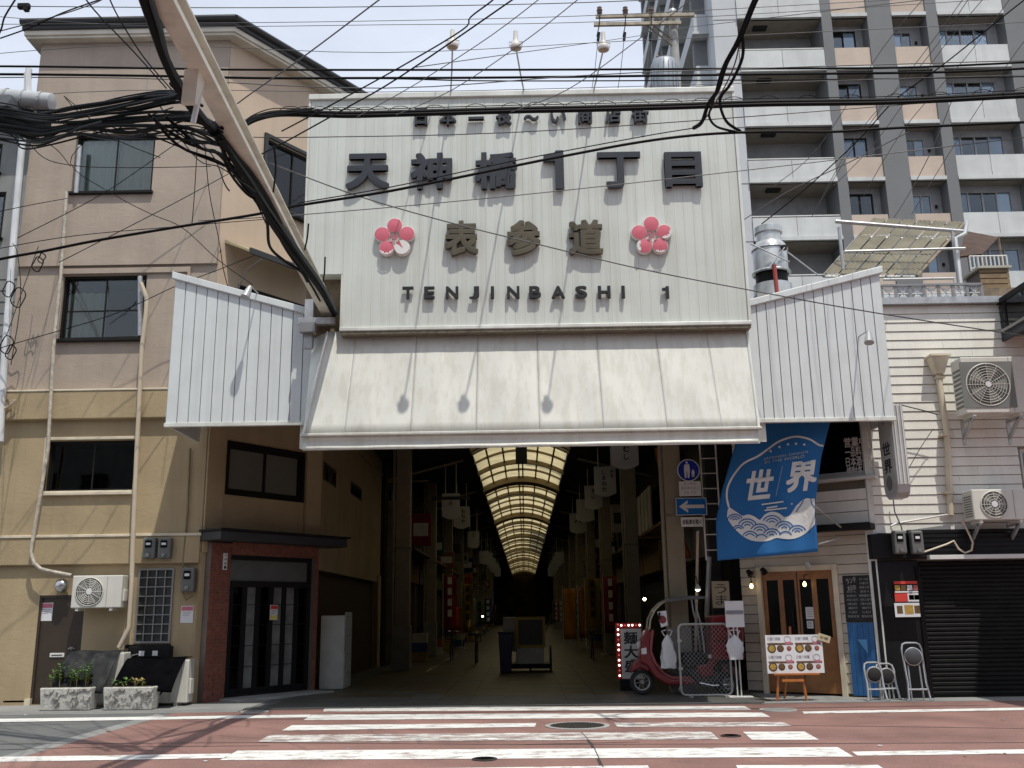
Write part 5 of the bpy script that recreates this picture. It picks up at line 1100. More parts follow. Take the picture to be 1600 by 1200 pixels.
# easel with menu
YE = 17.55; t = thing('menu_easel', 'orange wooden easel holding a food menu board by the restaurant', 'easel', (W(1240, 1090, YE).x, YE+.2, .01))
q = rect(1198, 992, 1287, 1052, YE); tilt = lambda z: YE+.10*(z-.0)
for s, px0, px1 in ((-1, 1226, 1216), (1, 1252, 1262)):
    MB().tube([(W(px0, 1050, YE).x, YE+.13, q[3]-.05), (W(px1, 1094, YE).x, YE+.07, .015)], .022, 4).build('leg', wood_orange, t)
MB().tube([(W(1239, 995, YE).x, YE+.2, q[3]), (W(1240, 1090, YE).x, YE+.62, .015)], .02, 4).build('leg', wood_orange, t); MB().box(W(1222, 1062, YE).x, W(1256, 1062, YE).x, YE+.0, YE+.05, q[2]-.14, q[2]-.10).build('crossbar', wood_orange, t); MB().box(q[0]+.1, q[1]-.1, YE+.0, YE+.07, q[2]-.03, q[2]).build('ledge', wood_orange, t)
MB().tube([(W(1238, 992, YE).x, YE+.15, q[3]-.05), (W(1238, 980, YE).x, YE+.16, q[3]+.14)], .02, 4).build('head_peg', mat('peg_red', (.2, .05, .02), .5), t)
mb_ = thing('menu_board', 'white menu board with four sets of food photos on easel', 'menu', ((q[0]+q[1])/2, YE, q[2])); MS = Matrix.Translation((0, YE+.04, 0))
MB(MS).box(q[0], q[1], -.01, .01, q[2], q[3]).build('board', paper_w, mb_)
for cx_ in range(2):
    for cy_ in range(2):
        ax = q[0]+(q[1]-q[0])*(.03+.49*cx_); w = (q[1]-q[0])*.45; az = q[2]+(q[3]-q[2])*(.06+.48*cy_); h = (q[3]-q[2])*.42
        MB(MS).box(ax, ax+w, -.013, -.0105, az+h*.48, az+h*.60).build('photo_strip', food_brown, mb_); MB(MS).box(ax+w*.7, ax+w*.95, -.0155, -.0135, az+h*.5, az+h*.66).build('price_tag', paper_pink, mb_)
        for k, (mm_, rr_) in enumerate(((food_gold, .078), (food_brown, .062), (food_red, .042))):
            MB(MS).lathe([(rr_, 0), (rr_*.9, -.004)], (ax+w*(.16+.34*k), -.0105, az+h*.25), 16, 'y').build('dish', mat('dish_dark', (.06, .035, .02), .5), mb_); MB(MS).lathe([(rr_*.72, 0), (rr_*.6, -.002)], (ax+w*(.16+.34*k), -.0152, az+h*.25), 14, 'y').build('food', mm_, mb_)
        text('日替り御膳', 1, ink_grey, MS @ T(ax+w*.27, -.0105, az+h*.86), 'menu_heading', mb_, w=w*.5, h=.055, depth=.002); MB(MS).tube([(ax+w*(.8+.13*math.cos(a)), -.012, az+h*.83+.05*math.sin(a)) for a in [2*math.pi*i/16 for i in range(16)]], .004, 4, closed=True).build('ring_mark', ink_grey, mb_)
c = W(1288, 997, YE-.02); tg_ = thing('price_card', 'small tan card clipped to corner of menu board', 'card', tuple(c)); MC = T(c.x, YE+.005, c.z) @ Matrix.Rotation(R(18), 4, 'Y'); MB(MC).box(-.11, .11, -.006, .006, -.06, .06).build('card', mat('card_tan', (.5, .42, .27), .7), tg_); text('お得', 1, ink, MC @ T(0, -.006, 0), 'card_lettering', tg_, w=.14, h=.05, depth=.002)
# folding stools
def stool(px_l, px_r, py_t, py_b, Y, label, seat_m, big=True):
    x0, x1 = W(px_l, (py_t+py_b)/2, Y).x, W(px_r, (py_t+py_b)/2, Y).x; zt = W((px_l+px_r)/2, py_t, Y).z; xm = (x0+x1)/2; w = x1-x0
    t = thing('folding_stool', label, 'stool', (xm, Y+.1, .012), 'folded stools against the black pier'); r = .019; ln = lambda z: Y+.16*z/zt
    pts = [(x0-.05, ln(.02)-.03, .024), (x0-.0, ln(.05), .035), (x0+w*.07, ln(.3), .3), (x0+w*.04, ln(zt-.1), zt-.1), (x0+w*.10, ln(zt-.02), zt-.025), (x0+w*.25, ln(zt), zt), (x1-w*.25, ln(zt), zt), (x1-w*.10, ln(zt-.02), zt-.025), (x1-w*.04, ln(zt-.1), zt-.1), (x1-w*.07, ln(.3), .3), (x1, ln(.05), .035), (x1+.05, ln(.02)-.03, .024)]
    MB().tube(pts, r, 8).build('front_frame', chrome if big else galv, t, smooth=True)
    MB().tube([(x0+w*.22, ln(.02)+.08, .024), (x0+w*.24, ln(zt*.6)+.03, zt*.62), (x1-w*.24, ln(zt*.6)+.03, zt*.62), (x1-w*.22, ln(.02)+.08, .024)], r*.85, 8).build('rear_frame', galv, t, smooth=True)
    zs = zt-w*.55-.02; MB().lathe([(w*.36, .0), (w*.36, -.035), (w*.30, -.05)], (xm, ln(zs)-.02, zs), 28, 'y').build('seat_pad', seat_m, t, smooth=True)
    MB().tube([(xm+w*.385*math.cos(a), ln(zs)-.03, zs+w*.385*math.sin(a)) for a in [2*math.pi*i/32 for i in range(32)]], .016, 8, closed=True).build('seat_rim', chrome if big else galv, t, smooth=True)
    MB().tube([(x0+w*.08, ln(.2), .2), (x1-w*.08, ln(.2), .2)], r*.9, 8).build('footrest', chrome, t)
stool(1355, 1384, 1036, 1096, 17.45, 'low folded stool with black seat leaning on the blue board', rubber, False); stool(1374, 1404, 1038, 1096, 17.6, 'low folded stool with black seat behind its twin', rubber, False)
stool(1416, 1450, 1005, 1100, 17.35, 'tall folded stool with dark grey seat before the shutter guide', mat('seat_grey', (.05, .055, .06), .6))
# downpipe with hopper, cables, small pipes on siding
xh = W(1463, 560, YR-.1); t = thing('hopper_downpipe', 'cream downpipe with square hopper on the siding house', 'downpipe', (xh.x, YR-.1, 2.9), 'pipes on the siding house')
MB().hexa([(xh.x-.08, YR-.2, xh.z-.32), (xh.x+.08, YR-.2, xh.z-.32), (xh.x+.08, YR-.02, xh.z-.32), (xh.x-.08, YR-.02, xh.z-.32), (xh.x-.17, YR-.3, xh.z), (xh.x+.17, YR-.3, xh.z), (xh.x+.17, YR-.02, xh.z), (xh.x-.17, YR-.02, xh.z)]).build('hopper', cream_trim, t, bevel=.01)
MB().box(xh.x-.19, xh.x+.19, YR-.32, YR-.01, xh.z, xh.z+.04).build('hopper_rim', cream_trim, t); MB().tube([(xh.x, YR-.1, xh.z-.3), (xh.x+.03, YR-.1, W(1472, 680, YR).z), (W(1482, 805, YR).x, YR-.1, W(1482, 806, YR).z)], .055, 10).build('pipe', cream_trim, t, smooth=True)
for k in (590, 680, 770): c = W(1468+(k-590)*.08, k, YR-.1); MB().box(c.x-.08, c.x+.08, YR-.17, YR-.02, c.z-.02, c.z+.02).build('clip', cream_trim, t)
def rope(pix, Y, r, label, m, name='cable', cat='cable', group=None):
    Ys = Y if isinstance(Y, (list, tuple)) else [Y]*len(pix)
    o = MB().tube([W(x, y, yy) for (x, y), yy in zip(pix, Ys)], r, 6).build(name, m, smooth=True); return tag(o, label, cat, group)
rope([(1392, 822), (1400, 818), (1480, 804), (1482, 806)], YR-.09, .02, 'thin white pipe sloping from hopper pipe to the corner', alu_white, 'drain_pipe', 'pipe')
rope([(1503, 812), (1512, 830), (1520, 848), (1518, 860), (1508, 864), (1498, 858), (1490, 845), (1480, 850), (1440, 864)], YR-.25, .018, 'looped beige cable hanging under the lower air conditioner', cream_pipe)
rope([(1395, 775), (1398, 800), (1408, 822), (1412, 840)], YR-.12, .012, 'thin grey cable dropping from the vertical box sign', cable_grey)
rope([(1405, 632), (1445, 642), (1465, 648)], YR-.3, .010, 'thin cable strung from wing panel to hopper pipe', cable_m); rope([(1418, 735), (1438, 700), (1458, 670)], YR-.2, .008, 'thin slanted cable from box sign up the siding', cable_grey)
rope([(1272, 790), (1290, 805), (1314, 824)], [17.2, 17.5, 17.9], .016, 'thin steel rod bracing the blue banner to the wall', galv, 'banner_rod', 'rod'); rope([(1280, 850), (1312, 841)], [17.1, 17.8], .016, 'short steel rod below the banner brace', galv, 'banner_rod', 'rod')
q = rect(1505, 557, 1612, 645, YR-.75); aircon(q[0], q[1], q[2], q[3], YR-.75, .42, 'large grey air conditioner with exposed fan on wall brackets on siding', fan='square', brackets=True, group='air conditioners on the siding house')
q = rect(1520, 764, 1612, 812, YR-.6); aircon(q[0], q[1], q[2], q[3], YR-.6, .40, 'cream air conditioner with round grille above the black fascia', fan='bold', brackets=True, group='air conditioners on the siding house')
# vertical box sign
xa, xb = W(1397, 700, 16.95).x, W(1417, 700, 16.95).x; zb_, zt_ = W(1405, 776, 16.95).z, W(1405, 632, 16.95).z
t = thing('vertical_box_sign', 'tall rounded grey box sign with two black characters on the siding corner', 'sign', ((xa+xb)/2, 17.3, zb_))
pr = [(16.95, zt_), (17.62, zt_), (17.62, zb_+.22), (17.57, zb_+.08), (17.45, zb_), (17.12, zb_), (17.0, zb_+.08), (16.95, zb_+.22)]
MB().prism(pr, xa, xb, 'x').build('case', mat('box_sign_grey', (.42, .42, .42), .45), t, bevel=.012)
MB().prism([(17.0, zt_-.05), (17.57, zt_-.05), (17.57, zb_+.25), (17.48, zb_+.1), (17.1, zb_+.1), (17.0, zb_+.25)], xa-.012, xa-.001, 'x').build('face', mat('box_sign_face', (.42, .42, .41), .4), t)
for k in range(3): MB().box(xa+.04+k*.07, xa+.06+k*.07, 16.93, 16.95, zb_+.22, zt_).build('edge_rib', alu_white, t)
MF = Matrix(((0, 1, 0, 0), (-1, 0, 0, 0), (0, 0, 1, 0), (0, 0, 0, 1)))     # faces -x
for ch, zz, hh in (('世', .60, .23), ('界', .92, .25)): text(ch, 1, ink, T(xa-.013, 17.28, zt_-.15-zz) @ MF, 'character', t, w=.36, h=hh, bold=.02, depth=.004)
MB().lathe([(.14, 0), (.13, -.006)], (xa-.012, 17.3, zb_+.28), 20, 'x').build('wave_mark', mat('wave_grey', (.16, .16, .16), .6), t); MB().lathe([(.12, 0), (.11, -.006)], (xa-.012, 17.3, zt_-.2), 20, 'x').build('cloud_mark', mat('cloud_grey', (.3, .3, .3), .6), t)
# ---------------- blue banner
def by(px, py): return 17.85-(px-1120)/175*.62+.035*math.sin((px-1120)*.055+py*.014)+.015*math.sin((px-1120)*.13-py*.02)
def BP(px, py, off=0): p = W(px, py, by(px, py)-off); return p
bt = thing('blue_banner', 'blue cloth banner with white wave emblem hung from the canopy wing', 'banner', tuple(BP(1200, 870)))
def edge(pts, y):
    for (x0_, y0_), (x1_, y1_) in zip(pts, pts[1:]):
        if y0_ <= y <= y1_: return x0_+(x1_-x0_)*(y-y0_)/(y1_-y0_)
    return pts[-1][0]
Le = [(1160, 628), (1148, 697), (1127, 770), (1118.5, 815), (1121, 876)]; Re = [(1304, 628), (1297, 660), (1283, 715), (1273.5, 790), (1278, 862)]
def bf(s, u):
    y = 628+(1-u)*(876-14*s-628); return BP(edge(Le, y)*(1-s)+edge(Re, min(y, 862))*s, y)
MB().sheet(bf, 40, 40).build('cloth', banner_blue, bt, smooth=True, solid=.008, fix=False)
Z = lambda x, y: (1100+x/4.8, 640+y/4.8)
def bpoly(pts, m, name, off=.012, tess=True):
    b = bmesh.new(); vs = [b.verts.new((x, -y, 0)) for x, y in pts]; f = b.faces.new(vs); bmesh.ops.triangulate(b, faces=[f])
    bmesh.ops.subdivide_edges(b, edges=b.edges[:], cuts=2, use_grid_fill=True)
    V = [BP(v.co.x, -v.co.y, off) for v in b.verts]; b.verts.index_update(); F = [tuple(v.index for v in f.verts) for f in b.faces]; b.free()
    mbb = MB(); mbb.add(V, F); return mbb.build(name, m, bt, fix=False)
def bline(pts, w, m, name, off=.012):
    mbb = MB(); n = len(pts)
    Lp = []; Rp = []
    for i in range(n):
        a, b_ = pts[max(0, i-1)], pts[min(n-1, i+1)]; d = Vector((b_[0]-a[0], b_[1]-a[1])).normalized(); nn = Vector((-d.y, d.x))*w/2
        Lp.append(BP(pts[i][0]+nn.x, pts[i][1]+nn.y, off)); Rp.append(BP(pts[i][0]-nn.x, pts[i][1]-nn.y, off))
    mbb.add(Lp+Rp, [(i, i+1, n+i+1, n+i) for i in range(n-1)]); return mbb.build(name, m, bt, fix=False)
def smooth_pts(p, k=4):
    out = []
    for i in range(len(p)-1):
        p0, p1, p2, p3 = p[max(0, i-1)], p[i], p[i+1], p[min(len(p)-1, i+2)]
        for j in range(k):
            t_ = j/k; out.append(tuple(.5*((2*p1[c])+(-p0[c]+p2[c])*t_+(2*p0[c]-5*p1[c]+4*p2[c]-p3[c])*t_*t_+(-p0[c]+3*p1[c]-3*p2[c]+p3[c])*t_**3) for c in (0, 1)))
    return out+[p[-1]]
bline(smooth_pts([Z(*p) for p in [(895, 272), (860, 264), (800, 226), (730, 206), (660, 206), (560, 240), (480, 296), (400, 352), (300, 402), (230, 482), (182, 570), (170, 650), (186, 730)]]), 3.0, banner_white, 'emblem_outline')
bpoly([Z(*p) for p in smooth_pts([(186, 728), (250, 772), (290, 797), (330, 786), (380, 802), (420, 828), (450, 792), (505, 765), (560, 776), (600, 806)], 2)+[(632, 800), (650, 786), (690, 722), (735, 680), (768, 664), (800, 668), (830, 668), (832, 860)]+smooth_pts([(832, 860), (760, 930), (680, 968), (600, 970), (540, 962), (500, 980), (430, 990), (350, 980), (280, 940), (210, 870), (172, 800), (186, 728)], 2)[1:-1]], banner_white, 'wave_and_mountain')
for (cx, cy, rs_) in [(232, 835, (58, 38, 18)), (325, 880, (70, 46, 22)), (418, 918, (70, 46, 22)), (510, 855, (70, 46, 22)), (602, 898, (70, 46, 22)), (508, 950, (66, 42, 18)), (700, 925, (66, 42, 20)), (345, 960, (55, 34, 0)), (258, 905, (42, 24, 0)), (430, 975, (45, 0, 0)), (612, 955, (48, 0, 0))]:
    for r_ in rs_:
        if r_: bline([Z(cx+r_*math.cos(a), cy-r_*.85*math.sin(a)) for a in [math.pi*(.12+.76*i/12) for i in range(13)]], 1.9, banner_blue, 'wave_arc', .018)
bline([Z(745, 678), Z(730, 710), Z(705, 745), Z(692, 768)], 1.6, banner_blue, 'mountain_line', .018); bline([Z(800, 672), Z(808, 705), Z(830, 735)], 1.6, banner_blue, 'mountain_line', .018)
for a, b_ in (((432, 712), (596, 690)), ((470, 738), (665, 706)), ((455, 756), (622, 738))): bline([Z(*a), Z(*b_)], 2.2, banner_white, 'cloud_line')
for p in ((500, 312), (566, 280), (630, 260), (690, 256), (752, 262)): c = Z(*p); bpoly([(c[0]+(2.6 if k % 2 == 0 else 1.3)*math.sin(math.pi*k/5), c[1]-(2.6 if k % 2 == 0 else 1.3)*math.cos(math.pi*k/5)) for k in range(10)], banner_white, 'star')
def btext(s, cx, cy, w, h, m, bold, lean, slope, off=.014):
    o = text(s, 1, m, Matrix.Identity(4), 'banner_character', bt, bold=bold, depth=0, w=w, h=h); off0 = WORLD[bt.name]
    for v in o.data.vertices:
        x, z = v.co.x+off0.x, v.co.z+off0.z; q = BP(cx+x+lean*z, cy-z+slope*x, off); v.co = q-off0
    return o
btext('世', 1100+415/4.8, 640+562/4.8, 42, 47, banner_white, .03, .16, -.10); btext('界', 1100+735/4.8, 640+500/4.8, 48, 48, banner_white, .03, .14, -.10)
btext('JAPANESE DINNER', 1100+615/4.8, 640+345/4.8, 70, 4.6, mat('banner_pale', (.32, .40, .48), .7), .02, .1, -.16); btext('IN THE WORLD', 1100+605/4.8, 640+372/4.8, 62, 4.6, mat('banner_pale', (.32, .40, .48), .7), .02, .1, -.16)
bline([Z(590, 420), Z(540, 645)], .8, mat('banner_pale', (.32, .40, .48), .7), 'divider')
MB().tube([BP(1158, 629), BP(1304, 629)], .02, 8).build('hanging_pole', galv, bt)
# ---------------- road signs on pillar
YP = 19.44
def rd(px, py): return W(px, py, YP)
t = thing('pedestrian_sign', 'round blue pedestrian sign with white adult and child on pillar', 'road sign', tuple(rd(1075, 735))); c = rd(1075.5, 735); rr_ = .228
MB().lathe([(rr_, .0), (rr_, -.02)], (c.x, YP, c.z), 36, 'y').build('rim', sign_white, t); MB().lathe([(rr_*.92, 0), (rr_*.92, -.004)], (c.x, YP-.02, c.z), 36, 'y').build('disc', sign_blue, t)
def fig(cx, cz, s, name):
    b = MB(); yy0, yy1 = YP-.03, YP-.025
    b.lathe([(.022*s, 0), (.022*s, -.004)], (cx, YP-.0255, cz+.14*s), 12, 'y')
    b.prism([(cx-.05*s, cz+.10*s), (cx+.045*s, cz+.11*s), (cx+.055*s, cz-.0*s), (cx+.035*s, cz-.16*s), (cx+.005*s, cz-.16*s), (cx+.002*s, cz-.03*s), (cx-.012*s, cz-.03*s), (cx-.02*s, cz-.16*s), (cx-.05*s, cz-.16*s), (cx-.06*s, cz+.0*s)], yy0, yy1); b.build(name, sign_white, t)
fig(c.x-.03, c.z+.01, 1.05, 'adult_symbol'); fig(c.x+.09, c.z-.06, .5, 'child_symbol')
def plate(px0, py0, px1, py1, m, label, name='plate_sign'):
    x0, x1, z0, z1 = rect(px0, py0, px1, py1, YP); t = thing(name, label, 'road sign', ((x0+x1)/2, YP, z0)); MB().box(x0, x1, YP-.015, YP, z0, z1).build('plate', m, t, bevel=.006); return t, x0, x1, z0, z1
t, x0, x1, z0, z1 = plate(1061, 752, 1095, 775, sign_white, 'white supplementary plate of small text under round blue sign')
for k, s in enumerate(('日・休日', '自転車を除く', '10-22')): text(s, 1, ink_grey, T((x0+x1)/2, YP-.015, z1-.05-k*.09), 'plate_lettering', t, w=(x1-x0)*(.8 if k == 1 else .5), h=.055, bold=.01, depth=.002)
t, x0, x1, z0, z1 = plate(1056, 778, 1104, 805, sign_cyan, 'blue rectangular one way sign with white arrow on pillar', 'one_way_sign'); MB().frame(x0, x1, z0, z1, .012, YP-.018, YP-.0145).build('border', sign_white, t); xm, zm_ = (x0+x1)/2, (z0+z1)/2
MB().prism([(x0+.06, zm_), (x0+.24, zm_+.125), (x0+.24, zm_+.125-.055), (x0+.19, zm_+.035), (x1-.05, zm_+.035), (x1-.05, zm_-.035), (x0+.19, zm_-.035), (x0+.24, zm_-.125+.055), (x0+.24, zm_-.125)], YP-.02, YP-.016).build('arrow', sign_white, t)
t, x0, x1, z0, z1 = plate(1064, 808, 1098, 823, sign_white, 'white supplementary plate with bold text under the arrow sign'); text('自転車を除く', 1, ink, T((x0+x1)/2, YP-.015, (z0+z1)/2), 'plate_lettering', t, w=(x1-x0)*.85, h=.10, bold=.02, depth=.002)
# ladder and pipes beside the pillar
t = thing('wall_ladder', 'white steel ladder fixed beside the road sign pillar', 'ladder', (rd(1110, 860).x, 19.6, 2.5)); la, lb2 = W(1098, 780, 19.6).x, W(1123, 780, 19.6).x
for x in (la, lb2): MB().cyl((x, 19.6, 2.55), (x, 19.6, 6.4), .018, n=8).build('rail', alu_white, t)
for k in range(12): MB().cyl((la, 19.6, 2.75+k*.31), (lb2, 19.6, 2.75+k*.31), .012, n=6).build('rung', alu_white, t)
rope([(1108, 870), (1104, 960), (1110, 1010)], 19.75, .05, 'grey drainpipe behind the delivery scooter', alu_grey, 'drainpipe', 'pipe'); rope([(1090, 830), (1088, 960), (1086, 1070)], 19.62, .03, 'pale conduit running down the sign pillar', cream_pipe, 'conduit_pipe', 'pipe')
c = W(1090, 917, 19.4); t = thing('work_lamp', 'lit clip lamp over the scooter roof', 'lamp', tuple(c)); MB().lathe([(.02, .05), (.05, 0), (.07, -.05)], c, 14).build('shade', alu_white, t, smooth=True); MB().lathe([(.05, -.03), (.04, -.07), (.01, -.085)], c, 12).build('bulb', emit('lamp_cool', (1, .92, .7), 9), t, smooth=True); MB().tube([c+Vector((0, .3, .25)), c+Vector((0, .1, .2)), c+Vector((0, 0, .05))], .01, 6).build('arm', alu_dark, t)
t = thing('menu_poster', 'tan brush lettered poster on the plank wall above the scooter', 'poster', tuple(W(1127, 950, 19.3))); q = rect(1113, 908, 1140, 950, 19.3); MB().box(q[0], q[1], 19.3, 19.33, q[2], q[3]).build('board', mat('poster_tan', (.34, .29, .21), .7, var=.15), t)
for ch, k in (('う', .72), ('ま', .3)): text(ch, 1, ink, T((q[0]+q[1])/2, 19.3, q[2]+(q[3]-q[2])*k), 'brush_character', t, w=.22, h=.18, bold=.01, depth=.003)
# ---------------- delivery scooter
YQ = 19.15; S = lambda x, y, o=0: W(x, y, YQ)+Vector((0, o, 0))
sc_ = thing('delivery_scooter', 'red canopied delivery scooter with cargo box parked at arcade entrance', 'scooter', (S(1065, 1078).x, YQ, .02))
def plate3(pts, th, m, name, bev=.02, sm=False, off=0): return MB().prism([(S(*p).x, S(*p).z) for p in pts], YQ-th/2+off, YQ+th/2+off).build(name, m, sc_, bevel=bev)
zg = .025; wc = S(1003, 1062); wheel(wc.x, YQ, zg+.235, .235, sc_, 'y', 'front_wheel', alu_grey, .085)
for s in (-1, 1): c = S(1134, 1066); wheel(c.x, YQ+s*.24, zg+.20, .20, sc_, 'y', 'rear_wheel', alu_grey, .10)
plate3([(984, 1052), (986, 1040), (993, 1031), (1003, 1027), (1013, 1031), (1020, 1042), (1012, 1050), (1000, 1044)], .16, scoot_red, 'front_fender', .03)
plate3([(998, 1034), (1000, 1000), (1007, 985), (1015, 980), (1018, 985), (1014, 1003), (1013, 1018), (1020, 1036), (1034, 1053), (1047, 1060), (1080, 1060), (1096, 1046), (1108, 1026), (1117, 1020), (1122, 1030), (1108, 1050), (1094, 1066), (1070, 1070), (1040, 1069), (1022, 1058), (1010, 1040)], .36, scoot_red, 'body_shell', .03)
plate3([(1015, 984), (1020, 984), (1018, 1003), (1017, 1017), (1024, 1034), (1037, 1050), (1048, 1056), (1079, 1056), (1080, 1060), (1047, 1060), (1034, 1053), (1020, 1036), (1013, 1018), (1014, 1003)], .38, mat('trim_pink', (.25, .05, .06), .4), 'shield_edge', .008)
plate3([(1060, 1020), (1100, 1018), (1104, 1030), (1096, 1044), (1070, 1044)], .30, rubber, 'seat', .03); plate3([(1066, 1044), (1098, 1044), (1120, 1048), (1134, 1050), (1126, 1066), (1090, 1070)], .42, mat('engine_dark', (.02, .02, .022), .5), 'engine_block', .02)
plate3([(1084, 1040), (1100, 1036), (1112, 1042), (1110, 1056), (1092, 1058)], .46, scoot_red, 'side_cover', .03)
plate3([(1106, 974), (1156, 974), (1158, 1030), (1108, 1030)], .62, scoot_red, 'cargo_box', .03); plate3([(1107, 962), (1128, 960), (1155, 965), (1157, 974), (1106, 974)], .64, scoot_red, 'cargo_lid', .03)
plate3([(1122, 1038), (1134, 1036), (1150, 1046), (1152, 1060), (1146, 1062), (1140, 1050), (1126, 1050)], .60, mat('guard_dark', (.05, .02, .02), .5), 'rear_fender', .02)
plate3([(1104, 1022), (1117, 1021), (1117, 1027), (1104, 1028)], .47, sign_white, 'number_sticker', .004); plate3([(1000, 1013), (1008, 1011), (1009, 1021), (1001, 1022)], .37, sign_white, 'indicator', .006); 
fr = [S(1012, 985), S(1014, 968), S(1021, 953), S(1031, 943), S(1043, 937), S(1060, 935)]
for s in (-.22, .22): MB().tube([p+Vector((0, s, 0)) for p in fr], .018, 8).build('windscreen_frame', mat('frame_cream', (.35, .32, .24), .5), sc_, smooth=True); MB().tube([S(1083, 936, s), S(1086, 955, s), S(1092, 975, s), S(1098, 1020, s)], .018, 8).build('roof_post', alu_grey, sc_, smooth=True)
MB().add([p+Vector((0, -.21, 0)) for p in fr]+[p+Vector((0, .21, 0)) for p in fr], [(i, i+1, 7+i, 6+i) for i in range(5)]).build('windscreen', glass('screen_glass', (.8, .8, .75), .85), sc_, fix=False)
MB().prism([(S(1034, 941).x, S(1034, 941).z), (S(1048, 934).x, S(1048, 934).z), (S(1075, 931).x, S(1075, 931).z), (S(1098, 932).x, S(1098, 932).z), (S(1097, 936).x, S(1097, 936).z), (S(1075, 937).x, S(1075, 937).z), (S(1050, 940).x, S(1050, 940).z)], YQ-.34, YQ+.34).build('roof', mat('scooter_roof', (.09, .095, .10), .3), sc_, bevel=.015)
MB().tube([S(1012, 985, -.3), S(1018, 982, -.1), S(1018, 982, .1), S(1012, 985, .3)], .016, 8).tube([S(1016, 984), S(1006, 1020), S(1003, 1050)], .03, 8).build('handlebar', alu_dark, sc_); MB().lathe([(.07, 0), (.06, -.03)], tuple(S(1028, 962, -.3)), 14, 'x').build('mirror', alu_dark, sc_)
q = [S(1024, 956), S(1038, 954), S(1040, 977), S(1030, 980)]; t = thing('sticker_sheet', 'white sheet with red round print on scooter windscreen', 'sticker', tuple(q[0])); MB().prism([(p.x, p.z) for p in q], YQ-.275, YQ-.268).build('sheet', paper_w, t); cc = S(1032, 968); MB().lathe([(.075, 0), (.07, -.004)], (cc.x, YQ-.276, cc.z), 20, 'y').build('round_print', mat('print_maroon', (.2, .03, .03), .6), t)
def bag(px, py0, py1, w, Y, label, seed):
    a, b_ = W(px, py0, Y), W(px, py1, Y); t = thing('plastic_bag', label, 'bag', tuple(b_)); rr = random.Random(seed); n = 16; prof = []
    hh = a.z-b_.z; vs = []; m_ = 9
    for j in range(m_+1):
        k = j/m_; rad = w*.5*(.9-.25*abs(k-.35) if k < .7 else .82-(k-.7)*2.2)*(1 if j < m_ else .5)
        for i in range(n): an = 2*math.pi*i/n; r_ = rad*(1+.16*math.sin(an*4+k*5+seed)+rr.uniform(-.10, .10)); vs.append((b_.x+r_*math.cos(an), Y+r_*.5*math.sin(an), b_.z+hh*k*1.0+rr.uniform(-.01, .01)))
    fs = [(j*n+i, j*n+(i+1) % n, (j+1)*n+(i+1) % n, (j+1)*n+i) for j in range(m_) for i in range(n)]+[tuple(range(n-1, -1, -1)), tuple(range(m_*n, m_*n+n))]
    MB().add(vs, fs).build('sack', bag_m, t, smooth=True); 
    for s in (-.05, .05): MB().tube([(b_.x+s, Y, a.z-.02), (b_.x+s*2, Y, a.z+.07), (b_.x+s*.5, Y, a.z+.09)], .012, 6).build('handle', bag_m, t)
bag(1045, 992, 1044, .30, YQ-.30, 'printed white carrier bag hanging on the scooter handlebar', 2)
plate3([(1136, 1012), (1150, 1011), (1150, 1019), (1137, 1020)], .63, emit('tail_dim', (.25, .01, .01), 0.0), 'tail_light', .004); plate3([(1110, 1000), (1152, 999), (1152, 1001), (1110, 1002)], .635, mat('seam_dark', (.03, .004, .006), .5), 'box_seam', 0); plate3([(1024, 1046), (1060, 1054), (1076, 1054), (1076, 1057), (1046, 1057), (1034, 1051)], .30, rubber, 'floor_mat', .004); plate3([(994, 1004), (1000, 1000), (1001, 1010), (995, 1014)], .20, mat('lamp_lens_clear', (.5, .5, .5), .1), 'headlight', .01)
for s_ in (-.12, .12): MB().tube([S(1013, 986, s_), S(1006, 1000, s_*.6), S(1008, 1024, s_*.5)], .006, 5).build('control_cable', rubber, sc_)
MB().tube([S(1090, 1066, -.2), S(1110, 1070, -.24), S(1138, 1068, -.26)], .022, 8).build('exhaust', chrome, sc_, smooth=True); MB().tube([S(1062, 1066, -.16), S(1058, 1078, -.2)], .012, 6).build('side_stand', alu_grey, sc_)
# barrier frame
YB = 18.62; x0, x1 = W(1062, 1028, YB).x, W(1141, 1028, YB).x; z1 = W(1100, 975, YB).z; z0 = .05
t = thing('mesh_barrier', 'grey tubular barrier frame with wire mesh before the scooter', 'barrier', ((x0+x1)/2, YB, .02)); r_ = .10
def rr_pts(x0, x1, z0, z1, r, n=6):
    out = []
    for cx, cz, a0 in ((x1-r, z1-r, 0), (x0+r, z1-r, 90), (x0+r, z0+r, 180), (x1-r, z0+r, 270)):
        for i in range(n+1): a = R(a0+90*i/n); out.append((cx+r*math.cos(a), YB, cz+r*math.sin(a)))
    return out
MB().tube(rr_pts(x0, x1, z0, z1, r_), .022, 8, closed=True).build('tube_frame', mat('frame_grey', (.36, .36, .35), .45, metal=.3), t, smooth=True)
ms = MB(); n = 12
for k in range(-n, n+1):
    L_ = x1-x0; H_ = z1-z0; s = L_/n*k
    for sg_ in (1, -1):
        pts = []
        for i in range(21):
            z = z0+H_*i/20; x = (x0+s+(z-z0)*.9) if sg_ > 0 else (x1-s-(z-z0)*.9)
            if x0+.02 < x < x1-.02: pts.append((x, YB, z))
        if len(pts) > 1: ms.tube([pts[0], pts[-1]], .0028, 4)
stuff(ms.build('wire_mesh', galv, t))
for x in (x0+.15, x1-.15): MB().box(x-.03, x+.03, YB-.25, YB+.25, .02, .05).build('foot', mat('frame_grey', (.36, .36, .35), .45, metal=.3), t)
for zz in (.5, 1.0): MB().box(x0-.03, x0+.05, YB-.03, YB+.03, zz, zz+.05).build('clamp', mat('frame_grey', (.36, .36, .35), .45, metal=.3), t)
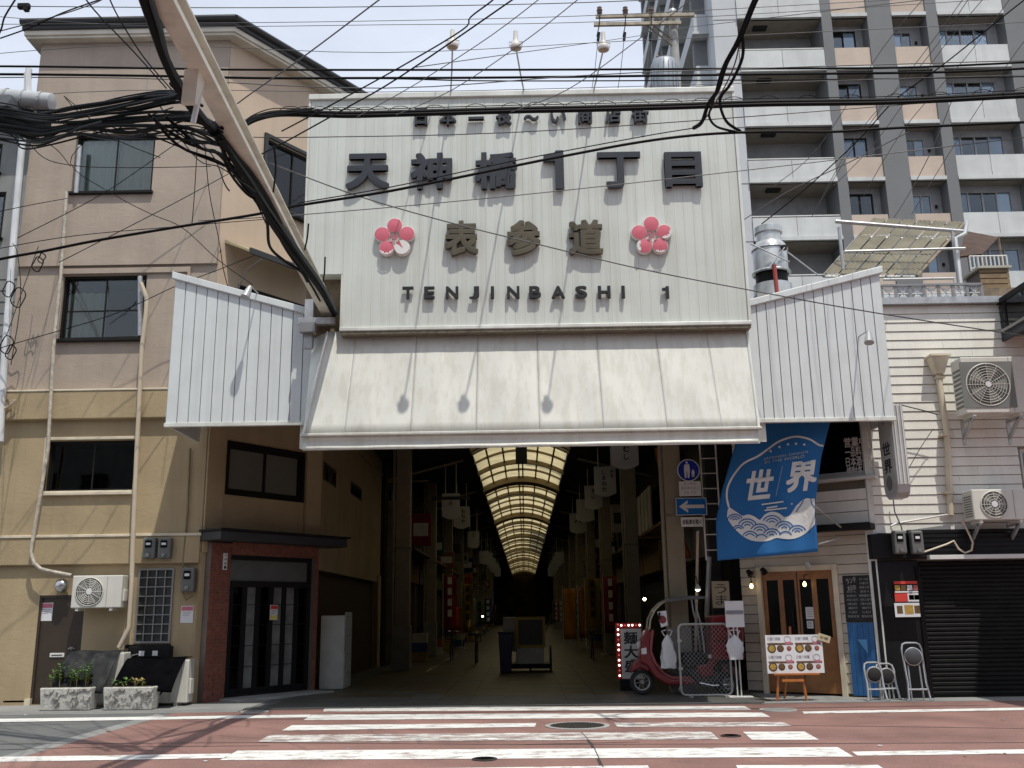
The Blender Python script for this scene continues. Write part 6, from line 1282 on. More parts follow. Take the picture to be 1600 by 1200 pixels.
# paper sign on twin pole stand
YT = 18.45; q = rect(1133, 939, 1162, 980, YT); t = thing('paper_stand', 'white paper sign on a twin pole stand by the barrier', 'sign', ((q[0]+q[1])/2, YT, .02)); MB().box(q[0], q[1], YT-.02, YT-.005, q[2], q[3]).build('paper', paper_w, t); xm = (q[0]+q[1])/2
for s in (-.035, .035): MB().cyl((xm+s, YT, .04), (xm+s, YT, q[3]-.25), .013, n=8).build('pole', alu_white, t)
MB().box(xm-.16, xm+.16, YT-.03, YT-.021, q[3]-.24, q[3]-.17).build('text_band', ink_grey, t); MB().box(xm-.22, xm+.22, YT-.18, YT+.18, .02, .045).build('base', alu_white, t, bevel=.008)
bag(1150, 992, 1030, .32, YT-.06, 'crumpled white plastic bag tied to the paper sign stand', 5)
# red bulb sign
YZ = 20.2; t = thing('bulb_sign', 'white vertical sign with black brush characters and red bulb border', 'sign', (W(982, 1075, YZ).x, YZ, .02)); q = rect(963, 973, 1004, 1062, YZ); MB().box(q[0], q[1], YZ, YZ+.16, q[2], q[3]).build('case', mat('case_red', (.22, .01, .01), .5), t, bevel=.01); MB().box(q[0]+.10, q[1]-.01, YZ-.012, YZ, q[2]+.02, q[3]-.12).build('face', mat('face_white', (.52, .52, .5), .5), t)
MB().box(q[0]+.08, q[1]-.1, YZ+.0, YZ+.3, .02, q[2]).build('base', black_m, t)
for j, ch in enumerate('麺大盛'): text(ch, 1, ink, T((q[0]+q[1])/2+.03, YZ-.012, q[3]-.30-.27*j), 'brush_character', t, w=.28, h=.25, bold=.025, depth=.004)
for k in range(11): MB().lathe([(.02, 0), (.016, -.02)], (q[0]+.05, YZ-.001, q[2]+.08+k*.10), 10, 'y').build('bulb', emit('bulb_on', (1, .75, .7), 5) if k % 3 != 1 else emit('bulb_dim', (.8, .12, .08), .5), t)
for k in range(6): MB().lathe([(.02, 0), (.016, -.02)], (q[0]+.12+k*.075, YZ-.001, q[3]-.05), 10, 'y').build('bulb', emit('bulb_on', (1, .75, .7), 5) if k % 3 != 1 else emit('bulb_dim', (.8, .12, .08), .5), t)
for px, py, Y, l_ in ((754, 963, 40, 'small lit lamp beside the dim orange banner'), (882, 925, 50, 'small lit lamp above the amber banners'), (1007, 936, 24, 'small lit lamp behind the scooter windscreen')):
    c = W(px, py, Y); t = thing('small_lamp', l_, 'lamp', tuple(c)); MB().lathe([(.02, .06), (.03, .03)], c, 10).build('socket', alu_dark, t); MB().lathe([(.02, .03), (.045, 0), (.02, -.04)], c, 10).build('bulb', emit('lamp_cool', (1, .92, .7), 9), t, smooth=True); MB().cyl(c+Vector((0, 0, .05)), (c.x, Y, ZV), .006, n=5).build('flex', alu_dark, t)

# ================================================================== APARTMENT TOWER
YA = 44.0; FH = 3.05
ta = thing('apartment_tower', 'tall grey apartment tower with white and peach balconies', 'building', (18, YA+8, 0))
X = lambda px: W(px, 150, YA).x
zp0 = W(1240, 338, YA).z
PH = 1.30; floors = range(-5, 6); zlo, zhi = zp0-5*FH-PH, zp0+6*FH
cA, cE = X(1160), X(1290)
pil = [(X(1294), X(1310)), (X(1367), X(1406)), (X(1461), X(1479)), (X(1585), X(1640))]
colsT = [('A', cA, pil[0][0], tower_white, 2), ('B', pil[0][1], pil[1][0], tower_peach, 1), ('C', pil[1][1], pil[2][0], tower_peach, 1), ('D', pil[2][1], pil[3][0], tower_white, 2), ('E', pil[3][1], X(1740), tower_peach, 1)]
YBk = YA+.75; YBa = YA+1.8
MB().box(X(1122), cA, YA-.02, YA+2.2, 0, zhi).build('end_wall', tower_pale, ta)
for k in floors:
    z = zp0+k*FH; MB().box(X(1122)+.02, cA-.01, YA-.035, YA-.02, z-PH, z-PH+.03).build('wall_joint', tower_grey, ta)
for i, (a, b_) in enumerate(pil): MB().box(a, b_, YA-.12, YA+2.0, 0, zhi).build('pillar', tower_grey, ta)
allw = []
for name, a, b_, m_, npn in colsT:
    allw.append((a, b_))
ww = {'A': None, 'B': (.08, .80, 1.9), 'C': (.16, .72, 1.75), 'D': (.02, .86, 1.95), 'E': (.1, .8, 1.9)}
glT = glass('tower_glass', (.9, .95, 1.0), .95, .03); curT = mat('tower_curtain', (.66, .76, .82), .9, var=.1, rnd=.35); curW = mat('tower_net', (.42, .46, .48), .9, rnd=.3)
rT = random.Random(11)
holes = []
for k in floors:
    z = zp0+k*FH
    for name, a, b_, m_, npn in colsT:
        if ww[name]: holes.append((name, k, a+(b_-a)*ww[name][0], a+(b_-a)*ww[name][1], z-.85, z+1.45-(.12 if name == 'C' else 0)))
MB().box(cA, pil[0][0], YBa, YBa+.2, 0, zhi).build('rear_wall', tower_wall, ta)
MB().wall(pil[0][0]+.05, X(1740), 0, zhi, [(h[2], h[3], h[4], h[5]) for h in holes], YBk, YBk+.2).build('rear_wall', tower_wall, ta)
for name, k, a, b_, z0_, z1_ in holes:
    cols_ = 4 if name == 'D' else 2
    w = MB(T(0, YBk, 0)); w.frame(a, b_, z0_, z1_, .06, .0, .1)
    for i in range(1, cols_): x = a+(b_-a)*i/cols_; w.box(x-.04, x+.04, .02, .08, z0_, z1_)
    o = w.build('window', alu_grey if name in 'DC' else alu_dark, ta)
    for i in range(cols_):
        x0_, x1_ = a+(b_-a)*i/cols_+.03, a+(b_-a)*(i+1)/cols_-.03
        MB(T(0, YBk, 0)).box(x0_, x1_, .05, .06, z0_+.05, z1_-.05).build('pane', glT, o)
        if (name == 'D' and i in (0, 3)) or (name != 'D' and rT.random() < .55): MB(T(0, YBk, 0)).box(x0_, x1_, .075, .085, z0_+.05, z1_-.05).build('curtain', curT if rT.random() < .7 else curW, o)
    MB(T(0, YBk, 0)).box(a, b_, .5, .55, z0_, z1_).build('interior', dark_room, o)
for k in floors:
    z = zp0+k*FH
    for name, a, b_, m_, npn in colsT:
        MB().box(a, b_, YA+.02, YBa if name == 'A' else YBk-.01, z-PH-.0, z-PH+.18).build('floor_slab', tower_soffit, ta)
        for i in range(npn):
            x0_, x1_ = a+(b_-a)*i/npn+.012, a+(b_-a)*(i+1)/npn-.012; yo = YA-.05 if name in 'BC' else YA-.10
            MB().box(x0_, x1_, yo, YA+.10, z-PH+.20, z-(.10 if name == 'A' else 0)).build('balcony_panel', m_, ta)
        MB().box(a-.0, b_+.0, YA-.16, YA+.12, z-PH-.0, z-PH+.19).build('slab_edge', tower_white, ta)
        if name == 'A':
            MB().box(a, b_, YA-.06, YA-.0, z-.02, z+.03).build('handrail', alu_white, ta)
            MB().box(a+1.0, a+1.7, YA+.5, YA+.9, z+FH-PH-.10, z+FH-PH-.002).build('ceiling_hatch', dark_room, ta)
        if name == 'C': MB().box(b_-.35, b_-.25, YBk-.1, YBk, z+.6, z+.75).build('wall_lamp', alu_dark, ta)
# side face, receding
xs_ = X(1122)
zh2 = zp0+13*FH
MB().box(xs_+.02, 40, YA+2.2, YA+22, 0, zh2).build('core_block', tower_pale, ta)
for k in range(-3, 13):
    z = zp0+k*FH
    MB().box(xs_-.75, xs_+.02, YA+1.2, YA+20, z-PH, z-.1).build('side_parapet', tower_pale, ta)
    MB().box(xs_-.85, xs_+.02, YA+1.1, YA+20.1, z-PH-.02, z-PH+.12).build('slab_edge', tower_white, ta)
    for j in range(4): MB().box(xs_-.02, xs_+.02, YA+3+j*4.5, YA+5.2+j*4.5, z-.08, z+1.6).build('side_window', glass_d, ta)
for j in (2.0, 7.0, 12.0, 16.0, 19.8): MB().box(xs_-.7, xs_+.02, YA+j-.25, YA+j+.25, 0, zh2).build('side_fin', tower_grey, ta)

# ================================================================== ROOFTOP THINGS
zr = zR1+.02
YV = 19.3; V = lambda x, y: W(x, y, YV)
t = thing('vent_cowl', 'weathered silver cylindrical vent cowl with red leg on the roof', 'vent', (V(1207, 460).x, YV, zr)); c = V(1207, 450); m2 = lambda y: V(1207, y).z-c.z
sv = mat('vent_silver', (.55, .57, .58), .35, metal=.45, var=.15, scale=5, streak=.35)
MB().lathe([(.36, m2(428)), (.36, m2(390)), (.33, m2(384)), (.27, m2(380)), (.26, m2(368)), (.29, m2(366)), (.29, m2(357)), (.25, m2(355))], c, 28).build('drum', sv, t, smooth=True)
MB().tube([(c.x+.365*math.cos(a), c.y+.365*math.sin(a), c.z+m2(392)) for a in [2*math.pi*i/28 for i in range(28)]], .02, 6, closed=True).build('band', sv, t); MB().tube([(c.x+.38*math.cos(a), c.y+.38*math.sin(a), c.z+m2(428)) for a in [2*math.pi*i/28 for i in range(28)]], .03, 6, closed=True).build('rim', sv, t)
MB().lathe([(.33, m2(446)), (.33, m2(428))], c, 24).build('dark_throat', black_m, t); MB().lathe([(.40, m2(470)), (.40, m2(447)), (.30, m2(446))], c, 24).build('lower_collar', sv, t, smooth=True); MB().cyl((c.x-.02, c.y-.38, c.z+m2(470)), (c.x-.04, c.y-.40, c.z+m2(424)), .045, n=10).build('leg', mat('leg_red', (.35, .06, .05), .5), t); MB().lathe([(.07, 0), (.05, -.05)], (c.x+.2, c.y-.36, c.z+m2(397)), 14, 'y').build('knob', alu_dark, t)
for a_, b2 in (((1165, 392), (1225, 420)), ((1195, 428), (1218, 398)), ((1222, 405), (1268, 440))): MB().tube([V(*a_)+Vector((0, -.42, 0)), V(*b2)+Vector((0, -.42, 0))], .015, 6).build('stay', galv, t)
MB().box(c.x-.45, c.x+.45, c.y-.45, c.y+.45, zr, c.z+m2(468)).build('plinth', conc_m, t)
# translucent rooftop shelter
t = thing('rooftop_shelter', 'tilted rooftop shelter of translucent beige sheets on a steel frame', 'shelter', (W(1400, 430, 20).x, 20.5, zr))
A, B_, C_, D_ = W(1286, 428, 19.6), W(1432, 428, 19.6), W(1506, 346, 22.6), W(1364, 340, 22.6)
lerp = lambda a, b_, k: a+(b_-a)*k
def SP(s, u): return lerp(lerp(A, B_, s), lerp(D_, C_, s), u)
for i in range(6):
    for j in range(3):
        MB().sheet(lambda s, u, i=i, j=j: SP((i+.06+s*.88)/6, (j+.02+u*.96)/3)+Vector((0, 0, .012*math.sin(s*math.pi*6))), 12, 2).build('roof_sheet', carport_m, t, fix=False)
for i in range(7): MB().tube([SP(i/6, 0)-Vector((0, 0, .05)), SP(i/6, 1)-Vector((0, 0, .05))], .04 if i in (0, 6) else .028, 4).build('rafter', rust_steel if i == 6 else alu_grey, t)
for u in (0.02, .36, .68, .99): MB().tube([SP(0, u)-Vector((0.0, 0, .09)), SP(1, u)-Vector((0, 0, .09))], .03, 6).build('purlin', galv, t)
MB().tube([W(1305, 346, 19.9), W(1510, 362, 19.9)], .045, 8).build('front_beam', galv, t)
for px in (1311, 1487): c = W(px, 355, 19.9); MB().tube([(c.x, 19.9, zr), c], .04, 8).build('post', galv, t)
MB().tube([W(1512, 345, 19.8), W(1508, 365, 19.8), W(1493, 372, 19.8), (W(1500, 440, 19.8).x, 19.8, zr)], .045, 8).build('drainpipe', white_pipe, t, smooth=True)
MB().tube([W(1320, 393, 19.7), W(1508, 388, 19.7)], .03, 8).build('drying_pole', galv, t)
t = thing('rooftop_shelter_far', 'small beige sheet shelter behind the vent cowl', 'shelter', tuple(W(1270, 440, 24))) ; t.name = 'lean_to_roof'
A2, B2, C2, D2 = W(1238, 432, 23.2), W(1296, 432, 23.2), W(1318, 398, 25), W(1252, 402, 25)
MB().add([A2, B2, C2, D2], [(0, 1, 2, 3)]).build('roof_sheet', carport_m, t, fix=False, solid=.02)
for k in (0, .33, .66, 1): MB().tube([lerp(A2, B2, k), lerp(D2, C2, k)], .03, 4).build('rafter', alu_grey, t)
for P_ in (A2, B2, C2, D2): MB().cyl((P_.x, P_.y, zr), P_, .03, n=6).build('post', galv, t)
# brown lean-to, railing, crates
t = thing('rusty_roof', 'dark rusty sheet roof beyond the rooftop shelter', 'roof', tuple(W(1530, 380, 24))); pts = [W(1508, 362, 23.5), W(1560, 372, 23.5), W(1535, 398, 22.2), W(1498, 402, 22.2)]
MB().add(pts, [(0, 1, 2, 3)]).build('sheet', mat('rust_dark', (.06, .03, .02), .8, var=.4, scale=5), t, fix=False, solid=.05)
for P_ in (pts[0], pts[1], pts[2], pts[3]): MB().cyl((P_.x, P_.y, zr), P_, .03, n=6).build('post', rust_steel, t)
t = thing('roof_railing', 'low grey rooftop railing with pale lattice infill on siding house', 'railing', (W(1450, 470, YR).x, YR, zR1)); xr0, xr1 = W(1378, 450, YR).x, W(1535, 450, YR).x; zt2 = W(1450, 446, YR).z
for i in range(8): x = xr0+(xr1-xr0)*i/7; MB().box(x-.025, x+.025, YR+.02, YR+.07, zR1+.1, zt2).build('baluster', alu_grey, t)
MB().box(xr0, xr1, YR+.0, YR+.08, zt2, zt2+.04).build('rail', alu_grey, t)
for i in range(7):
    x0_, x1_ = xr0+(xr1-xr0)*i/7+.04, xr0+(xr1-xr0)*(i+1)/7-.04; g = MB(); zz0, zz1 = zR1+.13, zt2-.02
    for k in range(5): f = k/4; g.tube([(x0_+(x1_-x0_)*f, YR+.05, zz0), (x0_+(x1_-x0_)*(1-f), YR+.05, zz1)], .012, 5)
    g.tube([(x0_, YR+.05, (zz0+zz1)/2), (x1_, YR+.05, (zz0+zz1)/2)], .012, 5); g.build('lattice_panel', white_pipe, t)
MB().tube([W(1380, 437, YR+.3), W(1490, 435, YR+.3), (W(1492, 450, YR+.3).x, YR+.3, zr)], .03, 8).build('top_rail', alu_white, t)
t = thing('wooden_crate', 'weathered wooden crate box on the rooftop deck', 'crate', tuple(W(1555, 458, 19.5))); q = rect(1532, 418, 1578, 452, 19.5)
MB().box(q[0]+.03, q[1]-.03, 19.53, 20.2, q[2], q[3]-.02).build('body', wood_dark, t)
for k in range(4): z = q[2]+(q[3]-q[2])*k/4; MB().box(q[0], q[1], 19.5, 19.53, z+.01, z+(q[3]-q[2])/4-.01).build('slat', mat('crate_wood', (.22, .15, .08), .7, var=.3, scale=6, rnd=.3), t)
MB().box(q[0]-.05, q[1]+.05, 19.45, 20.3, q[3]-.02, q[3]+.03).build('lid', mat('crate_lid', (.4, .38, .33), .7), t); MB().box(q[0]-.2, q[1]+.1, 19.4, 20.3, zr, q[2]).build('stand', rust_steel, t)
t = thing('white_rack', 'white barred rack behind the wooden crate on the roof', 'rack', tuple(W(1530, 440, 21))); q = rect(1517, 400, 1575, 438, 21)
for k in range(10): x = q[0]+(q[1]-q[0])*k/9; MB().cyl((x, 21, zr), (x, 21, q[3]), .018, n=6).build('bar', alu_white, t)
for z in (q[2], (q[2]+q[3])/2, q[3]): MB().cyl((q[0], 21, z), (q[1], 21, z), .018, n=6).build('rail', alu_white, t)
# projecting dark canopy frame at the frame edge, and the pale gable above it
xj = W(1576, 500, 17.6).x; zj0 = W(1576, 526, 17.6).z; zj1 = W(1576, 468, 17.6).z
t = thing('projecting_canopy', 'dark blue framed glass canopy projecting over the street from siding house', 'canopy', (xj+.8, 16, zj0))
MB().box(xj, xj+.06, 12.6, YR+.02, zj0, zj0+.20).build('side_rail', mat('frame_navy', (.022, .028, .038), .5), t); MB().box(xj+1.9, xj+1.96, 12.6, YR+.02, zj0, zj0+.20).build('side_rail', mat('frame_navy', (.022, .028, .038), .5), t); MB().box(xj-.02, xj+1.98, 12.5, 12.6, zj0-.02, zj0+.22).build('front_rail', mat('frame_navy', (.022, .028, .038), .5), t)
MB().box(xj+.06, xj+1.9, 12.6, YR, zj0+.10, zj0+.14).build('deck_sheet', mat('deck_dark', (.03, .033, .036), .6), t)
for Y in (13.8, 15.2, 16.6, 17.7): MB().box(xj+.01, xj+.05, Y-.03, Y+.03, zj0+.20, zj1).build('mullion', black_m, t)
MB().box(xj+.02, xj+.04, 12.7, YR, zj0+.22, zj1-.02).build('glass_side', glass_d, t); MB().box(xj-.01, xj+.07, 12.6, YR+.02, zj1, zj1+.10).build('top_rail', black_m, t)
MB().tube([(xj-.06, 14, zj0+.16), (xj-.06, 17.8, zj0+.16)], .03, 6).build('pipe', alu_grey, t)
# ================================================================== OPPOSITE SIDE OF THE STREET (behind the viewpoint, added unseen to darken the arcade)
for i, (x0, x1, h, c, nm) in enumerate(((-26, -9.5, 11.5, (.22, .21, .19), 'unseen grey rendered building added opposite the tan corner building'), (-9, 6.5, 13.5, (.16, .13, .11), 'unseen brown tiled building added opposite the arcade entrance'), (7, 24, 12.0, (.25, .24, .22), 'unseen pale building added opposite the siding house'))):
    ob = thing('unseen_street_building', nm, 'building', ((x0+x1)/2, -14, 0), 'unseen buildings added across the street'); m_ = mat('opposite_wall_%d' % i, c, .85, streak=.2); hs = []
    nx = int((x1-x0)/2.6)
    for f in range(int(h/3.2)):
        for k in range(nx): a = x0+.6+k*(x1-x0-.6)/nx; hs.append((a, a+1.5, f*3.2+.9, f*3.2+2.4))
    MB(T(0, -11, 0)).wall(x0, x1, 0, h, hs, -.25, 0).build('wall', m_, ob); MB().box(x0, x1, -18, -11.6, 0, h).build('body', inner_dark, ob); MB().box(x0-.2, x1+.2, -18.2, -10.8, h, h+.3).build('roof', roof_dark, ob)
    for a, b_, z0_, z1_ in hs: MB().box(a, b_, -11.18, -11.15, z0_, z1_).build('window', black_gloss, ob)

# ================================================================== UTILITY POLE behind the sign
YU = 30.0; U = lambda x, y: W(x, y, YU)
pc = U(1053, 60); zt_ = U(1053, 20).z
up_ = thing('utility_pole', 'concrete utility pole with crossarms and transformer behind the sign', 'utility pole', (pc.x, YU, 0))
MB().cyl((pc.x, YU, 0), (pc.x, YU, zt_), .22, .15, 16).build('shaft', conc_m, up_, smooth=True); MB().lathe([(.16, 0), (.14, .1), (.03, .14)], (pc.x, YU, zt_), 14).build('cap', galv, up_, smooth=True)
for j, (a, b_, y) in enumerate(((930, 1083, 31.5), (927, 1062, 45))):
    q0, q1 = U(a, y), U(b_, y); MB().box(q0.x, q1.x, YU-.30-.05*j, YU-.20-.05*j, U(1000, y).z-.06, U(1000, y).z+.06).build('crossarm', mat('arm_rust', (.34, .29, .22), .6, var=.35, scale=5), up_)
for px in (936, 976, 1016):
    c = U(px, 30); MB().lathe([(.03, -.0), (.10, .06), (.06, .10), (.11, .16), (.07, .2), (.09, .27), (.03, .31)], (c.x, YU-.27, c.z), 12).build('insulator', mat('porcelain', (.18, .12, .10), .3), up_, smooth=True)
    d = U(px, 64); MB().tube([(c.x, YU-.35, c.z-.1), (c.x-.05, YU-.4, U(px, 52).z), (c.x-.15, YU-.5, U(px, 70).z)], .02, 6).build('lead', cable_m, up_); MB().cyl((d.x-.03, YU-.42, U(px, 62).z), (d.x-.08, YU-.45, U(px, 75).z), .05, n=8).build('cutout_fuse', black_m, up_)
    MB().tube([(d.x-.08, YU-.45, U(px, 75).z), U(px-8, 120)+Vector((0, -.5, 0)), U(px-14, 160)+Vector((0, -.5, 0))], .012, 5).build('dropper', cable_grey, up_)
for a, b_ in (((1008, 46), (1050, 74)), ((1012, 42), (1052, 66))): MB().tube([U(*a)+Vector((0, -.28, 0)), U(*b_)+Vector((0, -.1, 0))], .03, 6).build('brace', rust_steel, up_)
q = rect(1018, 98, 1059, 150, YU-.7); cx = (q[0]+q[1])/2; rT_ = (q[1]-q[0])/2; tr = MB().lathe([(rT_*.95, 0), (rT_, .05), (rT_, q[3]-q[2]-.12), (rT_*.85, q[3]-q[2]), (rT_*.2, q[3]-q[2]+.12)], (cx, YU-.75, q[2]), 24).build('transformer', mat('transformer_grey', (.30, .33, .37), .45, metal=.2, var=.2), up_, smooth=True)
for k in range(18): a = 2*math.pi*k/18; MB().box(cx+(rT_+.02)*math.cos(a)-.012, cx+(rT_+.02)*math.cos(a)+.012, YU-.75+(rT_+.02)*math.sin(a)-.012, YU-.75+(rT_+.02)*math.sin(a)+.012, q[2]+.1, q[3]-.2).build('cooling_fin', mat('transformer_grey', (.30, .33, .37), .45, metal=.2, var=.2), tr)
for k in (-.2, .2): MB().lathe([(.05, 0), (.07, .06), (.04, .12), (.06, .2), (.02, .26)], (cx+k, YU-.75, q[3]), 10).build('bushing', mat('porcelain', (.18, .12, .10), .3), tr, smooth=True)

# ================================================================== CABLES
def spline(p, k=5):
    out = []
    for i in range(len(p)-1):
        p0, p1, p2, p3 = p[max(0, i-1)], p[i], p[i+1], p[min(len(p)-1, i+2)]
        for j in range(k):
            t_ = j/k; out.append(p1*.5*2*.5*0+(2*p1+(p2-p0)*t_+(2*p0-5*p1+4*p2-p3)*t_*t_+(3*p1-p0-3*p2+p3)*t_**3)*.5)
    return out+[p[-1]]
LAB = {
 'along': ('overhead_cable', 'black overhead cable running along the street across the sign', 'cable', 'overhead cables along the street'),
 'thin': ('overhead_wire', 'thin grey overhead wire running along the street', 'cable', 'thin wires along the street'),
 'drop': ('hanging_cable', 'black cable dropping steeply past the sign corner nearest the tower', 'cable', 'cables dropping by the tower'),
 'sky': ('overhead_cable', 'thin overhead wire slanting through the sky toward the gate', 'cable', 'wires slanting through the sky'),
 'tower': ('overhead_cable', 'thin wire slanting in front of the apartment tower', 'cable', 'wires in front of the tower'),
 'house': ('drop_wire', 'thin black drop wire crossing the stucco wall of the corner building', 'cable', 'drop wires on the corner building'),
 'tangle': ('tangled_cable', 'sagging black cable in the tangle beside the cream steel beam', 'cable', 'tangled cables by the beam'),
 'beam': ('beam_cable', 'black cable strapped along the cream steel beam', 'cable', 'cables strapped to the beam')}
rj0 = random.Random(77)
def cable(kind, pix, Y, r, m=None, sub=5):
    n = len(pix)
    if Y == 'beam': P_ = [G(x, y, 6.80+.0*i) for i, (x, y) in enumerate(pix)]
    else:
        Ys = Y if isinstance(Y, (list, tuple)) else [Y]*n
        if len(Ys) == 2 and n != 2: Ys = [Ys[0]+(Ys[1]-Ys[0])*i/(n-1) for i in range(n)]
        P_ = [W(x, y, yy) for (x, y), yy in zip(pix, Ys)]
    if kind == 'along' and m is cable_grey: kind = 'thin'
    nm, lab, cat, grp = LAB[kind]
    o = MB().tube(spline(P_, sub), r, 6).build(nm, m or cable_m, smooth=True, fix=False); return tag(o, lab, cat, grp)
# along the street
cable('along', [(-160, 9), (45, 10), (400, 12), (800, 7), (1060, -2), (1300, -14)], 13.4, .007, cable_grey)
cable('along', [(-160, 103), (60, 104), (258, 107), (400, 109), (800, 109), (1200, 107), (1430, 105), (1700, 92)], 13.6, .017)
cable('along', [(-160, 116), (0, 116), (120, 117), (260, 119), (400, 122), (550, 122), (800, 121), (1200, 116), (1500, 112), (1700, 100)], 13.5, .019)
cable('along', [(380, 121), (610, 123), (800, 126.5), (1300, 124), (1700, 118)], 13.7, .010)
cable('along', [(380, 214), (480, 214.5), (800, 207), (1200, 180), (1700, 140)], 13.2, .007, cable_grey)
cable('along', [(-120, 432), (0, 405), (70, 392), (150, 376), (275, 355), (400, 335), (467, 321), (612, 298), (800, 260), (875, 245), (1000, 222), (1100, 210), (1200, 206), (1300, 206), (1400, 200), (1600, 191), (1760, 184)], 12.9, .020)
cable('along', [(467, 317), (612, 292), (800, 252), (1000, 214), (1085, 200)], 12.95, .008)
cable('along', [(310, 345), (477, 335), (800, 306), (1200, 262), (1700, 203)], 13.3, .007, cable_grey)
cable('along', [(400, 246), (440, 262), (562, 307), (700, 347), (850, 384), (1000, 420), (1170, 453), (1375, 490), (1700, 540)], [12.5, 14.5], .009, cable_grey)
# thick bundle with messenger wire and hoops
bpts = [(350, 212), (380, 194), (402, 183), (437, 176), (500, 177), (550, 178), (625, 176), (800, 171), (900, 169), (1050, 165), (1200, 160), (1400, 157), (1600, 147), (1760, 140)]
tb = thing('cable_bundle', 'thick black cable bundle with hoops hung across the top of the sign', 'cable', tuple(W(800, 171, 13.1)))
MB().tube(spline([W(x, y, 13.1) for x, y in bpts]), .042, 8).build('main_bundle', cable_m, tb, smooth=True, fix=False); MB().tube(spline([W(x, y+3.5, 13.08) for x, y in bpts]), .030, 6).build('second_cable', cable_m, tb, smooth=True, fix=False); MB().tube(spline([W(x, y-6.5, 13.1) for x, y in bpts[3:]]), .007, 5).build('messenger_wire', cable_m, tb, smooth=True, fix=False)
sp = spline([W(x, y, 13.1) for x, y in bpts[3:]], 3)
for i in range(1, len(sp)-1):
    c = sp[i]; d = (sp[i+1]-sp[i-1]).normalized(); MB().tube([c+d*(.16*math.cos(a))+Vector((0, 0, .02+.09*math.sin(a))) for a in [math.pi*k/8 for k in range(9)]], .0055, 5).build('hoop', cable_m, tb)
rc = random.Random(9)
for x0_, x1_, n_ in ((1040, 1700, 9),):
    for k in range(n_): x = x0_+(x1_-x0_)*k/n_; 
# right hand drop
cable('drop', [(1200, -30), (1182, 0), (1157, 60), (1135, 100), (1122, 140), (1107, 162), (1097, 190), (1084, 200)], [10.8, 12.95], .030); cable('drop', [(1196, -30), (1177, 0), (1152, 62), (1130, 104), (1119, 142), (1112, 166), (1108, 182), (1120, 198), (1150, 206)], [10.7, 12.95], .018)
cable('drop', [(1160, 55), (1160, 90), (1142, 130), (1126, 152), (1127, 172), (1137, 192), (1157, 205)], [11.6, 12.95], .022); cable('drop', [(1157, 60), (1148, 100), (1130, 140), (1102, 185), (1086, 200)], [11.6, 12.95], .010, mat('cable_red', (.10, .02, .02), .5))
# sky wires
cable('sky', [(640, -36), (592, 0), (475, 88), (380, 155), (330, 195)], [9, 12.2], .009, cable_grey); cable('sky', [(790, -24), (770, 0), (735, 27), (722, 47), (625, 105), (510, 168), (440, 205)], [9.5, 12.8], .010); cable('sky', [(830, -22), (800, 0), (625, 120), (535, 172), (445, 222), (390, 250)], [9.5, 12.8], .010)
cable('sky', [(120, -30), (135, 0), (162, 32), (210, 82), (260, 138)], [8, 12], .009); cable('sky', [(160, -30), (172, 0), (188, 32), (225, 90), (268, 140)], [8, 12], .009); cable('sky', [(170, -8), (150, 4), (98, 22), (25, 42), (-30, 56)], 12.2, .008, cable_grey); cable('sky', [(160, -2), (98, 20), (50, 42), (0, 60)], 12.2, .010)
cable('sky', [(30, -10), (8, 25), (2, 45), (-10, 70)], 11.5, .012); cable('sky', [(650, 105), (800, 84), (930, 66), (1012, 54)], [15, 29], .010, cable_grey)
o = thing('cable_clamp', 'small dark cable clamp hanging on a wire above the roof corner', 'clamp', tuple(W(37, 10, 13.4))); MB().box(W(28, 10, 13.4).x, W(47, 10, 13.4).x, 13.36, 13.44, W(37, 14, 13.4).z, W(37, 6, 13.4).z).build('body', black_m, o, bevel=.02); MB().box(W(38, 10, 13.4).x, W(45, 10, 13.4).x, 13.36, 13.44, W(37, 17, 13.4).z, W(37, 13, 13.4).z).build('lug', black_m, o)
for k in range(5):
    y0 = rj0.uniform(-20, 150); cable('along', [(-160, y0+rj0.uniform(-10, 40)), (200, y0+rj0.uniform(0, 25)), (600, y0+12+rj0.uniform(0, 12)), (1000, y0+rj0.uniform(-5, 15)), (1700, y0-rj0.uniform(5, 45))], 13.0+rj0.uniform(-.6, 1.0), rj0.choice((.005, .006, .008)), cable_grey)
for k in range(3):
    x0_ = rj0.uniform(380, 1000); cable('sky', [(x0_+170, -30), (x0_+60, rj0.uniform(30, 60)), (x0_-60, rj0.uniform(105, 140)), (x0_-150, rj0.uniform(160, 215))], [9.5, 13], .006, cable_grey)
for k in range(6):
    x0_ = rj0.uniform(1250, 1620); cable('tower', [(x0_+60, -20), (x0_-20, rj0.uniform(70, 110)), (x0_-120, rj0.uniform(190, 240)), (x0_-190, rj0.uniform(290, 350))], [13, 16.5], .006, cable_grey)
# tower wires
cable('tower', [(1640, -28), (1590, 8), (1475, 100), (1400, 155), (1340, 220), (1262, 292), (1190, 350)], [12, 16], .010); cable('tower', [(1040, 47), (1080, 42), (1200, 28), (1440, 0), (1560, -14)], [29, 16], .010, cable_grey); cable('tower', [(1490, 150), (1457, 232), (1422, 300), (1397, 340)], [14, 19], .008, cable_grey); cable('tower', [(1420, 206), (1330, 252), (1230, 300), (1160, 345)], [13, 16.5], .008, cable_grey)
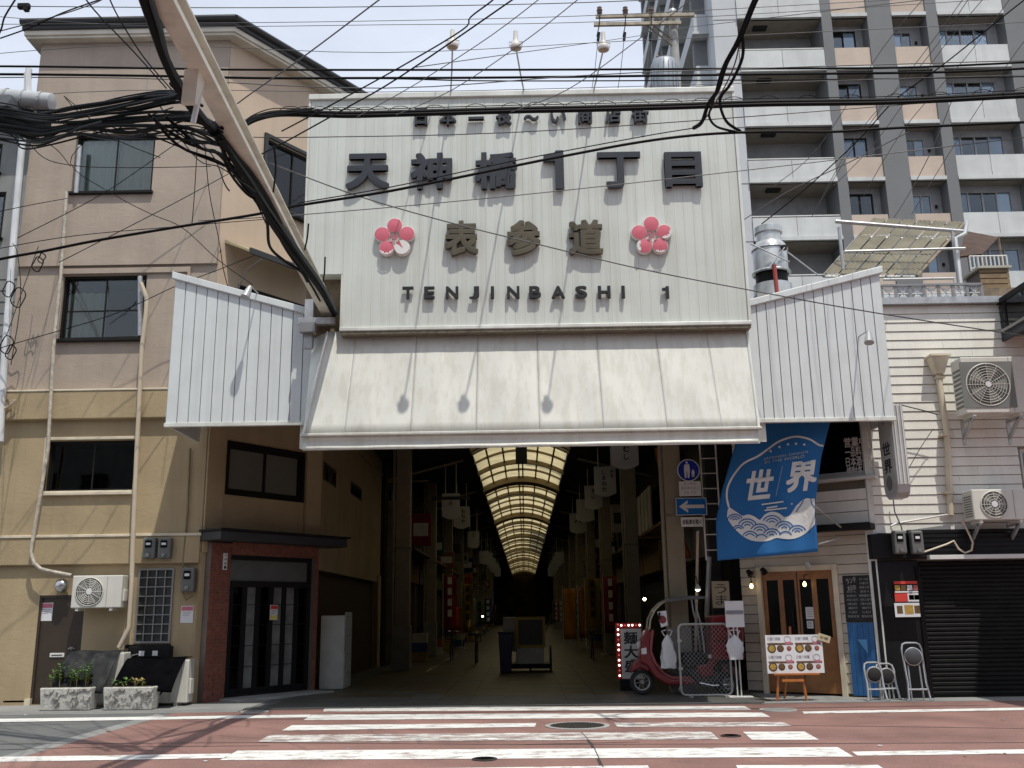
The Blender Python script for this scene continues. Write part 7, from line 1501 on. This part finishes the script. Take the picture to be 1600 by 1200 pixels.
# corner building drop wires
Yh = [16.5, 18.3]
for p_ in ([(27, 372), (160, 303), (275, 225), (335, 190)], [(100, 150), (117, 170), (150, 200), (110, 255), (180, 305), (235, 334), (285, 356), (342, 407), (395, 445)], [(0, 545), (22, 537), (160, 497), (215, 475), (275, 447), (345, 420), (400, 398)], [(92, 410), (235, 337), (305, 300), (360, 270)], [(320, 225), (327, 300), (342, 375), (350, 425), (362, 460), (380, 466)], [(308, 230), (304, 300), (300, 350)], [(10, 525), (40, 440), (60, 385)], [(17, 570), (32, 470), (28, 400), (20, 380)], [(0, 330), (60, 318), (105, 310)], [(20, 180), (60, 240), (110, 258), (200, 262), (330, 260)], [(60, 215), (90, 235), (110, 260)], [(0, 388), (120, 368), (300, 352), (470, 338)]):
    cable('house', p_, Yh, .008)
for k, (px, py, r_) in enumerate(((15, 440, .16), (30, 450, .20), (12, 525, .18), (18, 540, .14), (60, 402, .15), (66, 396, .1))):
    c = W(px, py, 18.2); o = MB().tube([c+Vector((r_*math.cos(a)*.7, .03*math.sin(3*a), r_*math.sin(a)-r_)) for a in [2*math.pi*i/18 for i in range(18)]], .012, 5, closed=True).build('coiled_wire', cable_m, smooth=True, fix=False); tag(o, 'coil of spare black wire tied at the white downpipe', 'cable', 'wire coils by the downpipe')
# tangle by the beam
TY = [12.6, 9.6]
for p_, r_ in (([(-120, 150), (0, 168), (60, 178), (110, 168), (180, 158), (262, 146), (300, 165)], .034), ([(-120, 175), (0, 187), (60, 200), (125, 196), (200, 190), (290, 181), (340, 205)], .036), ([(-60, 170), (0, 176), (70, 186), (140, 178), (220, 160), (275, 150)], .026), ([(-30, 190), (15, 203), (45, 222), (80, 219), (125, 200), (160, 190)], .022), ([(-20, 200), (20, 212), (35, 232), (80, 226), (180, 202), (250, 206), (310, 224), (350, 218)], .018), ([(125, 198), (190, 214), (250, 200), (300, 184)], .018), ([(0, 172), (90, 172), (150, 166), (225, 152), (280, 148)], .024), ([(-20, 192), (60, 206), (150, 200), (240, 186), (300, 182)], .026), ([(150, 190), (205, 207), (260, 212), (330, 200), (352, 190)], .014), ([(100, 150), (130, 175), (150, 196), (190, 222), (250, 246)], .010), ([(175, 205), (215, 188), (270, 168)], .012), ([(270, 200), (310, 250), (345, 262), (400, 300)], .012), ([(280, 195), (330, 240), (350, 285), (358, 298)], .014), ([(60, 168), (110, 200), (140, 214), (185, 220)], .010), ([(240, 150), (262, 182), (300, 215), (330, 222)], .018)):
    cable('tangle', p_, TY, r_*.62)
rj = random.Random(21)
for base in ([(-120, 160), (0, 172), (70, 182), (130, 176), (200, 164), (275, 150), (312, 172)], [(-120, 180), (0, 192), (70, 203), (140, 197), (220, 190), (300, 184), (345, 208)], [(-60, 196), (10, 206), (60, 214), (120, 202), (200, 205), (280, 200), (340, 215)]):
    for k in range(7): j = rj.uniform(-13, 13); cable('tangle', [(x+rj.uniform(-5, 5), y+j+rj.uniform(-5, 5)) for x, y in base], [12.6+rj.uniform(-.3, .3), 9.6], rj.choice((.007, .010, .014, .018)))
for k in range(6): cable('tangle', [(300+rj.uniform(-25, 10), 170+rj.uniform(-15, 20)), (335, 205+rj.uniform(-8, 12)), (362+rj.uniform(-8, 8), 205+rj.uniform(-8, 14)), (392, 186+rj.uniform(-6, 8)), (430, 174+rj.uniform(-5, 7)), (480+rj.uniform(-10, 20), 172+rj.uniform(-4, 6))], [10, 13.05], rj.choice((.008, .012, .018)))
for k in range(7): cable('tangle', [(235+rj.uniform(-30, 60), 190+rj.uniform(-20, 15)), (300+rj.uniform(-20, 20), 215+rj.uniform(-10, 25)), (345+rj.uniform(-10, 15), 250+rj.uniform(-15, 25)), (385+rj.uniform(-10, 10), 290+rj.uniform(-10, 15)), (415, 330+rj.uniform(-10, 20))], [9.8, 12.0], rj.choice((.009, .013, .018)))
# cables strapped along the beam
for p_, r_, m_ in (([(218, -20), (226, 5), (240, 45), (258, 95), (280, 140), (308, 180), (345, 215), (372, 260), (402, 305), (425, 350), (462, 402), (500, 452), (522, 492)], .045, cable_m), ([(232, -20), (236, 0), (250, 45), (262, 92), (290, 142), (318, 182), (352, 222), (384, 266), (412, 310), (440, 352), (474, 402), (508, 452), (526, 490)], .028, cable_blue), ([(225, -20), (243, 60), (270, 120), (305, 175), (340, 220), (366, 268), (390, 295), (412, 318), (418, 352), (422, 386), (445, 408), (470, 424), (480, 440)], .022, cable_m), ([(268, 130), (300, 165), (335, 212), (360, 240), (395, 290), (420, 335), (455, 380), (495, 440), (520, 480)], .030, cable_m), ([(350, 218), (375, 250), (400, 280), (430, 330), (450, 372), (485, 425), (515, 478)], .022, cable_m), ([(345, 215), (355, 262), (385, 302), (415, 318), (428, 330), (432, 360), (450, 395), (478, 432), (500, 470)], .018, cable_m), ([(428, 228), (431, 262), (427, 300)], .012, cable_m), ([(482, 350), (480, 372), (476, 390)], .012, cable_m), ([(508, 402), (507, 425), (505, 440)], .012, cable_m)):
    cable('beam', p_, 'beam', r_, m_)
# splice closure and its pole beyond the frame
a, b_ = W(-6, 152, 12.3), W(84, 160, 12.3); d = (b_-a)
t = thing('splice_closure', 'long silver cable splice closure hanging in the tangle', 'cable closure', tuple((a+b_)/2))
MB().tube([a, a+d*.03, a+d*.5, a+d*.97, b_], [.07, .13, .135, .125, .07], 16).build('capsule', mat('closure_silver', (.46, .48, .49), .4, metal=.2, var=.1, streak=.2), t, smooth=True)
for k in (.2, .5, .8): c = a+d*k; MB().tube([c-d.normalized()*.012, c+d.normalized()*.012], .145, 16).build('strap', galv, t)
MB().box(W(-8, 165, 12.2).x, W(28, 165, 12.2).x, 12.0, 12.3, W(10, 178, 12.2).z, W(10, 158, 12.2).z).build('terminal_box', mat('terminal_grey', (.13, .14, .15), .5), t, bevel=.02); MB().box(W(20, 205, 12.4).x, W(75, 205, 12.4).x, 12.3, 12.5, W(40, 210, 12.4).z, W(40, 186, 12.4).z).build('lower_box', black_m, t, bevel=.03); MB().cyl(W(44, 152, 12.3), W(43, 115, 12.3), .05, n=8).build('hanger', white_pipe, t)
px_ = W(-150, 300, 12.6).x; t = thing('street_pole', 'concrete utility pole carrying the tangled cables beside grey house', 'utility pole', (px_, 12.7, 0)); MB().cyl((px_, 12.75, 0), (px_, 12.75, 12.5), .19, .14, 16).build('shaft', conc_m, t, smooth=True); MB().box(px_-.8, px_+.8, 12.6, 12.7, 10.2, 10.32).build('crossarm', rust_steel, t)
